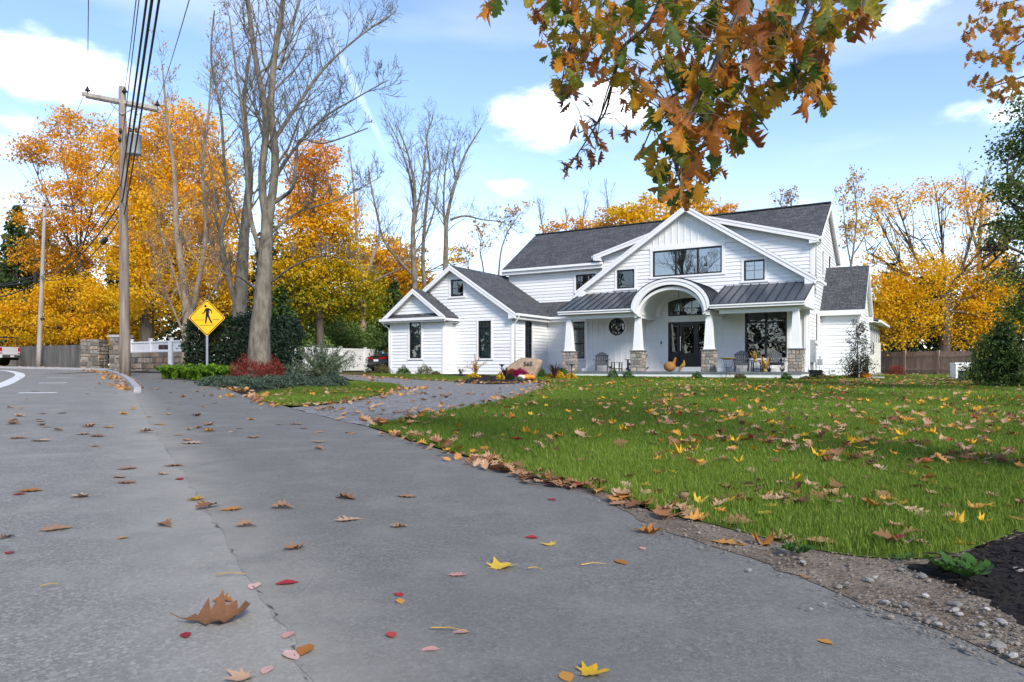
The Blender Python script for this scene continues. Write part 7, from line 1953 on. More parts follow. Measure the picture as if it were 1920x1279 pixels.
# leaves lying on the asphalt: (px, py, width in px, colour, kind, label or None)
RL = [(400, 1165, 128, 'brown', 'oak', 'large crumpled brown oak leaf, biggest on the road, beside the seam', 1), (545, 1230, 56, 'pink', 'oval', 'pale pink leaf overlapping an ochre one at the bottom of the seam', 0), (573, 1222, 56, 'orange', 'oval', 'curled ochre leaf overlapping a pale pink one at the bottom of the seam', 1),
      (540, 1193, 36, 'pink', 'oval', 'small rose leaf just above the pale pink and ochre pair', 0), (478, 1100, 42, 'pink', 'oval', 'pale pink leaf on the seam above the largest brown leaf', 0), (541, 1095, 46, 'red', 'oval', 'crimson pointed leaf right of the pale pink one', 0), (421, 1129, 44, 'orange', 'oak', 'small ochre leaf just above the largest brown leaf', 1), (348, 1193, 26, 'red', 'oval', 'tiny dark red leaf left of the largest brown leaf', 0),
      (938, 1066, 74, 'yellow', 'maple', 'wide golden maple leaf with a long stalk in mid pavement', 0), (1030, 1023, 38, 'yellow', 'maple', 'small yellow maple leaf next to a red one', 0), (998, 1010, 28, 'red', 'oval', 'small red leaf beside the yellow maple leaf', 1), (853, 1080, 38, 'pink', 'oak', 'pinkish tan leaf left of the golden maple leaf', 0), (748, 1117, 26, 'red', 'oval', 'bright red leaf touching a tiny orange one', 0), (750, 1129, 20, 'orange', 'oval', 'tiny orange leaf under the bright red one', 0),
      (733, 1194, 32, 'red', 'oval', 'dark red leaf with a thin stalk low on the pavement', 1), (806, 1220, 30, 'pink', 'oval', 'pale pink leaf lowest on the pavement', 0), (866, 1188, 30, 'pink', 'oval', 'pale pink leaf lying on a thin twig', 0), (1105, 1266, 84, 'yellow', 'maple', 'yellow maple leaf cut by the bottom edge of the picture', 1), (1062, 1272, 50, 'orange', 'oval', 'ochre leaf at the bottom edge beside a yellow maple leaf', 0), (455, 1274, 76, 'tan', 'maple', 'tan leaf cut by the bottom edge near the seam', 1), (500, 1259, 22, 'pink', 'oval', 'tiny whitish leaf near the bottom edge', 0),
      (1165, 1056, 40, 'orange', 'oval', 'ochre leaf alone on the pavement short of the lawn', 0), (1210, 1000, 56, 'orange', 'oak', 'curled ochre oak leaf at the pavement edge by the soil', 2), (1205, 1030, 18, 'pink', 'oval', None, 0), (1262, 970, 60, 'tan', 'oak', 'tan oak leaf at the soil corner of the lawn', 1), (310, 987, 40, 'brown', 'oak', 'brown oak leaf left of the seam below the yellowish one', 1), (364, 938, 44, 'yellow', 'maple', 'yellowish tan leaf on the seam', 1), (393, 953, 50, 'brown', 'oak', 'dark brown oak leaf just right of the yellowish seam leaf', 1), (430, 957, 42, 'orange', 'oak', 'tan oak leaf third in the row crossing the seam', 0),
      (533, 955, 46, 'tan', 'oak', 'pinkish brown oak leaf right of the seam row', 1), (465, 989, 40, 'tan', 'oak', None, 1), (547, 1032, 46, 'tan', 'oak', 'tan oak leaf above the crimson one', 2), (645, 935, 50, 'brown', 'oak', None, 1), (760, 932, 42, 'tan', 'oak', None, 0), (657, 976, 52, 'tan', 'oak', None, 0), (752, 990, 34, 'tan', 'oak', None, 2), (110, 993, 54, 'tan', 'oak', 'long tan oak leaf at the left of the road', 0), (155, 932, 50, 'tan', 'maple', None, 0), (50, 922, 46, 'orange', 'oak', 'ochre oak leaf overlapping a red one at the left edge', 0), (35, 928, 24, 'red', 'oval', None, 0), (17, 1038, 28, 'red', 'oval', 'crimson leaf at the left edge of the road', 0), (10, 1010, 30, 'brown', 'oak', None, 1),
      (235, 880, 38, 'tan', 'oak', None, 0), (233, 906, 38, 'brown', 'oak', None, 0), (222, 895, 32, 'tan', 'oak', None, 0), (73, 827, 42, 'tan', 'oak', None, 0), (40, 822, 36, 'tan', 'oak', None, 0), (28, 796, 30, 'brown', 'oak', None, 1), (205, 802, 26, 'orange', 'oak', None, 0), (153, 815, 30, 'tan', 'oak', None, 0), (178, 837, 24, 'orange', 'oval', None, 0), (269, 812, 32, 'tan', 'oak', None, 1), (306, 890, 30, 'tan', 'maple', None, 1), (322, 874, 36, 'tan', 'oak', None, 0), (337, 899, 26, 'red', 'oval', None, 0), (355, 832, 40, 'tan', 'oak', None, 0), (350, 826, 24, 'brown', 'oval', None, 1), (475, 821, 36, 'tan', 'oak', None, 0), (598, 829, 34, 'tan', 'oak', None, 0), (599, 843, 26, 'tan', 'oak', None, 1), (553, 796, 28, 'tan', 'oak', None, 0), (230, 1010, 14, 'orange', 'oval', None, 0), (1035, 938, 24, 'red', 'oval', None, 0), (1360, 1020, 68, 'orange', 'oak', 'broad orange-tan oak leaf on the pavement tip by the soil', 0), (1430, 1022, 60, 'orange', 'maple', 'orange leaf on edge among the soil-side cluster', 2), (1465, 1016, 64, 'tan', 'oak', 'reddish tan oak leaf in the soil-side cluster', 2), (1500, 1020, 56, 'tan', 'oak', None, 1), (1515, 1085, 34, 'orange', 'maple', 'yellow-orange leaf on the gravelly soil', 1), (1548, 1206, 22, 'orange', 'oval', None, 0), (1810, 1024, 46, 'yellow', 'oak', 'yellow-tan oak leaf where soil meets grass', 2), (1285, 950, 52, 'tan', 'oak', None, 2), (1888, 1138, 16, 'red', 'oval', None, 0), (1885, 1212, 18, 'orange', 'oval', None, 0)]
far_lab = {'tan': 'tan oak leaf lying flat on the grey asphalt', 'brown': 'dark brown oak leaf lying on the grey asphalt', 'orange': 'small ochre leaf lying on the grey asphalt', 'yellow': 'yellow leaf lying on the grey asphalt', 'red': 'small red leaf lying on the grey asphalt', 'pink': 'tiny pale pink leaf lying on the grey asphalt'}
def where(c, px, py):
    sx = np.interp(py, [700, 735, 760, 810, 880, 960, 1060, 1180, 1279], [225, 250, 262, 290, 340, 392, 450, 530, 575])
    z = 'near the kerb end' if py < 760 else ('far along' if py < 830 else 'midway along')
    return far_lab[c].split(' lying')[0] + ' lying ' + z + (' the road left of the seam' if px < sx else ' the pavement right of the seam') if py > 760 else far_lab[c].split(' lying')[0] + ' lying ' + z + (' on the road' if px < sx else ' on the pavement')
for (px, py, wpx, c, kd, lb, v) in RL:
    x, y = GP(px, py); put_leaf(x, y, max(.05, wpx * y / F * (1.05 if kd == 'oak' else .98)), c, kd, lb or where(c, px, py), 'leaves on the asphalt', .0035, v, tilt=.03, rz=lr.choice((1.57, -1.57)) + lr.gauss(0, .5) if kd == 'oak' else None)
for _ in range(85):
    px, py = lr.uniform(0, 700), 700 + 120 * lr.random() ** .8
    if px > 690 - (800 - py) * 1.2 and py < 770: continue
    x, y = GP(px, py)
    if y > 30 or (px > 420 and py < 745): continue
    c = lr.choice(('tan', 'tan', 'brown', 'orange', 'tan')); put_leaf(x, y, lr.uniform(.09, .17), c, 'oak', where(c, px, py), 'leaves on the asphalt', .0035, None, tilt=.03)
bigl = next(o for o in bpy.data.objects if o.get('label', '').startswith('large crumpled brown oak'))
bigl.data = LEAF[('brown', 'oak')][2]; bigl.rotation_euler = (.06, .30, -1.25); bigl.scale = (bigl.scale[0] * .92,) * 3; settle(bigl, .004)
# scattered leaves: the nearest ones single, the rest as mass
SC_ = []
LP_ = np.array(LAWN)
def scatter(n, px0, px1, py0, py1, poly=None, size=(.10, .19), cols=None, pw=1.0, sel=None):
    k = 0; tries = 0
    while k < n and tries < n * 12:
        tries += 1
        px = lr.uniform(px0, px1); py = py0 + (py1 - py0) * lr.random() ** pw
        x, y = GP(px, py)
        if k and lr.random() < .42:
            q_ = SC_[-1 - lr.randrange(min(k, 5))]; x, y = q_[0] + lr.gauss(0, .16), q_[1] + lr.gauss(0, .16)
        if y > 60: continue
        if poly is not None and not pip(x, y, poly): continue
        if sel and not sel(px, py): continue
        SC_.append((x, y, lr.uniform(*size), lr.choice(cols or MIX))); k += 1
MIX = ['tan'] * 9 + ['brown'] * 6 + ['orange'] * 4 + ['yellow'] * 3 + ['red'] * 1
MIXT = ['tan'] * 8 + ['orange'] * 5 + ['brown'] * 3
thin = lambda px, py: py < 850 or lr.random() < .5
scatter(1000, 690, 2100, 712, 1045, LAWN, pw=2.0, size=(.08, .15), sel=thin)
scatter(560, 1250, 2150, 720, 880, LAWN, pw=1.6, size=(.09, .16))
scatter(620, 1560, 1990, 702, 725, LAWN, cols=MIXT, pw=.8)
scatter(260, 1020, 1600, 710, 732, LAWN, pw=.9)
scatter(420, 1100, 2150, 716, 800, LAWN, pw=1.3, size=(.09, .16), cols=MIX + ['orange'] * 4)
n_l = len(SC_)
def along(line, n, spread, size=(.10, .19), cols=None, bias=0):
    L_ = [Vector(p) for p in line]
    cum_ = [0]
    for a, b in zip(L_, L_[1:]): cum_.append(cum_[-1] + (b - a).length)
    for _ in range(n):
        s = lr.uniform(0, cum_[-1]); i = max(0, min(len(L_) - 2, next(j for j, c in enumerate(cum_) if c >= s) - 1)); p = L_[i].lerp(L_[i + 1], (s - cum_[i]) / max(1e-6, cum_[i + 1] - cum_[i]))
        SC_.append((p.x + lr.gauss(0, spread), p.y + lr.gauss(bias, spread), lr.uniform(*size), lr.choice(cols or MIXT)))
EDGE = [GP(*p) for p in [(735, 814), (835, 846), (900, 866), (950, 884), (1000, 900), (1050, 911), (1100, 920)]]
along(EDGE[2:], 95, .05, (.07, .13), ['tan'] * 7 + ['brown'] * 6 + ['orange'] * 2 + ['red']); along(EDGE[:3], 46, .09, (.07, .13))
along([GP(*p) for p in [(1130, 930), (1180, 942), (1240, 962), (1300, 975)]], 16, .06, (.12, .18))
along([GP(*p) for p in [(252, 733), (243, 722), (232, 712), (216, 704), (196, 698.5), (160, 695)]], 300, .20, (.1, .18), MIXT + ['orange'] * 4, -.12)
along([(-39, 45.3), (-31, 44.5), (-27, 43)], 420, .55, (.13, .24), MIXT + ['orange'] * 6)
along(APRON_L[:6], 95, .18); along([GP(*p) for p in [(455, 742), (500, 757), (550, 764), (620, 759), (690, 748), (752, 730)]], 130, .15)
along(GRAVEL_R, 90, .25); along([GP(*p) for p in [(860, 716), (960, 721), (1060, 714)]], 130, .5)
along([GP(*p) for p in [(640, 705), (720, 709), (800, 712), (850, 716)]], 150, .4); along([GP(*p) for p in [(500, 745), (580, 742), (680, 732)]], 110, .5)
scatter(120, 560, 1010, 712, 795, list(gravel_poly), pw=1.4, cols=MIXT)
SC_.sort(key=lambda q: q[1])
names = {'tan': ('oak', 'tan oak leaf'), 'brown': ('oak', 'brown oak leaf'), 'orange': ('oak', 'orange-brown oak leaf'), 'yellow': ('maple', 'bright yellow maple leaf'), 'red': ('oval', 'small red leaf')}
def zone(x, y):
    px = CX + F * x / y
    if px > 1600: return 'in the grass towards the dark mulch bed' if y < 5 else 'in the grass at the right of the lawn'
    if px > 1250: return 'in the grass above the bare soil' if y < 5 else 'in the middle of the lawn'
    return 'in the grass near the pavement curve' if y < 7 else 'in the grass towards the gravel'
GLAB = ''
PLAB = 'in the drift along the lawn edge'
single = []; mass = []
lawn_in = inpoly(np.array([(q[0], q[1]) for q in SC_]), LP_)
for q, il in zip(SC_, lawn_in):
    (single if len(single) < 175 and q[1] < 14 else mass).append((q, il))
for (x, y, s, c), il in single:
    kd, nm_ = names[c]; lb = ('small ' if s < .11 and c != 'red' else '') + nm_ + ' ' + (zone(x, y) if il else PLAB)
    put_leaf(x, y, s * (.8 if kd == 'maple' else 1), c, kd, lb, 'fallen leaves on and beside the lawn', .028 if il else .016, None, tilt=.2 if il else .16)
TONE = leafmat('fallen_leaf_mix', [(0, (.17, .08, .04)), (.28, (.30, .15, .075)), (.5, (.46, .28, .165)), (.7, (.52, .33, .21)), (.82, (.56, .25, .045)), (.93, (.76, .46, .03)), (1, (.42, .03, .035))], .18, .75)
tv_ = {'brown': (.0, .25), 'tan': (.35, .72), 'orange': (.76, .86), 'yellow': (.9, .955), 'red': (.985, 1)}
base_ = {(k, s_): leaf_mesh(k, s_, cu_) for k in ('oak', 'maple', 'oval') for s_, cu_ in ((11, .2), (12, .45), (13, .8))}
VV = []; FF = []; TT = []; off_ = 0
for (x, y, s, c), il in mass:
    V, Fc = base_[(names[c][0], lr.choice((11, 12, 13)))]
    rot = Matrix.Rotation(lr.uniform(0, 6.28), 3, 'Z') @ Matrix.Rotation(lr.gauss(0, .34), 3, 'X') @ Matrix.Rotation(lr.gauss(0, .3), 3, 'Y')
    A_ = np.array(V) * s @ np.array(rot).T + np.array((x, y, gz(x, y) + (.04 if il else .022)))
    VV.append(A_); FF += [tuple(i + off_ for i in f) for f in Fc]; t_ = lr.uniform(*tv_[c]); TT.append(np.full(len(V), t_)); off_ += len(V)
me = bpy.data.meshes.new('leaf_litter'); me.from_pydata([tuple(v) for v in np.concatenate(VV)], [], FF); me.materials.append(TONE)
a_ = me.attributes.new('tone', 'FLOAT', 'POINT'); a_.data.foreach_set('value', np.concatenate(TT).astype(np.float32)); me.update()
tag(link(bpy.data.objects.new('leaf_litter', me)), 'scattered brown and tan leaves covering the far lawn, gravel and kerb', 'leaves', None, 'stuff')

# grass blades
GRASS = leafmat('grass_blade', [(0, (.08, .125, .014)), (.4, (.15, .235, .025)), (.75, (.22, .32, .04)), (1, (.38, .37, .11))], .4, .55)
gg = np.random.default_rng(9)
def blades(poly, y0, y1, dens, h, wd, seg, xl=-.35, xr=.80, xo=1.5):
    A = np.array(poly); area = .5 * (xr - xl) * (y1 ** 2 - y0 ** 2) + xo * (y1 - y0); n = int(area * dens)
    t = np.sqrt(gg.uniform(y0 ** 2, y1 ** 2, n)); x = gg.uniform(0, 1, n) * ((xr - xl) * t + xo) + xl * t
    ok = inpoly(np.stack([x, t], 1), A); x, y = x[ok], t[ok]; n = len(x)
    P = np.stack([x, y, ground(x, y) + .012], 1)
    a = gg.uniform(0, 6.283, n); hh = h * gg.uniform(.55, 1.3, n); ln = gg.uniform(.1, .75, n) * hh
    patch = .5 + .5 * np.sin(x * 1.7 + np.sin(y * 1.1) * 2) * np.cos(y * .9 + np.sin(x * .7))
    hh *= .85 + .3 * patch
    D_ = np.stack([np.cos(a), np.sin(a), np.zeros(n)], 1); b = a + gg.uniform(.8, 2.3, n); S = np.stack([np.cos(b), np.sin(b), np.zeros(n)], 1) * (wd * gg.uniform(.7, 1.3, n) / 2)[:, None]
    tip = P + D_ * ln[:, None] + np.array((0, 0, 1)) * hh[:, None]
    tone = np.clip(.16 + .30 * patch + .22 * np.sin(x * .6 + 1.3) * np.sin(y * .45) + gg.normal(0, .16, n) + (gg.random(n) < .03) * .5, 0, 1)
    if seg == 1:
        V = np.stack([P - S, P + S, tip], 1).reshape(-1, 3); k = np.arange(n)[:, None] * 3; return V, k + np.array([[0, 1, 2]]), np.repeat(tone, 3)
    m_ = P + D_ * (ln * .32)[:, None] + np.array((0, 0, 1)) * (hh * .6)[:, None]
    V = np.stack([P - S, P + S, m_ - S * .8, m_ + S * .8, tip], 1).reshape(-1, 3); k = np.arange(n)[:, None] * 5
    return V, np.concatenate([k + np.array([[0, 1, 3]]), k + np.array([[0, 3, 2]]), k + np.array([[2, 3, 4]])], 1).reshape(-1, 3), np.repeat(tone, 5)
def grass(name, label, parts):
    V = []; Fc = []; T = []; o = 0
    for v, f, t in parts: V.append(v); Fc.append(f + o); T.append(t); o += len(v)
    tag(mknp(name, np.concatenate(V), np.concatenate(Fc), GRASS, None, False, np.concatenate(T)), label, 'grass', None, 'stuff')
grass('lawn_grass', 'short green grass of the front lawn', [blades(LAWN, 2.3, 5.2, 8500, .042, .0034, 3), blades(LAWN, 5.2, 9, 3800, .044, .005, 3), blades(LAWN, 9, 16, 1200, .048, .010, 1), blades(LAWN, 16, 36, 280, .05, .024, 1)])
grass('verge_grass', 'short grass of the verge tongue beside the gravel', [blades(TONGUE, 9, 26, 1100, .055, .014, 1), blades(STRIP, 26, 42, 500, .06, .03, 1)])

# pebbles and crumbs on the soil verge
prn2 = random.Random(31)
def pebble_data(seed):
    r = random.Random(seed); V = [(0, 0, -.35)]
    for z, q in ((-.2, .85), (.18, .95), (.42, .5)):
        for k in range(7): a = 2 * math.pi * k / 7 + r.uniform(-.2, .2); s_ = q * r.uniform(.75, 1.15); V.append((s_ * math.cos(a), s_ * .75 * math.sin(a), z + r.uniform(-.06, .06)))
    V.append((0, 0, .5)); Fc = [(0, 1 + (k + 1) % 7, 1 + k) for k in range(7)]
    for l in range(2):
        for k in range(7): Fc.append((1 + l * 7 + k, 1 + l * 7 + (k + 1) % 7, 8 + l * 7 + (k + 1) % 7, 8 + l * 7 + k))
    Fc += [(15 + k, 15 + (k + 1) % 7, 22) for k in range(7)]
    return V, Fc
PB = []
for s in range(5):
    V, Fc = pebble_data(s); me = bpy.data.meshes.new('pebble'); me.from_pydata(V, [], Fc); me.materials.append(M['pebble']); me.update(); PB.append((me, np.array(V), Fc))
big = [(1385, 1000, 12), (1405, 1075, 12), (1505, 1060, 14), (1530, 1018, 12), (1540, 1025, 14), (1630, 1095, 18), (1730, 1088, 24), (1640, 1090, 14), (1660, 1138, 22), (1700, 1145, 26), (1795, 1142, 22), (1790, 1153, 20), (1800, 1160, 16), (1850, 1150, 16), (1870, 1222, 34), (1800, 1222, 14), (1815, 1228, 16), (1840, 1180, 18), (1880, 1176, 22), (1735, 1125, 18), (1690, 1075, 14), (1775, 1070, 12), (1910, 1075, 20), (1900, 1240, 26), (1850, 1200, 14), (1600, 1145, 10), (1585, 1140, 10), (1505, 1145, 10), (1520, 1150, 12), (1545, 1140, 10), (1750, 1170, 18), (1760, 1180, 22), (1720, 1160, 16), (1560, 1030, 10)]
blab = {34: 'pale pointed stone, largest at the pavement edge in the right corner', 26: None}
for i, (px, py, w_) in enumerate(big):
    x, y = GP(px, py); o = bpy.data.objects.new('pebble', prn2.choice(PB)[0]); COL.objects.link(o); s_ = w_ * y / F / 2
    o.location = (x, y, gz(x, y) + .011 + s_ * .22); o.scale = (s_, s_, s_ * .8); o.rotation_euler = (prn2.uniform(-.3, .3), prn2.uniform(-.3, .3), prn2.uniform(0, 6.28))
    tag(o, blab.get(w_) or ('grey pebble among the orange leaves at the soil corner' if px < 1580 else ('grey pebble on the wide soil patch by the green weed' if px < 1760 else 'grey pebble on the soil in the right corner')), 'pebble', 'pebbles on the soil verge')
SP_ = np.array(soil_poly); VV = []; FF = []; off_ = 0; k = 0
while k < 1500:
    px, py = prn2.uniform(1050, 1990), prn2.uniform(915, 1279); x, y = GP(px, py); x += prn2.gauss(0, .05); y += prn2.gauss(0, .04)
    if not pip(x, y, soil_poly) and not (prn2.random() < .5 and pip(x + .05, y + .09, soil_poly)): continue
    if pip(x, y, LAWN) or pip(x, y, mulch_poly): continue
    if px < 1250 and py > 1000: continue
    me_, V, Fc = prn2.choice(PB); s_ = abs(prn2.gauss(0, .0036)) + .0014; a = prn2.uniform(0, 6.28); c_, n_ = math.cos(a), math.sin(a)
    A_ = V * s_ @ np.array(((c_, n_, 0), (-n_, c_, 0), (0, 0, 1))) + np.array((x, y, gz(x, y) + .012)); VV.append(A_); FF += [tuple(i + off_ for i in f) for f in Fc]; off_ += len(V); k += 1
me = bpy.data.meshes.new('grit'); me.from_pydata([tuple(v) for v in np.concatenate(VV)], [], FF); me.materials.append(pm('grit', (.20, .175, .15), .85, .5, 40, 0, None, .2, world=True)); me.update()
tag(link(bpy.data.objects.new('grit', me)), 'fine grit and crumbs on the bare soil verge', 'grit', None, 'stuff')
# shredded mulch in the near bed
VV = []; FF = []; off_ = 0; MP_ = np.array(mulch_poly); k = 0
while k < 2200:
    x, y = prn2.uniform(1.3, 4.2), prn2.uniform(1.6, 4.4)
    if not pip(x, y, mulch_poly): k += .1; continue
    a = prn2.uniform(0, 6.28); l, w_ = prn2.uniform(.01, .035), prn2.uniform(.003, .008); z = gz(x, y) + .02 + prn2.uniform(0, .02); d = np.array((math.cos(a), math.sin(a), prn2.uniform(-.4, .4))) * l; s_ = np.array((-math.sin(a), math.cos(a), prn2.uniform(-.3, .3))) * w_; p = np.array((x, y, z))
    VV.append(np.array([p - d - s_, p + d - s_, p + d + s_, p - d + s_, p + (0, 0, w_)])); FF += [(off_, off_ + 1, off_ + 4), (off_ + 1, off_ + 2, off_ + 4), (off_ + 2, off_ + 3, off_ + 4), (off_ + 3, off_, off_ + 4)]; off_ += 5; k += 1
me = bpy.data.meshes.new('mulch_chips'); me.from_pydata([tuple(v) for v in np.concatenate(VV)], [], FF); me.materials.append(M['mulchchip']); me.update()
tag(link(bpy.data.objects.new('mulch_chips', me)), 'dark shredded bark mulch in the bed at the right corner', 'mulch', None, 'stuff')
# twigs and pine needles on the asphalt
for (x0, y0, x1, y1, lb) in [(808, 1185, 880, 1193, 'thin brown twig under the pale pink leaf on the pavement'), (1090, 1065, 1135, 1063, 'short straw-coloured stalk beside the ochre leaf'), (990, 1071, 1018, 1074, 'short dry stalk right of the golden maple leaf'), (405, 1084, 462, 1082, 'straw-coloured pine needle crossing the seam'), (75, 1106, 112, 1102, 'straw-coloured stalk on the road at the left')]:
    a, b = GP(x0, y0), GP(x1, y1); o = MB().tube([(a[0], a[1], gz(*a) + .012), ((a[0] + b[0]) / 2, (a[1] + b[1]) / 2 + .006, gz(*a) + .016), (b[0], b[1], gz(*b) + .012)], [.0022, .0018, .001], 5).build('twig', M['ochre']); tag(o, lb, 'twig', 'twigs on the asphalt')
# weeds
WEED = leafmat('weed_green', [(0, (.05, .12, .02)), (.6, (.11, .24, .035)), (1, (.18, .32, .06))], .3)
def weed(label, px, py, r, n, seed, flat=.35):
    rr_ = random.Random(seed); x, y = GP(px, py); root = tag(empty('weed', (x, y, gz(x, y) + .01)), label, 'weed', 'weeds in the soil verge')
    me = leaf_data('oak', seed, .8, WEED)
    for i in range(n):
        o = bpy.data.objects.new('leaf', me); link(o, root); L_ = r * rr_.uniform(.7, 1.1); a = 6.283 * i / n + rr_.uniform(-.3, .3)
        o.scale = (L_ * .8, L_, L_); o.rotation_euler = (rr_.uniform(.1, .6) * flat * 2, 0, a); o.location = (-math.sin(a) * L_ * .5, math.cos(a) * L_ * .5, .004 + .01 * rr_.random() + L_ * .12)
weed('broad jagged green weed on the dark mulch edge', 1808, 1090, .125, 11, 5); weed('small grey-green weed beside the orange leaves', 1492, 1046, .075, 8, 6); weed('tiny bright green seedling at the lawn\'s foot', 1692, 1058, .045, 6, 7); weed('tiny green sprig among the leaves at the soil corner', 1380, 993, .03, 5, 8)

# ------------------------------------------------------------------ overhanging oak at the right, its trunk outside the picture
OAKL = leafmat('oak_branch_leaf', [(0, (.05, .10, .014)), (.26, (.14, .18, .02)), (.42, (.44, .32, .03)), (.58, (.66, .31, .025)), (.76, (.50, .17, .025)), (1, (.26, .11, .05))], .5, .5, 'object')
OAKD = leafmat('oak_dry_leaf', [(0, (.15, .072, .042)), (.5, (.26, .12, .06)), (1, (.36, .17, .075))], .3, .7, 'object')
ox, oy = 4.3, 3.3
oak = tag(empty('oak_tree', (ox, oy, gz(ox, oy))), 'autumn oak reaching in from the right with lobed leaves hanging overhead', 'tree'); OO = np.array(oak.location)
tb = TB()
tb.add(catmull([OO - (0, 0, .2), OO + (.05, 0, 1.5), OO + (0, .05, 3.2), OO + (-.1, .1, 5.4), OO + (-.2, .2, 8)], 5), np.linspace(.30, .13, 21), 14)
limbs = []
def limb(P, r0, r1):
    C = catmull([np.array(p, float) for p in P], 6); tb.add(C, np.linspace(r0, r1, len(C)), 7); limbs.append(C)
pt = lambda px, py, d: np.array(PT(px, py, d))
limb([OO + (0, .1, 3.6), pt(1900, -320, 3.8), pt(1680, -190, 3.9), pt(1450, -100, 4.0), pt(1280, -60, 4.1), pt(1080, -60, 4.6), pt(930, -30, 5.2)], .075, .010)
limb([pt(1440, -100, 4.0), pt(1390, 10, 3.8), pt(1345, 110, 3.7), pt(1300, 200, 3.6), pt(1265, 280, 3.6), pt(1278, 350, 3.6)], .022, .004)
limb([pt(1260, -60, 4.1), pt(1220, 40, 4.2), pt(1168, 90, 4.3), pt(1150, 150, 4.4), pt(1130, 220, 4.6), pt(1085, 250, 4.7)], .016, .0035)
limb([pt(1560, -140, 3.9), pt(1520, 0, 3.6), pt(1490, 90, 3.5), pt(1500, 170, 3.5)], .018, .004)
limb([pt(1700, -200, 3.9), pt(1640, -60, 3.4), pt(1610, 40, 3.3)], .016, .004)
limb([pt(1345, 110, 3.7), pt(1400, 190, 3.7), pt(1440, 245, 3.7)], .010, .0025); limb([pt(1325, 150, 3.7), pt(1250, 190, 3.8), pt(1200, 290, 3.8)], .010, .0025)
limb([pt(1100, -60, 4.6), pt(1080, 40, 4.8), pt(1060, 120, 4.9), pt(1050, 180, 4.9)], .010, .0025); limb([pt(1150, 150, 4.4), pt(1120, 230, 4.6), pt(1075, 300, 4.8), pt(1062, 318, 4.8)], .007, .002); limb([pt(1160, 110, 4.3), pt(1130, 200, 4.5), pt(1115, 290, 4.6)], .006, .002)
limb([OO + (0, .2, 4.5), pt(2250, -150, 6.5), pt(2080, -20, 8.2), pt(1960, 40, 9.2), pt(1860, 60, 9.8)], .06, .006); limb([pt(2080, -20, 8.2), pt(1990, 110, 9.0), pt(1900, 150, 9.4), pt(1830, 170, 9.6)], .02, .004); limb([pt(2080, -40, 8.2), pt(1950, -10, 9.2), pt(1850, 15, 9.8)], .02, .004); limb([pt(1960, 40, 9.2), pt(1900, 90, 9.5), pt(1815, 112, 9.8)], .012, .003)
# unseen-from-here rest of the crown goes on overhead and behind
limb([OO + (0, 0, 5.0), OO + (1.5, -1.2, 6.2), OO + (3.2, -2.4, 6.9)], .08, .02); limb([OO + (0, 0, 6.0), OO + (-.8, -1.6, 7.4), OO + (-1.6, -3.2, 8.1)], .07, .02); limb([OO + (0, 0, 6.4), OO + (1.6, 1.4, 7.8), OO + (3.0, 2.4, 8.4)], .07, .02)
allp = np.concatenate([np.array(l) for l in limbs[:-3]])
tb_l = random.Random(91)
CL = [(925, 4, 22, 5.2, 7), (1010, 8, 26, 4.9, 7), (1050, 30, 40, 4.8, 13), (1042, 92, 34, 4.8, 11), (1110, 40, 48, 4.6, 16), (1100, 110, 44, 4.6, 14), (1060, 165, 26, 4.8, 9), (1170, 50, 54, 4.3, 16), (1150, 120, 42, 4.4, 10), (1235, 30, 56, 4.1, 16), (1300, 40, 56, 3.9, 15), (1370, 30, 58, 3.8, 15), (1440, 30, 60, 3.7, 15), (1510, 30, 60, 3.5, 14), (1570, 20, 50, 3.4, 11), (1622, 24, 34, 3.3, 7), (1255, 105, 50, 3.9, 13), (1325, 115, 50, 3.7, 13), (1395, 110, 54, 3.7, 14), (1470, 110, 54, 3.5, 13), (1530, 100, 34, 3.5, 7), (1530, 165, 36, 3.5, 7), (1500, 160, 26, 3.5, 5), (1200, 170, 32, 4.0, 6), (1280, 185, 44, 3.7, 11), (1345, 185, 44, 3.7, 11), (1405, 190, 36, 3.7, 7), (1248, 235, 40, 3.7, 9), (1310, 250, 42, 3.6, 10), (1365, 250, 40, 3.6, 8), (1395, 240, 26, 3.6, 4), (1455, 175, 16, 3.6, 3), (1215, 290, 22, 3.8, 4), (1270, 300, 36, 3.6, 9), (1325, 310, 36, 3.6, 8), (1250, 345, 26, 3.6, 5), (1300, 345, 28, 3.6, 6), (1276, 368, 16, 3.6, 3)]
DRY = [(1062, 318, 10, 4.8, 4), (1088, 300, 16, 4.7, 5), (1085, 245, 16, 4.7, 5), (1112, 298, 14, 4.6, 5), (1118, 262, 16, 4.6, 5), (1080, 185, 26, 4.8, 8), (1195, 140, 20, 4.3, 5), (1180, 205, 24, 4.4, 6), (1170, 245, 20, 4.4, 5), (1225, 150, 16, 4.2, 4)]
OM = [leaf_data('oak', s_, cu_, OAKL) for s_, cu_ in ((21, .25), (22, .5), (23, .8), (24, .15), (25, 1.1))]; OD = [leaf_data('oak', s_, cu_, OAKD) for s_, cu_ in ((31, .7), (32, 1.0), (33, .5))]
cnt = 0
twv = TB(); tw_n = 0
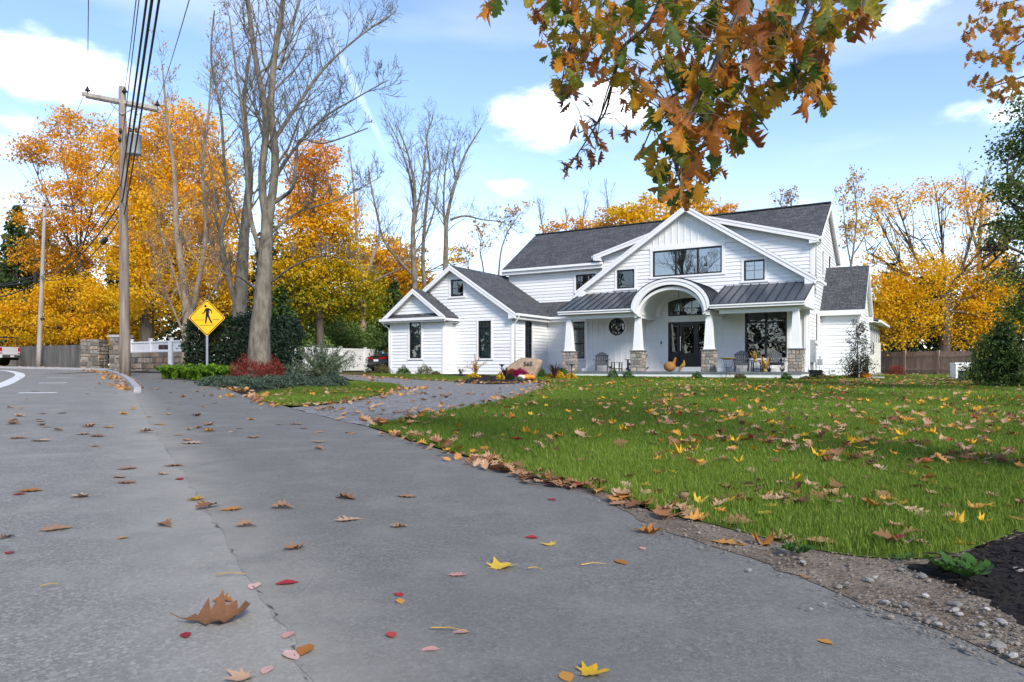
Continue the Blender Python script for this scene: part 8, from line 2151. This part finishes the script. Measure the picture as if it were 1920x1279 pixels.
def hang(px, py, rp, d, n, meshes, smin, smax):
    global cnt, tw_n
    for i in range(n):
        a, q = tb_l.uniform(0, 6.28), tb_l.random() ** .5 * rp
        c = pt(px + math.cos(a) * q, py + math.sin(a) * q, d + tb_l.gauss(0, .14))
        s_ = tb_l.uniform(smin, smax)
        o = bpy.data.objects.new('leaf', tb_l.choice(meshes)); link(o, oak); o.scale = (s_ * (tb_l.uniform(.35, .6) if meshes is OD else tb_l.uniform(.8, 1.05)), s_, s_)
        dr = Vector((tb_l.gauss(0, .75), tb_l.gauss(0, .75), -1.0 + tb_l.gauss(0, .45))).normalized()
        qn = dr.to_track_quat('Y', 'Z') @ Matrix.Rotation(tb_l.uniform(0, 6.28), 4, 'Y').to_quaternion()
        o.rotation_mode = 'QUATERNION'; o.rotation_quaternion = qn; o.location = tuple(c - OO)
        b = c - np.array(dr) * s_ * .6
        k = np.argmin(((allp - b) ** 2).sum(1)); e = allp[k]
        if ((e - b) ** 2).sum() < 1.2: twv.add([e, (e + b) / 2 + (0, 0, .03), b], [.0035, .0025, .0014], 4)
        cnt += 1
for (px, py, rp, d, n) in CL: hang(px, py, rp, d, max(1, int(n * .68)), OM, .10, .18)
for (px, py, rp, d, n) in DRY: hang(px, py, rp, d, n, OD, .08, .14)
print('oak leaf parts', cnt)
# smaller inner leaves and the far limb as one mass
BR2 = leafmat('oak_far_leaf', [(0, (.07, .11, .015)), (.3, (.26, .23, .03)), (.6, (.56, .25, .03)), (1, (.30, .115, .04))], .5)
VV = []; FF = []; TT = []; off_ = 0
def mass_leaf(c, s_, tone):
    global off_
    V, Fc = base_[('oak', tb_l.choice((11, 12, 13)))]
    dr = Vector((tb_l.gauss(0, .8), tb_l.gauss(0, .8), -.9 + tb_l.gauss(0, .5))).normalized(); mtx = np.array((dr.to_track_quat('Y', 'Z') @ Matrix.Rotation(tb_l.uniform(0, 6.28), 4, 'Y').to_quaternion()).to_matrix())
    VV.append(np.array(V) * s_ @ mtx.T + c - OO); FF.extend(tuple(i + off_ for i in f) for f in Fc); TT.append(np.full(len(V), tone)); off_ += len(V)
for (px, py, rp, d, n) in CL:
    for i in range(int(n * 2.1)):
        a, q = tb_l.uniform(0, 6.28), tb_l.random() ** .5 * rp; mass_leaf(pt(px + math.cos(a) * q, py + math.sin(a) * q, d + .25 + abs(tb_l.gauss(0, .22))), tb_l.uniform(.075, .14), tb_l.random())
for (px, py, rx, ry, n) in [(1850, 45, 40, 26, 70), (1890, 60, 30, 30, 60), (1830, 110, 24, 14, 30), (1880, 110, 36, 16, 60), (1900, 160, 24, 14, 50), (1850, 155, 30, 12, 34), (1870, 180, 26, 8, 22), (1815, 60, 14, 14, 14), (1905, 15, 26, 16, 40), (1840, 8, 26, 10, 18), (1950, 60, 40, 90, 120), (2000, 120, 50, 60, 90)]:
    for i in range(int(n * .62)): mass_leaf(pt(px + tb_l.gauss(0, .5) * rx, py + tb_l.gauss(0, .5) * ry, 9.5 + tb_l.gauss(0, .5)), tb_l.uniform(.09, .15), .35 + .65 * tb_l.random())
for l in limbs[-3:]:
    for i in range(220):
        c = l[tb_l.randrange(4, len(l))] + np.array((tb_l.gauss(0, .6), tb_l.gauss(0, .6), tb_l.gauss(0, .4))); mass_leaf(c, tb_l.uniform(.11, .18), tb_l.random())
me = bpy.data.meshes.new('foliage'); me.from_pydata([tuple(v) for v in np.concatenate(VV)], [], FF); me.materials.append(BR2); a_ = me.attributes.new('tone', 'FLOAT', 'POINT'); a_.data.foreach_set('value', np.concatenate(TT).astype(np.float32)); me.update()
fo_ = link(bpy.data.objects.new('foliage', me), oak); fo_['kind'] = 'stuff'
tb.build('trunk', M['barkdark'], oak, OO); twv.build('twigs', M['twig'], oak, OO)['kind'] = 'stuff'
